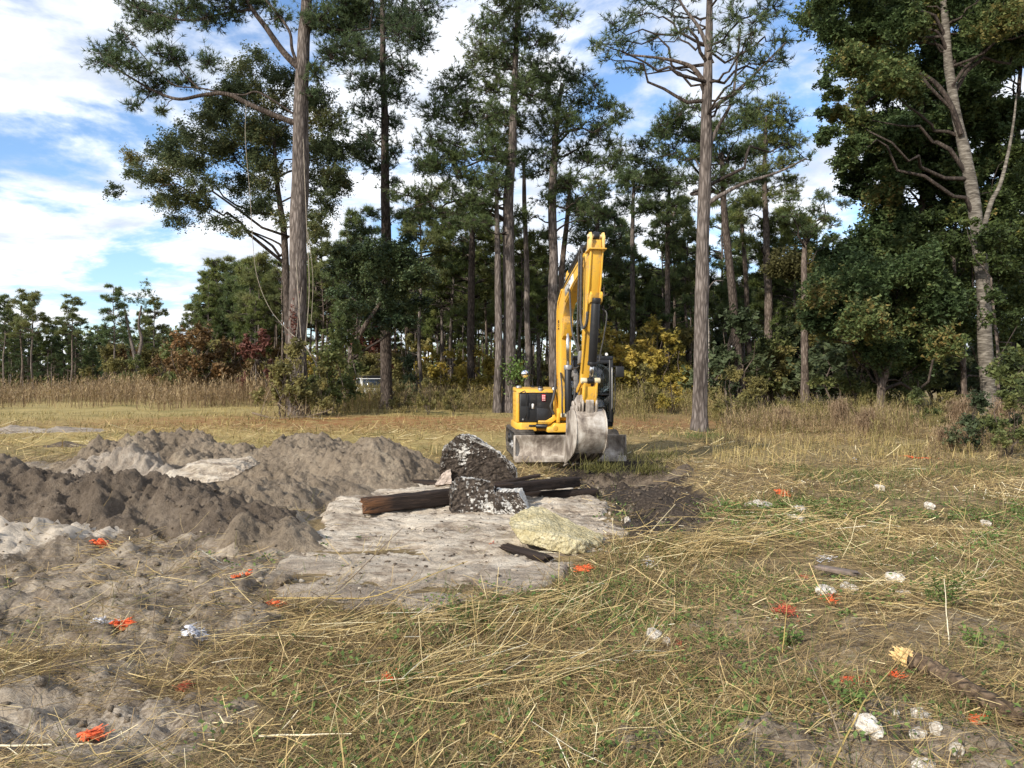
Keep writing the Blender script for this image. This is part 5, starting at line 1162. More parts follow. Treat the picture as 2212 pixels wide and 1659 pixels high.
# vine leaves round the foot of the central pine
mb = MB(); q = np.array([W(1112 + R.normal(0, 14), 800 + R.normal(0, 16), 39.3 + R.normal(0, .2)) for _ in range(420)]); leaves(mb, q - q[0], 0.14, up=.2); o = mb.build('creeper', M_GREENLEAF); o.location = tuple(q[0]); tag(o, 'green creeper wrapped low round the central pine trunk', 'creeper')

# broadleaf trees
tree('oak_tree', 'grey-green spreading oak just behind the biggest pine, crown hanging left', 'oak tree', [(630, 890, 19), (622, 700, 17), (617, 560, 15), (612, 480, 13), (597, 380, 10), (588, 280, 6)], 39.5,
     [(290, 345, 26, 18), (300, 380, 32, 18), (342, 335, 30, 20), (352, 382, 36, 20), (382, 302, 36, 26), (402, 352, 40, 26), (452, 272, 44, 26), (442, 402, 40, 22), (372, 442, 36, 20), (382, 482, 32, 16), (432, 452, 36, 20), (500, 222, 42, 28), (522, 162, 36, 26), (560, 132, 36, 22), (492, 322, 46, 26), (542, 282, 46, 30), (592, 222, 42, 28), (602, 302, 36, 28), (522, 402, 42, 26), (582, 372, 36, 28), (482, 482, 32, 16), (682, 262, 40, 30), (702, 332, 42, 30), (722, 382, 42, 26), (692, 402, 36, 26), (742, 402, 30, 16), (702, 452, 32, 20), (562, 452, 36, 20), (540, 200, 36, 24), (460, 335, 36, 22), (560, 340, 40, 26), (620, 180, 34, 26), (690, 220, 34, 24), (680, 490, 30, 18), (730, 330, 34, 22), (470, 240, 34, 22)],
     'oak', M_OAK, M_BARK_DARK, 0.088, 0.27, None, tone=0.5, leafn=22, attach_k=0.55, more=.9)
tree('evergreen_oak', 'dense dark evergreen oak clump wrapped round the slim dark pine', 'oak tree', [(746, 888, 14), (754, 800, 13), (768, 735, 12), (795, 690, 10), (830, 640, 7)], 41,
     [(848, 548, 40, 20), (800, 536, 30, 18), (885, 566, 30, 20), (760, 590, 30, 18), (826, 590, 44, 20), (892, 612, 36, 18), (786, 628, 40, 18), (846, 640, 44, 20), (908, 655, 24, 12), (742, 548, 26, 14), (812, 566, 40, 18), (870, 668, 40, 16), (762, 668, 30, 12), (824, 690, 46, 16), (735, 635, 24, 12), (800, 722, 30, 10), (880, 520, 18, 12), (780, 505, 24, 14), (725, 585, 18, 12), (905, 585, 20, 12)],
     'oak', M_DARKLEAF, M_BARK_MID, 0.105, 0.34, None, tone=0.55, leafn=24, attach_k=1.4, more=.5)
def fill(poly, step, ru, rv, jit=0.35):
    """boughs spread over the area a crown covers"""
    poly = np.array(poly, float); out = []
    for v in np.arange(poly[:, 1].min(), poly[:, 1].max(), step * .8):
        for u in np.arange(poly[:, 0].min(), poly[:, 0].max(), step):
            a, b = u + R.normal(0, jit * step), v + R.normal(0, jit * step)
            if in_poly_sd(np.array([a]), np.array([b]), [tuple(q) for q in poly])[0] > 0: out.append((a, b, ru * R.uniform(.7, 1.25), rv * R.uniform(.7, 1.25)))
    return out
RW = 'broadleaf trees of the dark wood at right'
rootM, bM, PM, rM = tree('maple_tree', 'pale mottled white-barked tree leaning left at the right side, forked near the top', 'maple tree', [(2136, 905, 31), (2133, 760, 29), (2126, 620, 27), (2113, 500, 26), (2098, 400, 25), (2078, 300, 22), (2062, 220, 19), (2050, 140, 19), (2042, 40, 15), (2034, -100, 9)], 34,
     fill([(1725, -60), (2010, -60), (2010, 120), (1960, 190), (1860, 175), (1790, 120), (1745, 60)], 62, 42, 28) + fill([(2010, -80), (2300, -80), (2300, 120), (2150, 130), (2070, 60)], 66, 44, 30) + [(1790, 290, 22, 14), (1810, 250, 24, 18), (1800, 210, 20, 14), (1840, 320, 30, 16), (1780, 180, 20, 12), (1850, 260, 26, 18)],
     'maple', M_SHADELEAF, M_BARK_BIRCH, 0.125, 0.36, RW, tone=0.55, leafn=24, attach_k=0.5, more=.5)
for pts, r0, r1 in (([(2076, 290), (2055, 230), (2030, 190), (2000, 165), (1970, 160), (1935, 190), (1880, 215), (1850, 260)], .13, .03), ([(2118, 520), (2140, 440), (2160, 400), (2178, 330), (2190, 260), (2196, 200)], .12, .03), ([(1990, 165), (2010, 190), (2060, 240)], .09, .06), ([(2138, 800), (2165, 760), (2200, 700), (2240, 650)], .03, .01)):
    P = through(pts, 33.8); mb = MB(); tube(mb, P - bM, np.linspace(r0, r1, len(P)), 9); mb.build('limb', M_BARK_BIRCH if pts[0][0] == 2118 else M_LIMB, rootM, True)
tree('broadleaf_tree', 'tall dark broadleaf tree filling the wood left of the white-barked tree', 'broadleaf tree', [(1960, 872, 20), (1965, 700, 18), (1990, 480, 15), (2000, 300, 10), (1990, 160, 6)], 44,
     fill([(1820, 330), (1850, 240), (1900, 130), (2000, 120), (2080, 190), (2090, 420), (2100, 620), (1800, 640), (1770, 600), (1840, 500), (1830, 420)], 58, 44, 30), 'oak', M_SHADELEAF, M_BARK_DARK, 0.165, 0.23, RW, tone=0.45, leafn=24, more=.1)
tree('broadleaf_tree', 'dark broadleaf tree behind the white-barked trunk at the right edge', 'broadleaf tree', [(2195, 880, 22), (2190, 700, 20), (2190, 480, 16), (2200, 250, 10), (2210, 60, 6)], 42,
     fill([(1930, -60), (2330, -60), (2330, 620), (2120, 640), (2090, 420), (2080, 260), (1960, 150)], 62, 46, 32), 'oak', M_SHADELEAF, M_BARK_DARK, 0.165, 0.23, RW, tone=0.45, leafn=24, more=.1)
tree('broadleaf_tree', 'low shady broadleaf tree with a short grey trunk left of the white-barked one', 'broadleaf tree', [(1903, 900, 19), (1905, 830, 17), (1925, 760, 14), (1940, 660, 10)], 35,
     fill([(1760, 640), (1830, 540), (1960, 560), (2060, 600), (2080, 700), (2040, 770), (1860, 775), (1770, 740)], 54, 42, 28), 'oak', M_SHADELEAF, M_BARK_MID, 0.13, 0.36, RW, tone=0.5, leafn=26, attach_k=1.0, more=.2)
tree('sweetgum_tree', 'light green sweetgum spraying leaves left of the white-barked trunk', 'sweetgum tree', [(2085, 905, 12), (2080, 760, 10), (2070, 640, 8), (2060, 540, 5)], 36.5,
     [(1960, 585, 42, 20), (2010, 560, 44, 24), (2060, 530, 46, 24), (2110, 560, 40, 26), (2150, 520, 40, 22), (2190, 500, 42, 24), (2215, 545, 40, 26), (1930, 625, 36, 20), (1990, 640, 46, 22), (2050, 610, 46, 26), (2100, 640, 30, 20), (2030, 690, 46, 24), (1960, 690, 40, 18), (2080, 700, 26, 18), (2180, 590, 40, 26), (2200, 660, 36, 30), (2170, 720, 30, 30), (2010, 480, 40, 18), (2090, 470, 36, 20), (2205, 400, 40, 30), (2190, 330, 30, 20)], 'oak', M_SWEETGUM, M_BARK_MID, 0.135, 0.22, RW, tone=0.45, leafn=22, attach_k=0.7, more=.3)
tree('broadleaf_tree', 'olive-green tree at the left end of the dark wood, behind the pines', 'broadleaf tree', [(1840, 862, 16), (1842, 700, 14), (1846, 600, 10)], 50,
     fill([(1740, 620), (1800, 560), (1900, 560), (1900, 740), (1740, 760)], 56, 42, 28), 'oak', M_OLIVE, M_BARK_DARK, 0.15, 0.5, RW, tone=0.4, leafn=22)
tree('sweetgum_sapling', 'slender sweetgum sapling whose leaves hide part of the white-barked trunk', 'sweetgum tree', [(2160, 905, 7), (2155, 760, 6), (2140, 600, 4)], 30.5,
     [(2125, 690, 20, 10), (2150, 640, 26, 14), (2110, 560, 22, 12), (2175, 700, 24, 16), (2095, 480, 20, 10), (2165, 570, 26, 16), (2150, 800, 18, 12), (2190, 770, 24, 18)], 'oak', M_SWEETGUM, M_BARK_MID, 0.12, 0.20, RW, tone=0.4, leafn=18, attach_k=0.7, more=.2)
# snag
P = through([(1529, 775), (1530, 730), (1528, 688)], 47); mb = MB(); tube(mb, np.vstack([[P[0][0], P[0][1], -.1], P]) - np.array([P[0][0], P[0][1], 0]), .09, 9); o = mb.build('dead_snag', M_BARK_PALE, None, True); o.location = (P[0][0], P[0][1], 0); tag(o, 'pale broken dead trunk showing just right of the tall grey pine', 'dead trunk')

# ------------------------------------------------------------------ the wood behind: prototypes, then copies
def proto_pine(H, seed, crown=0.45, nb=16, spread=1.5, mat=None):
    global R
    keep = R; R = np.random.default_rng(seed)
    ss = np.linspace(0, H, 14); P = np.stack([0.12 * fbm(ss * .25 + seed, ss * 0, o=2), 0.12 * fbm(ss * .25, ss * 0 + seed, o=2), ss], 1); P -= P[0]; P[0, 2] = -.3
    tm = MB(); tube(tm, P, np.linspace(.15, .03, 14) * H / 13, 7)
    cm = MB()
    for k in range(nb):
        z = H * (1 - crown + crown * (k + R.random()) / nb); ang = R.uniform(0, 2 * math.pi); f = (z / H - (1 - crown)) / crown
        l = spread * (1.15 - 0.8 * f) * R.uniform(.5, 1.15); a = np.array([np.interp(z, P[:, 2], P[:, 0]), np.interp(z, P[:, 2], P[:, 1]), z]); c = a + np.array([math.cos(ang) * l, math.sin(ang) * l, l * R.uniform(.1, .45)])
        q = wobble(a, c, 5, .5, .04); tube(tm, q, np.linspace(.045, .015, 5), 4, cap=False)
        foliage(cm, c, (R.uniform(.55, .95), R.uniform(.55, .95), R.uniform(.35, .6)), 34, 'pine', .45 + .2 * f, a, 0.38, 0, 1, 9)
    for k in range(5):
        z = H * R.uniform(.2, .55); ang = R.uniform(0, 6.28); sticks(tm, P[[int(z / H * 13)]], P[[int(z / H * 13)]] + np.array([[math.cos(ang), math.sin(ang), .3]]) * R.uniform(.4, 1.1), .02, .008)
    R = keep
    return tm.mesh('trunk', M_BARK_GREY if seed % 2 else M_BARK_MID, True), cm.mesh('crown', [mat or M_NEEDLE, M_TWIG])
def proto_bush(H, rad, seed, mat, nb=10, leaf=0.16, leafn=16, stems=4, bark=None, dens=1.0):
    global R
    keep = R; R = np.random.default_rng(seed); tm, cm = MB(), MB()
    for k in range(stems):
        e = np.array([R.normal(0, rad * .35), R.normal(0, rad * .35), H * R.uniform(.6, .9)]); q = wobble((R.normal(0, .1), R.normal(0, .1), -.1), e, 6, .5); tube(tm, q, np.linspace(.035 * H / 4 + .01, .01, 6), 5, cap=False)
    for k in range(nb):
        z = H * R.uniform(.22, .92); w = math.sin(math.pi * min(.95, z / H * .8 + .15)) ; ang = R.uniform(0, 6.28); l = rad * w * R.random() ** .6
        foliage(cm, (math.cos(ang) * l, math.sin(ang) * l, z), (rad * .42, rad * .42, H * .13), 13 * dens, 'oak', R.uniform(.25, .7), (0, 0, z * .7), leaf, 0, 1, 10, leafn)
    R = keep
    return tm.mesh('trunk', bark or M_BARK_MID, True), cm.mesh('crown', [mat, M_TWIG])
def put(name, label, cat, group, protos, u, Y, v_top, H0, tint=None, jit=True):
    tm, cm = protos
    x = (u - 1106.0) / FL * Y; H = EYE - (v_top - HZ) / FL * Y; s = H / H0
    e = empty(name, (x, Y, gh(np.array([x]), np.array([Y]))[0] - .05), label, cat, group, R.uniform(0, 6.28)); e.scale = (s * R.uniform(.85, 1.1), s * R.uniform(.85, 1.1), s)
    a = link('trunk', tm, e)
    b = link('crown', cm, e, 'stuff')
    return e
PH = 13.0
pines = [proto_pine(PH, 11, .55, 26, 2.0), proto_pine(PH, 12, .42, 19, 1.8, M_NEEDLE_M), proto_pine(PH, 13, .5, 24, 1.9, M_NEEDLE_M), proto_pine(PH, 14, .36, 16, 1.7, M_NEEDLE_Y), proto_pine(PH, 15, .6, 28, 2.0, M_NEEDLE_Y)]
fullpine = [proto_pine(PH, 21, .8, 30, 2.3, M_NEEDLE_B), proto_pine(PH, 22, .75, 28, 2.4)]
# far left edge of the field, one by one
FAR = [(8, 640, 112, 0, 'far pine cut by the left edge of the photo'), (45, 631, 112, 1, 'left one of the pair of far pines standing out above the dark trees at left'), (72, 631, 110, 2, 'right one of the pair of far pines standing out above the dark trees at left'), (153, 642, 105, 1, 'lone far pine standing free left of the open sky gap'), (248, 620, 100, 0, 'far pine at the left of the pale forked trees'), (332, 645, 102, 2, 'broad far pine right of the pale forked trees'), (360, 708, 105, 3, 'small far pine in the low gap before the wood begins'), (310, 668, 108, 4, 'far pine half hidden behind the pale forked trees'), (22, 665, 118, 2, 'short far pine beside the pine at the left edge'), (105, 690, 116, 4, 'squat dark far pine below the pair at left')]
for u, vt, Y, k, lab in FAR: put('pine_tree', lab, 'pine tree', 'far pines along the left field edge', pines[k], u, Y, vt, PH)
for lab, pts in (('left pale stem of the forked bare trees far left', [(297, 812), (291, 770), (283, 735), (276, 700), (270, 668)]), ('right pale stem of the forked bare trees far left', [(296, 812), (300, 770), (306, 735), (300, 700), (306, 660)])):
    P = through(pts, 100); mb = MB(); tube(mb, np.vstack([[P[0][0], 100, 0], P]) - P[0], np.concatenate([[.3], np.linspace(.28, .12, len(P))]), 7); trk = empty('bare_tree', tuple(P[0]), lab, 'bare tree', 'far pale trees'); mb.build('trunk', M_BARK_GREY, trk, True)
    cm = MB(); 
    for k in range(5): foliage(cm, P[-1] - P[0] + R.normal(0, 1.3, 3) * np.array([1, .6, .7]) + np.array([0, 0, 1.0]), (1.1, 1.1, .7), 16, 'pine', .5, None, .4, K=8)
    cm.build('crown', [M_NEEDLE, M_TWIG], trk, kind='stuff')
ORD = 'first second third fourth fifth sixth seventh eighth ninth tenth eleventh twelfth thirteenth fourteenth fifteenth sixteenth seventeenth eighteenth nineteenth twentieth twenty-first twenty-second twenty-third twenty-fourth twenty-fifth twenty-sixth twenty-seventh twenty-eighth twenty-ninth thirtieth thirty-first thirty-second thirty-third thirty-fourth thirty-fifth thirty-sixth'.split()
def band(u0, u1, n, Y0, Y1, v0, v1, protos, H0, name, label, cat, group):
    for k in range(n):
        u = u0 + (u1 - u0) * (k + R.random()) / n; Y = R.uniform(Y0, Y1)
        put(name, label + ', ' + ORD[k] + ' from the left', cat, group, protos[R.integers(len(protos))], u, Y, R.uniform(v0, v1), H0)
band(-60, 245, 30, 114, 130, 685, 745, fullpine, PH, 'pine_tree', 'dense dark pine in the low far wall of trees at left', 'pine tree', 'dark far pines beyond the left field')
band(200, 400, 18, 110, 128, 705, 765, fullpine, PH, 'pine_tree', 'low far pine behind the pale forked trees', 'pine tree', 'low far pines behind the forked trees')
for u, vt, Y, k, lab in ((417, 659, 78, 3, 'small pine at the left corner of the wood'), (448, 640, 74, 2, 'second slim pine from the left corner of the wood'), (473, 611, 72, 4, 'slim pine at the left end of the wood, taller than the two beside it'), (504, 603, 70, 0, 'slim pine in the wood left of the hanging vine'), (540, 560, 66, 4, 'tall slim pine behind the hanging vine'), (562, 545, 64, 2, 'tall slim pine just left of the oak trunk')): put('pine_tree', lab, 'pine tree', 'slim pines at the left corner of the wood', pines[k], u, Y, vt, PH)
band(440, 640, 22, 62, 95, 560, 650, pines, PH, 'pine_tree', 'slim pine in the wood left of the biggest pine', 'pine tree', 'slim pines left of the biggest pine')
band(660, 930, 32, 58, 98, 545, 640, pines, PH, 'pine_tree', 'slim pine between the biggest pine and the yellow bush', 'pine tree', 'slim pines in the wood left of the excavator')
band(930, 1200, 32, 60, 98, 540, 615, pines, PH, 'pine_tree', 'slim pine in the wood straight behind the excavator', 'pine tree', 'slim pines in the wood behind the excavator')
band(1250, 1520, 32, 60, 98, 565, 640, pines, PH, 'pine_tree', 'slim pine between the boom and the tall grey pine', 'pine tree', 'slim pines in the wood right of the boom')
band(1530, 1800, 28, 60, 95, 570, 650, pines, PH, 'pine_tree', 'slim pine in the wood right of the tall grey pine', 'pine tree', 'slim pines in the wood right of the tall grey pine')
band(905, 1190, 8, 50, 66, 400, 530, pines, PH, 'pine_tree', 'taller pine filling the gap behind the central pines', 'pine tree', 'taller pines behind the central pines')
band(1290, 1510, 6, 52, 68, 430, 540, pines, PH, 'pine_tree', 'taller pine behind the boom and the tall grey pine', 'pine tree', 'taller pines right of the boom')
band(1545, 1800, 6, 52, 68, 400, 540, pines, PH, 'pine_tree', 'taller pine behind the leaning dark pine', 'pine tree', 'taller pines before the right-hand wood')
band(655, 800, 4, 52, 66, 450, 560, pines, PH, 'pine_tree', 'taller pine just right of the biggest pine trunk', 'pine tree', 'taller pines right of the biggest pine')
# understorey
BH = 4.0
b_org = [proto_bush(BH, 1.7, 31, M_AUT_ORG, 11), proto_bush(BH, 1.5, 32, M_AUT_BRN, 9)]
b_yel = [proto_bush(BH, 1.8, 33, M_AUT_YEL, 12), proto_bush(BH, 1.6, 34, M_OLIVE, 11)]
b_grn = [proto_bush(BH, 1.8, 35, M_MIDLEAF, 12), proto_bush(BH, 1.9, 36, M_OLIVE, 11), proto_bush(BH, 1.7, 37, M_OAK, 12)]
b_red = [proto_bush(BH, 1.4, 38, M_AUT_RED, 8)]
band(380, 640, 16, 60, 90, 690, 760, b_org + b_grn[:2], BH, 'understorey_tree', 'small autumn tree left of the biggest pine', 'small tree', 'understorey left of the biggest pine')
band(230, 400, 10, 95, 108, 715, 770, b_org[:1] + b_grn[:2], BH, 'understorey_tree', 'small brownish tree below the far forked trees', 'small tree', 'understorey at the far field edge')
put('understorey_tree', 'small crimson tree in the wood left of the biggest pine', 'small tree', None, b_red[0], 563, 58, 715, BH)
put('understorey_tree', 'orange-red small tree behind the white truck', 'small tree', None, b_org[0], 808, 62, 735, BH)
put('understorey_tree', 'crimson sapling right of the dark slim pine trunk', 'small tree', None, b_red[0], 792, 58, 700, BH)
put('understorey_tree', 'golden yellow bush against the slender dark pine', 'small tree', None, b_yel[0], 962, 54, 752, BH)
put('understorey_tree', 'yellow-green small tree left of the golden yellow bush', 'small tree', None, b_yel[1], 885, 56, 725, BH)
band(660, 960, 16, 50, 85, 735, 790, b_grn + b_yel, BH, 'understorey_tree', 'small understorey tree between the biggest pine and golden bush', 'small tree', 'understorey left of the excavator')
band(960, 1230, 13, 50, 85, 735, 790, b_grn + b_yel, BH, 'understorey_tree', 'small tree of the undergrowth behind the excavator', 'small tree', 'understorey behind the excavator')
band(1280, 1530, 17, 46, 80, 680, 775, b_grn[:2] + b_yel, BH, 'understorey_tree', 'small yellow-green tree between the cab and tall grey pine', 'small tree', 'understorey right of the cab')
band(1540, 1800, 22, 44, 75, 640, 760, b_grn, BH, 'understorey_tree', 'small shady tree right of the tall grey pine', 'small tree', 'understorey right of the tall grey pine')
band(1780, 2300, 26, 38, 60, 620, 760, [b_grn[0], b_grn[2]], BH, 'understorey_tree', 'small dark tree in the shade of the right-hand wood', 'small tree', 'understorey of the right-hand wood')
# saplings and shrubs standing out at the edge
for u, vt, Y, k, lab in ((612, 760, 34, b_grn[1], 'thin leafy sapling left of the biggest pine trunk'), (650, 735, 34.6, b_yel[1], 'yellow-green sapling in front of the biggest pine trunk'), (706, 742, 36, b_grn[0], 'green sapling right of the biggest pine trunk'), (690, 820, 34, b_yel[1], 'dark green shrub at the right foot of the biggest pine'), (728, 690, 39, b_grn[0], 'tall green sapling under the evergreen oak'), (1575, 790, 30, b_yel[1], 'yellow-green sapling between the tall grey pine and the leaning pine'), (1640, 800, 33, b_grn[1], 'olive shrub at the foot of the leaning pine'), (1395, 790, 38, b_yel[1], 'yellowish shrub in the grass right of the cab'), (1450, 810, 37, b_yel[0], 'low yellow shrub left of the tall grey pine'), (925, 815, 38, b_yel[1], 'olive goldenrod-like shrub in front of the golden bush'), (980, 830, 37, b_grn[1], 'low olive shrub left of the slim pale trunk'), (870, 830, 39, b_yel[1], 'low yellowish shrub right of the dark slim pine'), (2100, 850, 17.5, b_grn[2], 'dark glossy shrub in the right-hand corner of the clearing'), (2180, 830, 17, b_grn[0], 'leafy shrub at the right edge above the fallen log'), (1990, 840, 27, b_grn[0], 'green shrub under the sweetgum'), (1830, 850, 30, b_grn[1], 'olive shrub before the dark wood'), (2060, 830, 24, b_grn[1], 'olive shrub in front of the white-barked trunk'), (2200, 760, 22, b_grn[0], 'tall shrub at the right edge of the photo')):
    put('shrub', lab, 'shrub', 'shrubs along the clearing edge', k, u, Y, vt, BH)
# far-off wood that closes the view
mb = MB(); n = 6000
uu = R.uniform(-300, 2500, n); YY = R.uniform(125, 150, n); hh = (4 + 7.5 * R.random(n)) * (0.8 + 0.3 * vnoise(uu * .01, uu * 0)); zz = hh * R.random(n)
for k in range(0, n, 1): pass
Q = np.stack([(uu - 1106) / FL * YY, YY, zz], 1); Q = (Q[:, None] + R.normal(0, .55, (n, 10, 3))).reshape(-1, 3); tri_leaves(mb, Q, .75, rnd=np.clip(np.repeat(R.uniform(.1, .9, n), 10), 0, 1), up=.2)
mb.build('far_wood', M_MIDLEAF, kind='stuff')

# ------------------------------------------------------------------ the white truck parked behind the brush
M_WPAINT = plain('white_car_paint', (.78, .78, .77), .3, 0, .5, .04)
M_DKGLASS = plain('dark_glass', (.02, .025, .03), .08, 0, .6, 0)
TY = 50.0
TX = (803 - 1106) / FL * TY
TR = empty('pickup_truck', (TX, TY, gh(np.array([TX]), np.array([TY]))[0]), 'white pickup truck with a black roof rack, only its roof showing above the brush', 'truck', None, math.radians(20))
def tpart(name, polys, mat, parent=TR, bev=.03):
    mb = MB()
    for poly, a, b in polys: prism(mb, poly, a, b, fn=lambda s, w, z: (w, s, z))
    return part(name, mb, mat, parent, bev)
body = tpart('body', [([(-2.7, .5), (-2.75, .95), (-1.35, 1.1), (2.7, 1.12), (2.75, .55), (2.2, .45), (-2.2, .45)], -.95, .95)], M_WPAINT)
tpart('cabin', [([(-1.35, 1.1), (-.75, 1.78), (.75, 1.82), (1.0, 1.12)], -.86, .86)], M_WPAINT)
tpart('windscreen', [([(-1.30, 1.19), (-.80, 1.74), (-.83, 1.75), (-1.33, 1.2)], -.76, .76)], M_DKGLASS, TR, 0)
for s_ in (-1, 1):
    tpart('side_window', [([(-1.0, 1.2), (-.66, 1.70), (.62, 1.73), (.8, 1.2)], s_ * .865 - .005, s_ * .865 + .005)], M_DKGLASS, TR, 0)
    tpart('headlight', [([(-2.76, .82), (-2.6, .82), (-2.6, .94), (-2.76, .93)], s_ * .78 - .14, s_ * .78 + .14)], M_WHT, TR, .01)
    for yy in (-1.75, 1.75):
        mb = MB(); tube(mb, [(s_ * .72, yy, .4), (s_ * .97, yy, .4)], .4, 22); w_ = part('wheel', mb, M_RUB, TR, .03); mb = MB(); tube(mb, [(s_ * .96, yy, .4), (s_ * .985, yy, .4)], .24, 16); part('rim', mb, M_GRYM, w_, .01)
tpart('roof_rack', [([(-.7, 1.90), (.7, 1.93), (.7, 1.96), (-.7, 1.93)], -.8, .8), ([(-.6, 1.80), (-.5, 1.80), (-.5, 1.91), (-.6, 1.91)], -.7, .7)], M_BLK, TR, .01)

# ------------------------------------------------------------------ straw, grass and weeds
def grass_mat(name, stops, trans=0.15): return leaf_mat(name, stops, trans, 0.7, 0.15, 0.0)
M_STRAW = grass_mat('straw', [(0.0, (0.17, 0.115, 0.05)), (0.35, (0.42, 0.30, 0.125)), (0.65, (0.64, 0.49, 0.23)), (0.9, (0.80, 0.69, 0.42)), (1.0, (0.86, 0.80, 0.62))])
M_BROWNG = grass_mat('brown_thatch', [(0.0, (0.085, 0.062, 0.040)), (0.5, (0.29, 0.20, 0.095)), (1.0, (0.58, 0.43, 0.215))])
M_OLIVEG = grass_mat('olive_grass', [(0.0, (0.05, 0.052, 0.016)), (0.5, (0.13, 0.125, 0.04)), (1.0, (0.25, 0.22, 0.075))])
M_GREENG = grass_mat('green_grass', [(0.0, (0.04, 0.075, 0.018)), (0.6, (0.105, 0.165, 0.045)), (1.0, (0.26, 0.29, 0.095))], .3)
M_YELG2 = grass_mat('yellow_field_grass', [(0.0, (0.17, 0.125, 0.045)), (0.5, (0.38, 0.29, 0.11)), (1.0, (0.60, 0.48, 0.22))])
M_REED = grass_mat('brown_reed', [(0.0, (0.11, 0.078, 0.046)), (0.5, (0.27, 0.19, 0.108)), (1.0, (0.46, 0.35, 0.19))])
M_REEDO = grass_mat('olive_reed', [(0.0, (0.10, 0.092, 0.036)), (0.5, (0.235, 0.20, 0.075)), (1.0, (0.42, 0.33, 0.14))])

def cover(x, y):
    """how thickly the litter lies (0..1)"""
    sl, pit, b, sand = masks(x, y)
    c = 1 - 0.80 * b - 0.95 * pit - 0.6 * sand
    c = np.where(sl > 0.0, 0.04 + 0.25 * (1 - sstep(5.7, 7.0, y)) * (fbm(x * 1.5, y * 3, o=3) > 0.05), c)
    for P, m, crest, wf, wb in MOUNDS[:-1]:
        d = np.full(np.shape(x), 9.0)
        for q in crest: d = np.minimum(d, np.hypot(x - q[0], (y - q[1])))
        c = c * sstep(0.35, 1.2, d / wf)
    return np.clip(c * (0.72 + 0.5 * fbm(x * .8 + 3, y * .8, o=3)), 0, 1)
def scatter(n, y0, y1, pw=1.0, wide=0.74, umin=None):
    # ground points roughly even in area over the visible wedge
    y = np.sqrt(R.uniform(y0 ** 2, y1 ** 2, n)) if pw == 1 else y0 + (y1 - y0) * R.random(n) ** pw
    return R.uniform(-wide, wide, n) * y, y
def on_ground(x, y, dz=0.0): return np.stack([x, y, gh(x, y) + dz], 1)
def flow(x, y):  # combed direction of the flattened stems
    return 0.42 + 0.9 * fbm(x * .35 + 9, y * .35, o=2)
straw, brown, olive = MB(), MB(), MB()
heap = lambda x, y: 0.05 * np.clip(fbm(x * 1.1 + 30, y * 1.6, o=3) + .25, 0, 2)
for n, y0, y1, w0, L0, L1, tgt in ((86000, 2.9, 5.5, .0030, .06, .32, brown), (62000, 5.5, 9, .0045, .08, .36, brown), (34000, 9, 16, .0075, .10, .40, brown), (15000, 16, 30, .014, .15, .45, brown),
                              (19000, 2.9, 5.5, .0042, .05, .42, straw), (20000, 5.5, 9, .0052, .07, .5, straw), (17000, 9, 16, .0085, .12, .6, straw), (8000, 16, 28, .014, .2, .6, straw),
                              (12000, 2.9, 6, .0034, .10, .38, olive), (10000, 6, 12, .006, .1, .4, olive)):
    x, y = scatter(n, y0, y1); c = cover(x, y); pm = fbm(x * .62 + 31, y * .62, o=3); c = c * {0: sstep(-.55, .15, pm), 1: (1 - sstep(-.2, .45, pm)) * .45 + .55, 2: sstep(-.4, .5, fbm(x * .5 + 77, y * .5, o=3))}[0 if tgt is straw else 1 if tgt is brown else 2] if y1 < 7 else c; k = R.random(n) < c; x, y = x[k], y[k]; m = len(x)
    h = heap(x, y) * c[k]
    az = flow(x, y) + R.normal(0, 1.0 if tgt is brown else .8, m) + np.where(R.random(m) < .5, np.pi, 0)
    ribbons(tgt, on_ground(x, y, .004) + np.stack([0 * x, 0 * x, h * R.random(m) + (.012 if tgt is straw else 0.002)], 1), az, R.normal(.10, .16, m), R.uniform(L0, L1, m) * R.uniform(.6, 1.1, m), w0 * (.62 if tgt is straw else .72) * (.6 + 1.5 * R.random(m) ** 2.5), R.normal(-.05, .45, m), 1 if y0 > 6 and tgt is brown else 2, 0, np.clip(R.beta(2.2, 2.6, m) + .15 * fbm(x * .7, y * .7, o=2), 0, 1), R.uniform(-.9, .9, m), taper=False)
# short broken white-ish stubble
x, y = scatter(6500, 2.9, 14); k = R.random(len(x)) < cover(x, y); x, y = x[k], y[k]; m = len(x)
ribbons(straw, on_ground(x, y, .015), R.uniform(0, 6.28, m), R.normal(.12, .3, m), .02 + .16 * R.random(m) ** 2.5, .0042 * (.6 + y / 6), 0, 1, 0, R.uniform(.7, 1, m), R.uniform(-.8, .8, m), taper=False)
straw.build('straw_litter', M_STRAW, kind='stuff'); brown.build('brown_thatch', M_BROWNG, kind='stuff'); olive.build('olive_litter', M_OLIVEG, kind='stuff')

# thin litter and roots lying on the bare dirt
rt = MB(); x, y = scatter(17000, 3.0, 14); sl, pit, b, sd_ = masks(x, y); k = (b > .5) & (sl < 0.1) & (R.random(len(x)) < .55 * (fbm(x * 1.4, y * 2.2, o=3) > -.15)); x, y = x[k], y[k]; m = len(x)
ribbons(rt, on_ground(x, y, .006), R.normal(.35, .7, m) + np.pi * (R.random(m) < .5), R.normal(.12, .2, m), R.uniform(.08, .45, m), .0035 * (.6 + y / 6), R.normal(0, .6, m), 3, 0, R.uniform(.1, .75, m), R.uniform(-.8, .8, m))
rt.build('dry_roots', M_STRAW, kind='stuff')

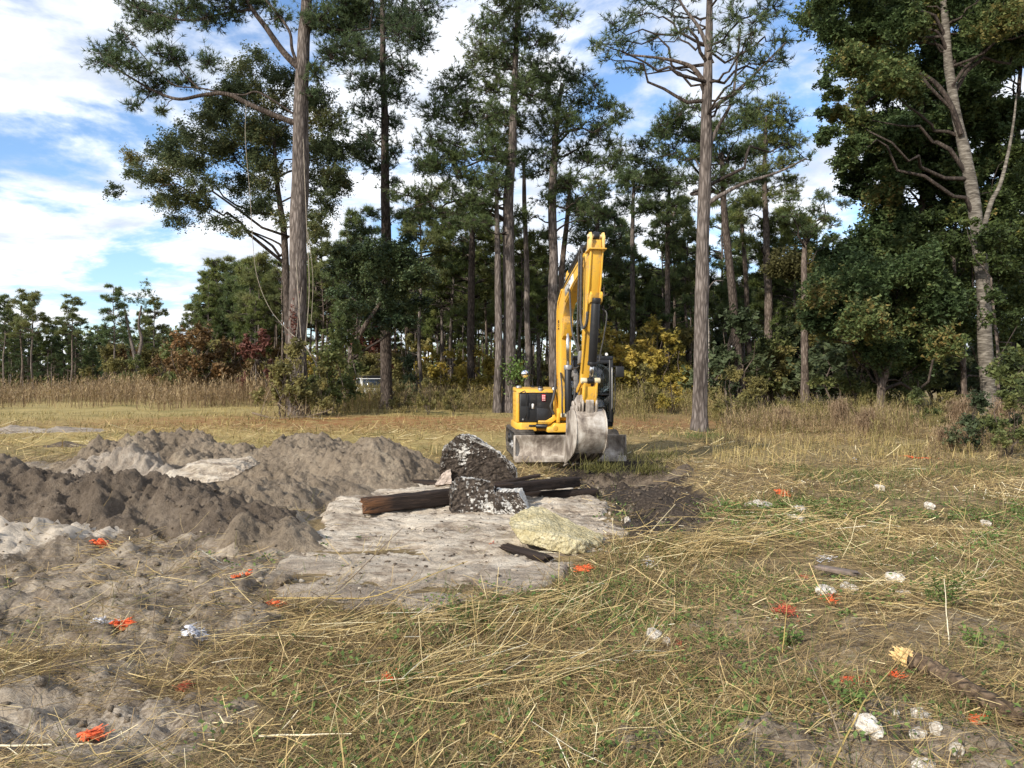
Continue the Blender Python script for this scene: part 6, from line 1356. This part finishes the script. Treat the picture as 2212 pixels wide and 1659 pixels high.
# standing green and olive blades
gr = MB(); x, y = scatter(64000, 2.9, 15); g = fbm(x * .55 + 50, y * .55, o=3) + .45 * sstep(-1.2, 1.5, x) * (1 - sstep(6.5, 9, y)) - .18 - .5 * (1 - sstep(-1.4, -.4, x)); k = (R.random(len(x)) < cover(x, y) * np.clip(g * 1.6, 0, 1)); x, y = x[k], y[k]; m = len(x)
ribbons(gr, on_ground(x, y, .0), R.uniform(0, 6.28, m), R.normal(1.0, .3, m), R.uniform(.06, .22, m), .004 * (.7 + y / 8), R.normal(-.7, .4, m), 3, 0, R.random(m))
gr.build('green_grass', M_GREENG, kind='stuff')
ol = MB()
for n, y0, y1, L0, L1, w in ((9000, 3, 9, .12, .40, .004), (26000, 9, 20, .10, .34, .008), (22000, 20, 38, .12, .34, .016)):
    x, y = scatter(n, y0, y1, wide=.9); g = cover(x, y) * (.35 + .6 * sstep(-.2, .5, fbm(x * .4 + 8, y * .4, o=3))) * np.where(x < 0, sstep(30, 8, y) if False else 1, 1); k = R.random(n) < g; x, y = x[k], y[k]; m = len(x)
    ribbons(ol, on_ground(x, y), R.normal(.3, 1.2, m), R.normal(.9, .35, m), R.uniform(L0, L1, m), w * R.uniform(.6, 1.3, m), R.normal(-.7, .5, m), 2, 0, np.clip(R.normal(.5, .2, m), 0, 1))
ol.build('olive_grass', M_OLIVEG, kind='stuff')
# mown yellow field at left and behind
yg = MB(); x, y = scatter(70000, 14, 60, wide=1.0); u_ = x / y * FL + 1106
g = cover(x, y) * np.where(u_ < 700, 1, .55) * sstep(13, 20, y) * (1 - .7 * sstep(40, 50, y)) * (.55 + .6 * fbm(x * .3, y * .3, o=3)); k = R.random(len(x)) < g; x, y = x[k], y[k]; m = len(x)
ribbons(yg, on_ground(x, y), R.uniform(0, 6.28, m), R.normal(.75, .35, m), R.uniform(.12, .36, m), .022 * R.uniform(.6, 1.3, m), R.normal(-.6, .5, m), 2, 0, np.clip(R.normal(.5, .22, m), 0, 1))
yg.build('yellow_field_grass', M_YELG2, kind='stuff')

def reeds(mb, x, y, H, w, plume=6, lean=.18, fine=.3, wind=0.25):
    """stems with feathery heads: fine branchlets up the top part"""
    n = len(x); P = on_ground(x, y, -.05); az = R.uniform(0, 6.28, n) ; tl = np.pi / 2 - np.abs(R.normal(0, lean, n)); r0 = np.clip(R.normal(.35, .18, n), 0, 1)
    ribbons(mb, P, az, tl, H, w * .8, -.12, 2, 0, r0)
    d = np.stack([np.cos(tl) * np.cos(az), np.cos(tl) * np.sin(az), np.sin(tl)], 1)
    t_ = R.uniform(.35, 1.0, (n, plume)); q = P[:, None] + d[:, None] * (H[:, None] * t_)[..., None]; q = q.reshape(-1, 3); m = len(q)
    ribbons(mb, q, R.uniform(0, 6.28, m), R.normal(.75, .35, m), np.repeat(H, plume) * fine * R.uniform(.4, 1.0, m) * (1.15 - t_.ravel()) ** .5, np.repeat(w, plume) * 1.3, R.normal(-.4, .5, m), 1, 0, np.clip(np.repeat(r0, plume) + R.uniform(0, .45, m), 0, 1))
# the tall brown weed belt beyond the field at left
rd = MB(); n = 11000; y = R.uniform(40, 72, n) ** 1.0; u_ = R.uniform(-350, 700, n); x = (u_ - 1106) / FL * y
front = 46 + 5 * fbm(x * .3, x * 0, o=4) - 4.5 * sstep(200, -200, u_); k = (y > front) & (R.random(n) < .45 + .7 * fbm(x * .25, y * .25, o=3) + .35); x, y = x[k], y[k]
reeds(rd, x, y, R.uniform(1.0, 1.9, len(x)) * np.clip(.9 + .45 * fbm(x * .35, y * .35, o=3), .4, 1.25), np.full(len(x), .038), 8, .24, .36)
rd.build('tall_brown_weeds', M_REED, kind='stuff')
# rank growth in front of the woods, centre and right
ro, rb = MB(), MB()
for n, u0, u1, y0, y1, h0, h1, w, tgt in ((2600, 660, 1110, 37, 48, .5, 1.5, .028, ro), (1600, 740, 1110, 38, 52, .7, 1.7, .03, rb), (2600, 1290, 1560, 31, 46, .5, 1.5, .026, ro), (1300, 1290, 1560, 34, 46, .5, 1.2, .026, rb),
                                       (2600, 1540, 1900, 24, 38, .5, 1.5, .022, ro), (2300, 1560, 2000, 20, 30, .5, 1.25, .018, rb), (700, 752, 862, 44, 48.5, 1.35, 1.75, .03, ro), (2200, 1880, 2330, 16.5, 32, .5, 1.6, .018, ro), (1200, 2000, 2330, 15.5, 22, .5, 1.3, .014, rb), (1100, 1100, 1300, 34, 46, .4, 1.1, .026, ro), (900, 560, 760, 35.5, 40, .4, 1.2, .026, ro)):
    y = R.uniform(y0, y1, n); u_ = R.uniform(u0, u1, n); x = (u_ - 1106) / FL * y; k = fbm(x * .7 + 4, y * .7, o=3) > -.05; x, y = x[k], y[k]; hf_ = 1.0 if u0 == 752 else .35 + .65 * sstep(0, .45, (y - y0) / (y1 - y0))
    reeds(tgt, x, y, (hf_ if u0 < 1500 else hf_ * .75) * R.uniform(h0, h1, len(x)) * (.8 + .4 * np.abs(fbm(x * .6, y * .6, o=2))), np.full(len(x), w * .7), 11, .32, .40)
ro.build('rank_olive_weeds', M_REEDO, kind='stuff'); rb.build('rank_brown_weeds', M_REED, kind='stuff')
# pale standing grass at the right of the clearing
pg = MB(); n = 3600; y = R.uniform(15.5, 24, n); u_ = R.uniform(1540, 2150, n); x = (u_ - 1106) / FL * y; k = R.random(n) < .4 + fbm(x * .6, y * .6, o=3) + .2; x, y = x[k], y[k]; m = len(x)
ribbons(pg, on_ground(x, y), R.uniform(0, 6.28, m), R.normal(1.25, .2, m), R.uniform(.15, .45, m), .009, R.normal(-.4, .3, m), 3, 0, np.clip(R.normal(.6, .2, m), 0, 1)); pg.build('pale_standing_grass', M_YELG2, kind='stuff')

# drooping dead plumed plants at the right
def dead_plant(x, y, H, rad, label, mat=M_BROWNDRY):
    z = gh(np.array([x]), np.array([y]))[0]; root = empty('dead_plant', (x, y, z), label, 'dead plant', 'dead plumed plants before the dark wood')
    mb = MB(); hd = MB()
    for k in range(14):
        a = R.uniform(0, 6.28); e = np.array([math.cos(a) * rad * R.random(), math.sin(a) * rad * R.random(), H * R.uniform(.7, 1)]); q = wobble((0, 0, -.05), e, 6, .3, .1); tube(mb, q, np.linspace(.012, .005, 6), 5, cap=False)
        n = 150; t_ = R.random(n) ** .7; p0 = q[-1] * (0.45 + 0.55 * t_[:, None]) + R.normal(0, .10, (n, 3)) * [1, 1, .8]
        ribbons(hd, p0, R.uniform(0, 6.28, n), R.normal(-.3, .4, n), R.uniform(.10, .32, n), .010, R.normal(-.9, .4, n), 3, 0, R.random(n))
    mb.build('stem', M_REED, root, kind='stuff'); hd.build('seed_head', mat, root, kind='stuff')
for u, v, Y, rad, lab in ((1812, 868, 25, .45, 'tall rounded dead plume bush standing against the dark wood'), (1870, 900, 23, .5, 'straw-coloured dead plume plant leaning right in front of the short grey trunk'), (2070, 862, 23, .4, 'pinkish dead plume plant just left of the white-barked trunk'), (2170, 880, 20, .5, 'big drooping dead plume plant at the right edge'), (1690, 890, 27, .5, 'low brown dead plume plant in front of the leaning pine'), (2050, 945, 18, .45, 'reddish-brown dead plant bending over the shrub in the right corner')):
    q = W(u, v, Y); dead_plant(q[0], q[1], q[2] + .25, rad, lab)

# low leafy weeds among the litter
lw = MB(); x, y = scatter(8500, 2.9, 11); g = sstep(-.10, .35, fbm(x * .8 + 70, y * .8, o=3) + .12 * sstep(-.5, 2, x) - .4 * (1 - sstep(-1.4, -.4, x))); k = R.random(len(x)) < cover(x, y) * g; x, y = x[k], y[k]; m = len(x)
Q = (on_ground(x, y, .04)[:, None] + R.normal(0, 1, (m, 9, 3)) * np.array([.05, .05, .022])).reshape(-1, 3); leaves(lw, Q, .026 * (1 + .06 * np.repeat(y, 9)), rnd=np.clip(R.normal(.5, .22, len(Q)), 0, 1), up=.6)
lw.build('low_weeds', M_GREENLEAF, kind='stuff')
def weed(u, v, r, H, mat, n, leaf, label):
    g = G(u, v); z = gh(g[:1], g[1:])[0]; root = empty('leafy_weed', (g[0], g[1], z), label, 'weed', 'leafy weeds in the mown clearing')
    st, lf = MB(), MB(); k = 9; e = np.stack([R.normal(0, r * .5, k), R.normal(0, r * .5, k), H * R.uniform(.5, 1, k)], 1); sticks(st, np.zeros((k, 3)), e, .004, .002)
    P = e[R.integers(0, k, n)] * R.uniform(.3, 1.05, (n, 1)) + R.normal(0, r * .18, (n, 3)) * [1, 1, .6]; P[:, 2] = np.maximum(P[:, 2], .01); leaves(lf, P, leaf, rnd=np.clip(R.normal(.5, .25, n), 0, 1), up=.8)
    st.build('stem', M_OLIVEG, root, kind='stuff'); lf.build('foliage', mat, root, kind='stuff')
for u, v, r, H, mat, n, lf, lab in ((1358, 1530, .09, .10, M_GREENLEAF, 90, .030, 'bushy dark green weed near the bottom, right of centre'), (2050, 1330, .24, .32, M_GREENG, 420, .028, 'large feathery grey-green weed at the right with a pale cut stalk'), (1700, 1385, .14, .16, M_GREENLEAF, 160, .03, 'green weed behind the orange-sprayed weed'), (880, 1470, .10, .10, M_GREENLEAF, 90, .034, 'round-leaved weed left of the combed straw swath'), (1000, 1345, .12, .12, M_GREENG, 110, .03, 'small green tuft at the near edge of the slab'), (2130, 1180, .3, .15, M_GREENLEAF, 200, .04, 'green weed patch at the right edge of the clearing'), (1850, 1545, .16, .10, M_GREENLEAF, 150, .03, 'creeping green weed under the big orange mark'), (1560, 1395, .16, .14, M_GREENLEAF, 170, .028, 'leafy weed in the grass left of the sprayed weed'), (1600, 1570, .2, .1, M_GREENLEAF, 150, .03, 'flat green weed patch near the bottom right'), (1082, 1095, .32, .34, M_OLIVEG, 230, .03, 'wispy uprooted weed leaning on the small dark block'), (2120, 1400, .2, .2, M_GREENLEAF, 200, .03, 'leafy weed above the fallen log')):
    weed(u, v, r, H, mat, n, lf, lab)

# long single stems
M_STEM = plain('golden_stem', (.42, .30, .10), .6, var=.25, scale=4); M_STEMB = plain('grey_brown_stem', (.20, .15, .10), .8, var=.3); M_STEMW = plain('bleached_straw', (.66, .58, .40), .7, var=.15)
def stem(pts, r, mat, label, name='stalk'):
    """pts: (u, v, height above the ground)"""
    q = []
    for u, v, h in pts:
        Y = (EYE - h) * FL / (v - HZ); x = (u - 1106) / FL * Y; q.append((x, Y, gh(np.array([x]), np.array([Y]))[0] + h))
    q = np.array(q); P = np.array([q[0] + (q[-1] - q[0]) * t_ for t_ in np.linspace(0, 1, 10)]) if len(q) == 2 else np.array([[np.interp(t_, np.linspace(0, 1, len(q)), q[:, a]) for a in range(3)] for t_ in np.linspace(0, 1, 14)])
    P = P + R.normal(0, .0012, P.shape); mb = MB(); tube(mb, P - P[0], np.linspace(r, r * .45, len(P)), 6); o = mb.build(name, mat, None, True); o.location = tuple(P[0]); return tag(o, label, 'stalk', 'single dry stalks lying about')
stem([(1130, 1600, .03), (1400, 1510, .06), (1540, 1425, .12)], .0055, M_STEM, 'longest golden stalk running up to the right across the bottom centre')
stem([(1785, 1657, .02), (1870, 1530, .08), (1925, 1465, .10), (1970, 1395, .14)], .005, M_STEM, 'thick bent golden stalk rising from the bottom edge towards the log')
stem([(1370, 1178, .02), (1620, 1130, .05)], .010, M_STEM, 'golden stalk pointing right from the straw bundle')
stem([(1600, 1178, .04), (1775, 1152, .08)], .008, M_STEM, 'golden stalk lying level above the right-hand litter')
stem([(1405, 1155, .02), (1458, 1085, .55)], .008, M_STEMW, 'pale straw standing at a slant by the pit edge')
stem([(660, 1330, .03), (760, 1245, .22), (870, 1130, .55)], .006, M_STEMB, 'long grey-brown stalk slanting up across the slab')
stem([(590, 1290, .02), (800, 1290, .05), (1010, 1210, .30)], .006, M_STEM, 'thin stalk leaning over the near part of the slab')
stem([(330, 1395, .0), (338, 1300, .30), (372, 1150, .55)], .0035, M_STEMB, 'thin dark upright stalk on the bare dirt, left one of two')
stem([(430, 1370, .0), (415, 1270, .22), (405, 1170, .48)], .0035, M_STEMB, 'thin dark upright stalk on the bare dirt, right one of two')
stem([(0, 1622, .02), (200, 1615, .03)], .006, M_STEMW, 'pale stalk lying flat at the lower left edge')
stem([(560, 1582, .04), (760, 1592, .05)], .006, M_STEMW, 'white bleached stalk near the bottom left of centre')
stem([(1840, 1657, .0), (1790, 1520, .16), (1745, 1435, .25)], .004, M_STEMB, 'thin stalk leaning left at the bottom right')
stem([(1690, 1400, .02), (1700, 1290, .34)], .004, M_STEM, 'upright yellow stalk over the orange-sprayed weed')
stem([(2050, 1390, .0), (2040, 1265, .30)], .0045, M_STEMW, 'pale cut stalk standing in the feathery weed')
stem([(1050, 1560, .03), (1180, 1640, .05)], .006, M_STEM, 'short golden stalk crossing the longest one')
stem([(1660, 1110, .02), (1620, 1045, .35)], .004, M_STEMB, 'dark twig standing by the right rim of the pit')
stem([(620, 1530, .02), (830, 1450, .06)], .004, M_STEMB, 'brown stalk in the combed litter left of centre')
stem([(760, 1395, .02), (1010, 1372, .05)], .004, M_STEM, 'thin golden stalk along the litter edge below the slab')
# the combed swaths of straw that show as bundles
sb = MB()
for (u0, v0), (u1, v1), n, wd, h in (((760, 1520), (1330, 1300), 280, .10, .10), ((900, 1500), (1450, 1420), 200, .12, .10), ((1380, 1190), (1740, 1185), 260, .18, .16), ((1400, 1215), (1640, 1165), 150, .16, .14), ((480, 1420), (860, 1345), 150, .12, .08), ((860, 1360), (1270, 1290), 200, .12, .10), ((1750, 1290), (2200, 1310), 240, .25, .08), ((1600, 1130), (2100, 1160), 300, .4, .08), ((640, 1330), (880, 1150), 60, .06, .05)):
    a, b = G(u0, v0), G(u1, v1); d = b - a; L = np.linalg.norm(d); az = math.atan2(d[1], d[0]); t_ = R.random(n); p = a + d * t_[:, None] * .85 + R.normal(0, wd, (n, 2)); y_ = p[:, 1]
    ribbons(sb, on_ground(p[:, 0], p[:, 1], .02) + np.stack([0 * t_, 0 * t_, h * R.random(n)], 1), az + R.normal(0, .42, n) + np.pi * (R.random(n) < .3), R.normal(.05, .12, n), R.uniform(.12, .65, n), .0028 * (.5 + y_ / 6), R.normal(-.05, .25, n), 3, 0, np.clip(R.normal(.55, .2, n), 0, 1), R.uniform(-.8, .8, n), taper=False)
sb.build('combed_straw', M_STRAW, kind='stuff')

# ------------------------------------------------------------------ survey paint, stones, log
def spray_mat(name, a, b):
    return leaf_mat(name, [(0, a), (1, b)], .05, .6, .3, 0)
M_ORANGE = spray_mat('orange_spray_paint', (.70, .11, .035), (1.0, .20, .06)); M_WSPRAY = spray_mat('white_spray_paint', (.42, .42, .46), (.70, .70, .73)); M_ORANGED = spray_mat('faded_orange_paint', (.30, .06, .03), (.62, .13, .06))
def paint(u, v, wu, hv, label, mat=M_ORANGE, n=90, blot=True, z=0.0):
    """a sprayed mark: painted soil crumbs and the painted grass over them"""
    g = G(u, v); k = g[1] / FL; rx = wu * .38 * k; ry = .72 * max(hv * .5 * g[1] ** 2 / (EYE * FL), .03)
    root = empty('paint_mark', (g[0], g[1], 0), label, 'paint mark', 'survey paint marks on the ground')
    mb = MB()
    p = np.stack([g[0] + rx * R.normal(0, .42, n), g[1] + ry * R.normal(0, .42, n)], 1); P = on_ground(p[:, 0], p[:, 1], .03 + z)
    ribbons(mb, P - [g[0], g[1], 0], R.normal(.4, .9, n), R.normal(.02, .12, n), R.uniform(.015, .065, n), .0042 * (.5 + g[1] / 6), R.normal(0, .3, n), 2, 0, R.random(n), R.uniform(-.3, .3, n), taper=False)
    mb.build('painted_grass', mat, root, kind='stuff')
    if blot:
        m = 260; p = np.stack([rx * R.normal(0, .42, m), ry * R.normal(0, .42, m)], 1); P = on_ground(p[:, 0] + g[0], p[:, 1] + g[1], .022) - [g[0], g[1], 0]; mb = MB(); pebbles(mb, P, .008 + .014 * R.random(m) ** 2 * (1 + .06 * g[1]), 0, .3); mb.build('painted_soil', mat, root, kind='stuff')
for a in ((215, 1190, 34, 14, 'orange paint mark on the pale soil before the dark heap'), (519, 1258, 34, 30, 'ring-like orange paint mark at the left corner of the slab'), (597, 1316, 40, 24, 'orange paint mark on the litter just below the slab corner'), (262, 1386, 54, 16, 'orange paint mark between two white ones on the bare dirt'), (195, 1602, 52, 34, 'orange paint mark lowest at the left'), (390, 1478, 34, 12, 'faint orange paint mark on the litter right of the pale sand', M_ORANGED, 60, False), (1260, 1230, 46, 14, 'bright orange paint mark right below the yellow rock'), (1692, 1076, 26, 16, 'orange paint mark far back right of the pit'), (1972, 993, 24, 20, 'orange paint mark before the dark wood, farthest back'), (1738, 1242, 22, 12, 'dull orange paint mark beside the grey plank', M_ORANGED, 60, False), (1690, 1340, 60, 60, 'broad orange sprayed weed patch right of centre', M_ORANGED, 200, False, .05), (1790, 1316, 50, 26, 'orange paint streaks below the white stone', M_ORANGE, 90, False), (845, 1472, 40, 26, 'orange paint mark on the weeds in the lower centre', M_ORANGE, 110), (1932, 1480, 46, 26, 'orange paint spots left of the log, right of the big mark', M_ORANGE, 80, False), (2108, 1552, 26, 14, 'small orange paint mark under the log at far right'), (1462, 1395, 34, 50, 'dull orange paint on stems in the centre right', M_ORANGED, 50, False), (1060, 1180, 20, 8, 'faint orange speck at the plank', M_ORANGED, 40, False),
          (232, 1362, 50, 40, 'white paint mark above the orange one on the bare dirt', M_WSPRAY, 80), (420, 1394, 70, 18, 'long white paint mark on the dark dirt left of centre', M_WSPRAY, 110), (1402, 1222, 40, 24, 'white sprayed twigs right of the yellow rock', M_WSPRAY, 40, False), (1780, 1216, 60, 20, 'white sprayed twigs beside the grey plank', M_WSPRAY, 50, False), (1290, 1262, 60, 8, 'thin white painted straw under the bright orange mark', M_WSPRAY, 30, False), (1848, 998, 22, 10, 'white painted stems standing far back at right', M_WSPRAY, 14, False)): paint(*a)
# the flat orange-painted chip
def chip(u, v, wu, hv, h, mat, name, label, cat, seed, group=None):
    g = G(u, v); k = g[1] / FL; z = gh(g[:1], g[1:])[0]; rr = np.random.default_rng(seed); a = wu * .5 * k; b = max(hv * .5 * g[1] ** 2 / (EYE * FL) * .8, .02); pts = []
    for q in range(14):
        th = q / 14 * 6.283; pts.append((a * math.cos(th) * rr.uniform(.75, 1.1), b * math.sin(th) * rr.uniform(.75, 1.1), h * rr.uniform(.3, .8))); pts.append((a * .7 * math.cos(th) * rr.uniform(.7, 1), b * .7 * math.sin(th) * rr.uniform(.7, 1), h * rr.uniform(.7, 1.1)))
    pts += [(a * .9, 0, -.03), (-a * .9, 0, -.03), (0, b * .9, -.03), (0, -b * .9, -.03)]
    o = link(name, rock_mesh(name, pts, mat, cuts=2, amp=.16 * h, freq=26, amp2=.05 * h, seed=seed)); o.location = (g[0], g[1], z + .012); return tag(o, label, cat, group)
chip(1843, 1474, 74, 16, .03, M_ORANGE, 'painted_chip', 'flat bright orange painted board chip left of the log', 'chip', 4)
t = NT('white_rubble'); p = t.co(); n = t.noise(p, 30, 6, .65); c = t.ramp(n, [(.36, (.20, .165, .125)), (.47, (.46, .41, .34)), (.62, (.70, .66, .58))]); t.bump(n, .8, .01); M_WROCK = t.finish(c, .9, 0, .2)
for i, (u, v, wu, hv, h, lab) in enumerate(((1932, 1252, 38, 18, .05, 'white stone, uppermost of the three in a row at right'), (1833, 1275, 36, 20, .045, 'white stone with a dark hollow, middle one of the row at right'), (1784, 1298, 40, 20, .05, 'white stone above the orange streaks, lowest of the row at right'), (1874, 1588, 58, 46, .065, 'biggest white stone near the bottom right'), (1990, 1540, 44, 26, .045, 'grey-white stone under the log'), (1984, 1590, 38, 22, .035, 'flat white stone right of the biggest white one'), (2022, 1598, 26, 18, .03, 'small white stone next to the flat white one'), (1992, 1645, 60, 24, .045, 'pale angular stone at the bottom edge, right'), (2068, 1620, 30, 24, .035, 'grey-white stone at lower right, right of the angular one'), (1935, 1545, 14, 10, .02, 'tiny white pebble above the biggest white stone'), (1412, 1384, 34, 24, .045, 'pale tan stone among the weeds right of centre'), (1440, 1396, 18, 18, .03, 'small pale stone touching the tan one'), (1950, 1292, 34, 10, .02, 'flat white flake right of the middle white stone'), (1726, 1108, 30, 12, .05, 'pale rubble right of the pit, nearer one'), (1720, 1128, 34, 14, .05, 'pale tan rubble right of the pit, lower one'), (1640, 1098, 60, 18, .07, 'grey rubble lump at the right rim of the pit'), (2008, 1098, 20, 8, .05, 'pale stone at the far right of the clearing'), (2130, 1128, 16, 8, .05, 'white stone near the right edge of the clearing'), (1900, 1060, 16, 8, .05, 'small white stone far back in the litter'), (610, 1262, 40, 20, .06, 'grey lump of hard soil at the left corner of the slab'), (1430, 1106, 14, 8, .05, 'white pebble on the dark pit soil'), (1355, 1130, 12, 8, .05, 'pale pebble at the broken slab edge'))):
    chip(u, v, wu, hv, h, M_WROCK if 'soil' not in lab else M_GREYSOIL, 'stone', lab, 'stone', i, 'loose pale stones')
a1 = G(1765, 1236); a2 = G(1852, 1252)
beam('plank', 'grey weathered plank lying in the litter at right', (a1[0], a1[1], .05), (a2[0], a2[1], .05), .035, .11, 7.0, cat='plank', mat=plain('grey_wood', (.17, .13, .105), .85, var=.3, scale=14))
# fallen log
a1 = G(1975, 1452); a2 = G(2215, 1568); A = np.array([a1[0], a1[1], .065]); B = np.array([a2[0], a2[1], .03])
LG = empty('fallen_log', tuple(A), 'half-buried brown log with a broken yellow end at the right', 'log')
P = wobble((0, 0, 0), B - A, 24, .12); mb = MB(); tube(mb, P, .052 * (1 + .16 * fbm(np.linspace(0, 6, 24), np.zeros(24), o=3)), 12); mb.build('log', bark_mat('rotting_log_bark', (.05, .034, .022), (.13, .09, .058), (.24, .17, .11), 14, 14), LG, True)
d = (A - B) / np.linalg.norm(A - B); sp_ = []
for q in range(46): 
    off = unit(1)[0] * .045 * R.random() ** .5; L = R.uniform(.05, .16); sp_.append((off - d * .03, off * 1.15 + d * L + R.normal(0, .014, 3)))
mb = MB()
for s0, s1 in sp_: tube(mb, np.array([s0, (s0 + s1) / 2 + R.normal(0, .006, 3), s1]), [.017, .014, .004], 5)
mb.build('broken_end', plain('fresh_yellow_wood', (.70, .47, .20), .8, var=.3, scale=20), LG, kind='stuff')
# gravel and crumbs on the slab and round its broken edge
gv = MB(); n = 2600; x = R.uniform(-3.2, 2.6, n); y = R.uniform(5.9, 13, n); sd2 = in_poly_sd(x, y, SLAB); wgt = np.where(sd2 > 0, .12 + .88 * np.exp(-sd2 / .35) * (x > .3), .5 * np.exp(sd2 / .25)); k = R.random(n) < wgt; x, y, sd2 = x[k], y[k], sd2[k]
z = np.where(sd2 > .1, slab_z(x, y), np.maximum(gh(x, y), -.05)) + .004; pebbles(gv, np.stack([x, y, z], 1), .008 + .035 * R.random(len(x)) ** 3); gv.build('slab_rubble', M_SLAB, kind='stuff')
dk = MB(); n = 1500; x = R.uniform(-3.2, 2.2, n); y = R.uniform(5.9, 11.5, n); k = in_poly_sd(x, y, SLAB) > .1; k &= R.random(n) < .35 + .5 * (fbm(x * 1.2, y * 2, o=3) > .1); x, y = x[k], y[k]; pebbles(dk, np.stack([x, y, slab_z(x, y) + .003], 1), .007 + .022 * R.random(len(x)) ** 2, 0, .5); dk.build('slab_crumbs', M_DARKSOIL, kind='stuff')
dc = MB(); n = 2600; x = R.uniform(0, 4.5, n); y = R.uniform(7.5, 15, n); k = masks(x, y)[1] > R.random(n); x, y = x[k], y[k]; pebbles(dc, on_ground(x, y, .0), .012 + .05 * R.random(len(x)) ** 3); dc.build('pit_clods', M_DARKSOIL, kind='stuff')
dd = MB(); x, y = scatter(9000, 3, 13); k = (masks(x, y)[2] > .5) & (masks(x, y)[0] < -.05); x, y = x[k], y[k]; pebbles(dd, on_ground(x, y, .0), .006 + .032 * R.random(len(x)) ** 3); dd.build('dirt_clods', M_GREYSOIL, kind='stuff')

# brush pile and fallen branches at the foot of the biggest pine
for pts, r, lab in (([(545, 892), (600, 905), (650, 900), (700, 905)], .05, 'dark fallen branch lying before the foot of the biggest pine'), ([(600, 870), (640, 900), (690, 912)], .03, 'grey branch leaning on the brush pile under the biggest pine'), ([(640, 905), (700, 890), (720, 880)], .025, 'thin branch sticking up right from the brush pile'), ([(560, 905), (575, 860), (588, 830)], .02, 'pale stick standing at a slant left of the biggest pine'), ([(590, 915), (660, 910), (745, 925)], .03, 'bleached stick lying along the brown needles')):
    P = through(pts, 32.5); P[:, 2] = np.maximum(P[:, 2], .05); mb = MB(); tube(mb, P - P[0], np.linspace(r, r * .4, len(P)), 7); o = mb.build('branch', M_STEMB if 'bleached' not in lab else M_STEM, None, True); o.location = tuple(P[0]); tag(o, lab, 'branch', 'fallen branches under the biggest pine')
bp_ = MB(); n = 240; q = np.stack([R.normal(-9.3, .9, n), R.normal(32, .5, n), R.uniform(.02, .5, n)], 1); ribbons(bp_, q, R.uniform(0, 6.28, n), R.normal(.2, .4, n), R.uniform(.4, 1.2, n), .02, 0, 2, 0, R.random(n)); bp_.build('brush_twigs', M_REED, kind='stuff')
# grass clump torn up beside the bucket
for u, v, r, lab in ((1420, 1008, .35, 'torn-up grass clump on the black soil by the bucket'), (1300, 1022, .22, 'small yellowish grass clump left behind the bucket'), (1520, 950, .5, 'bright green grass patch at the foot of the tall grey pine'), (1405, 1020, .2, 'low grass clump before the right half of the blade')):
    g = G(u, v); n = 420; q = np.stack([R.normal(0, r, n), R.normal(0, r * .6, n), R.uniform(0, .10, n)], 1); mb = MB(); ribbons(mb, q, R.uniform(0, 6.28, n), R.normal(.8, .4, n), R.uniform(.12, .38, n), .011, R.normal(-.9, .4, n), 3, 0, np.clip(R.normal(.55, .2, n), 0, 1)); o = empty('grass_clump', (g[0], g[1], gh(g[:1], g[1:])[0] + .05), lab, 'grass clump', 'grass clumps near the excavator'); mb.build('blades', M_OLIVEG if 'green' not in lab else M_GREENG, o, kind='stuff')
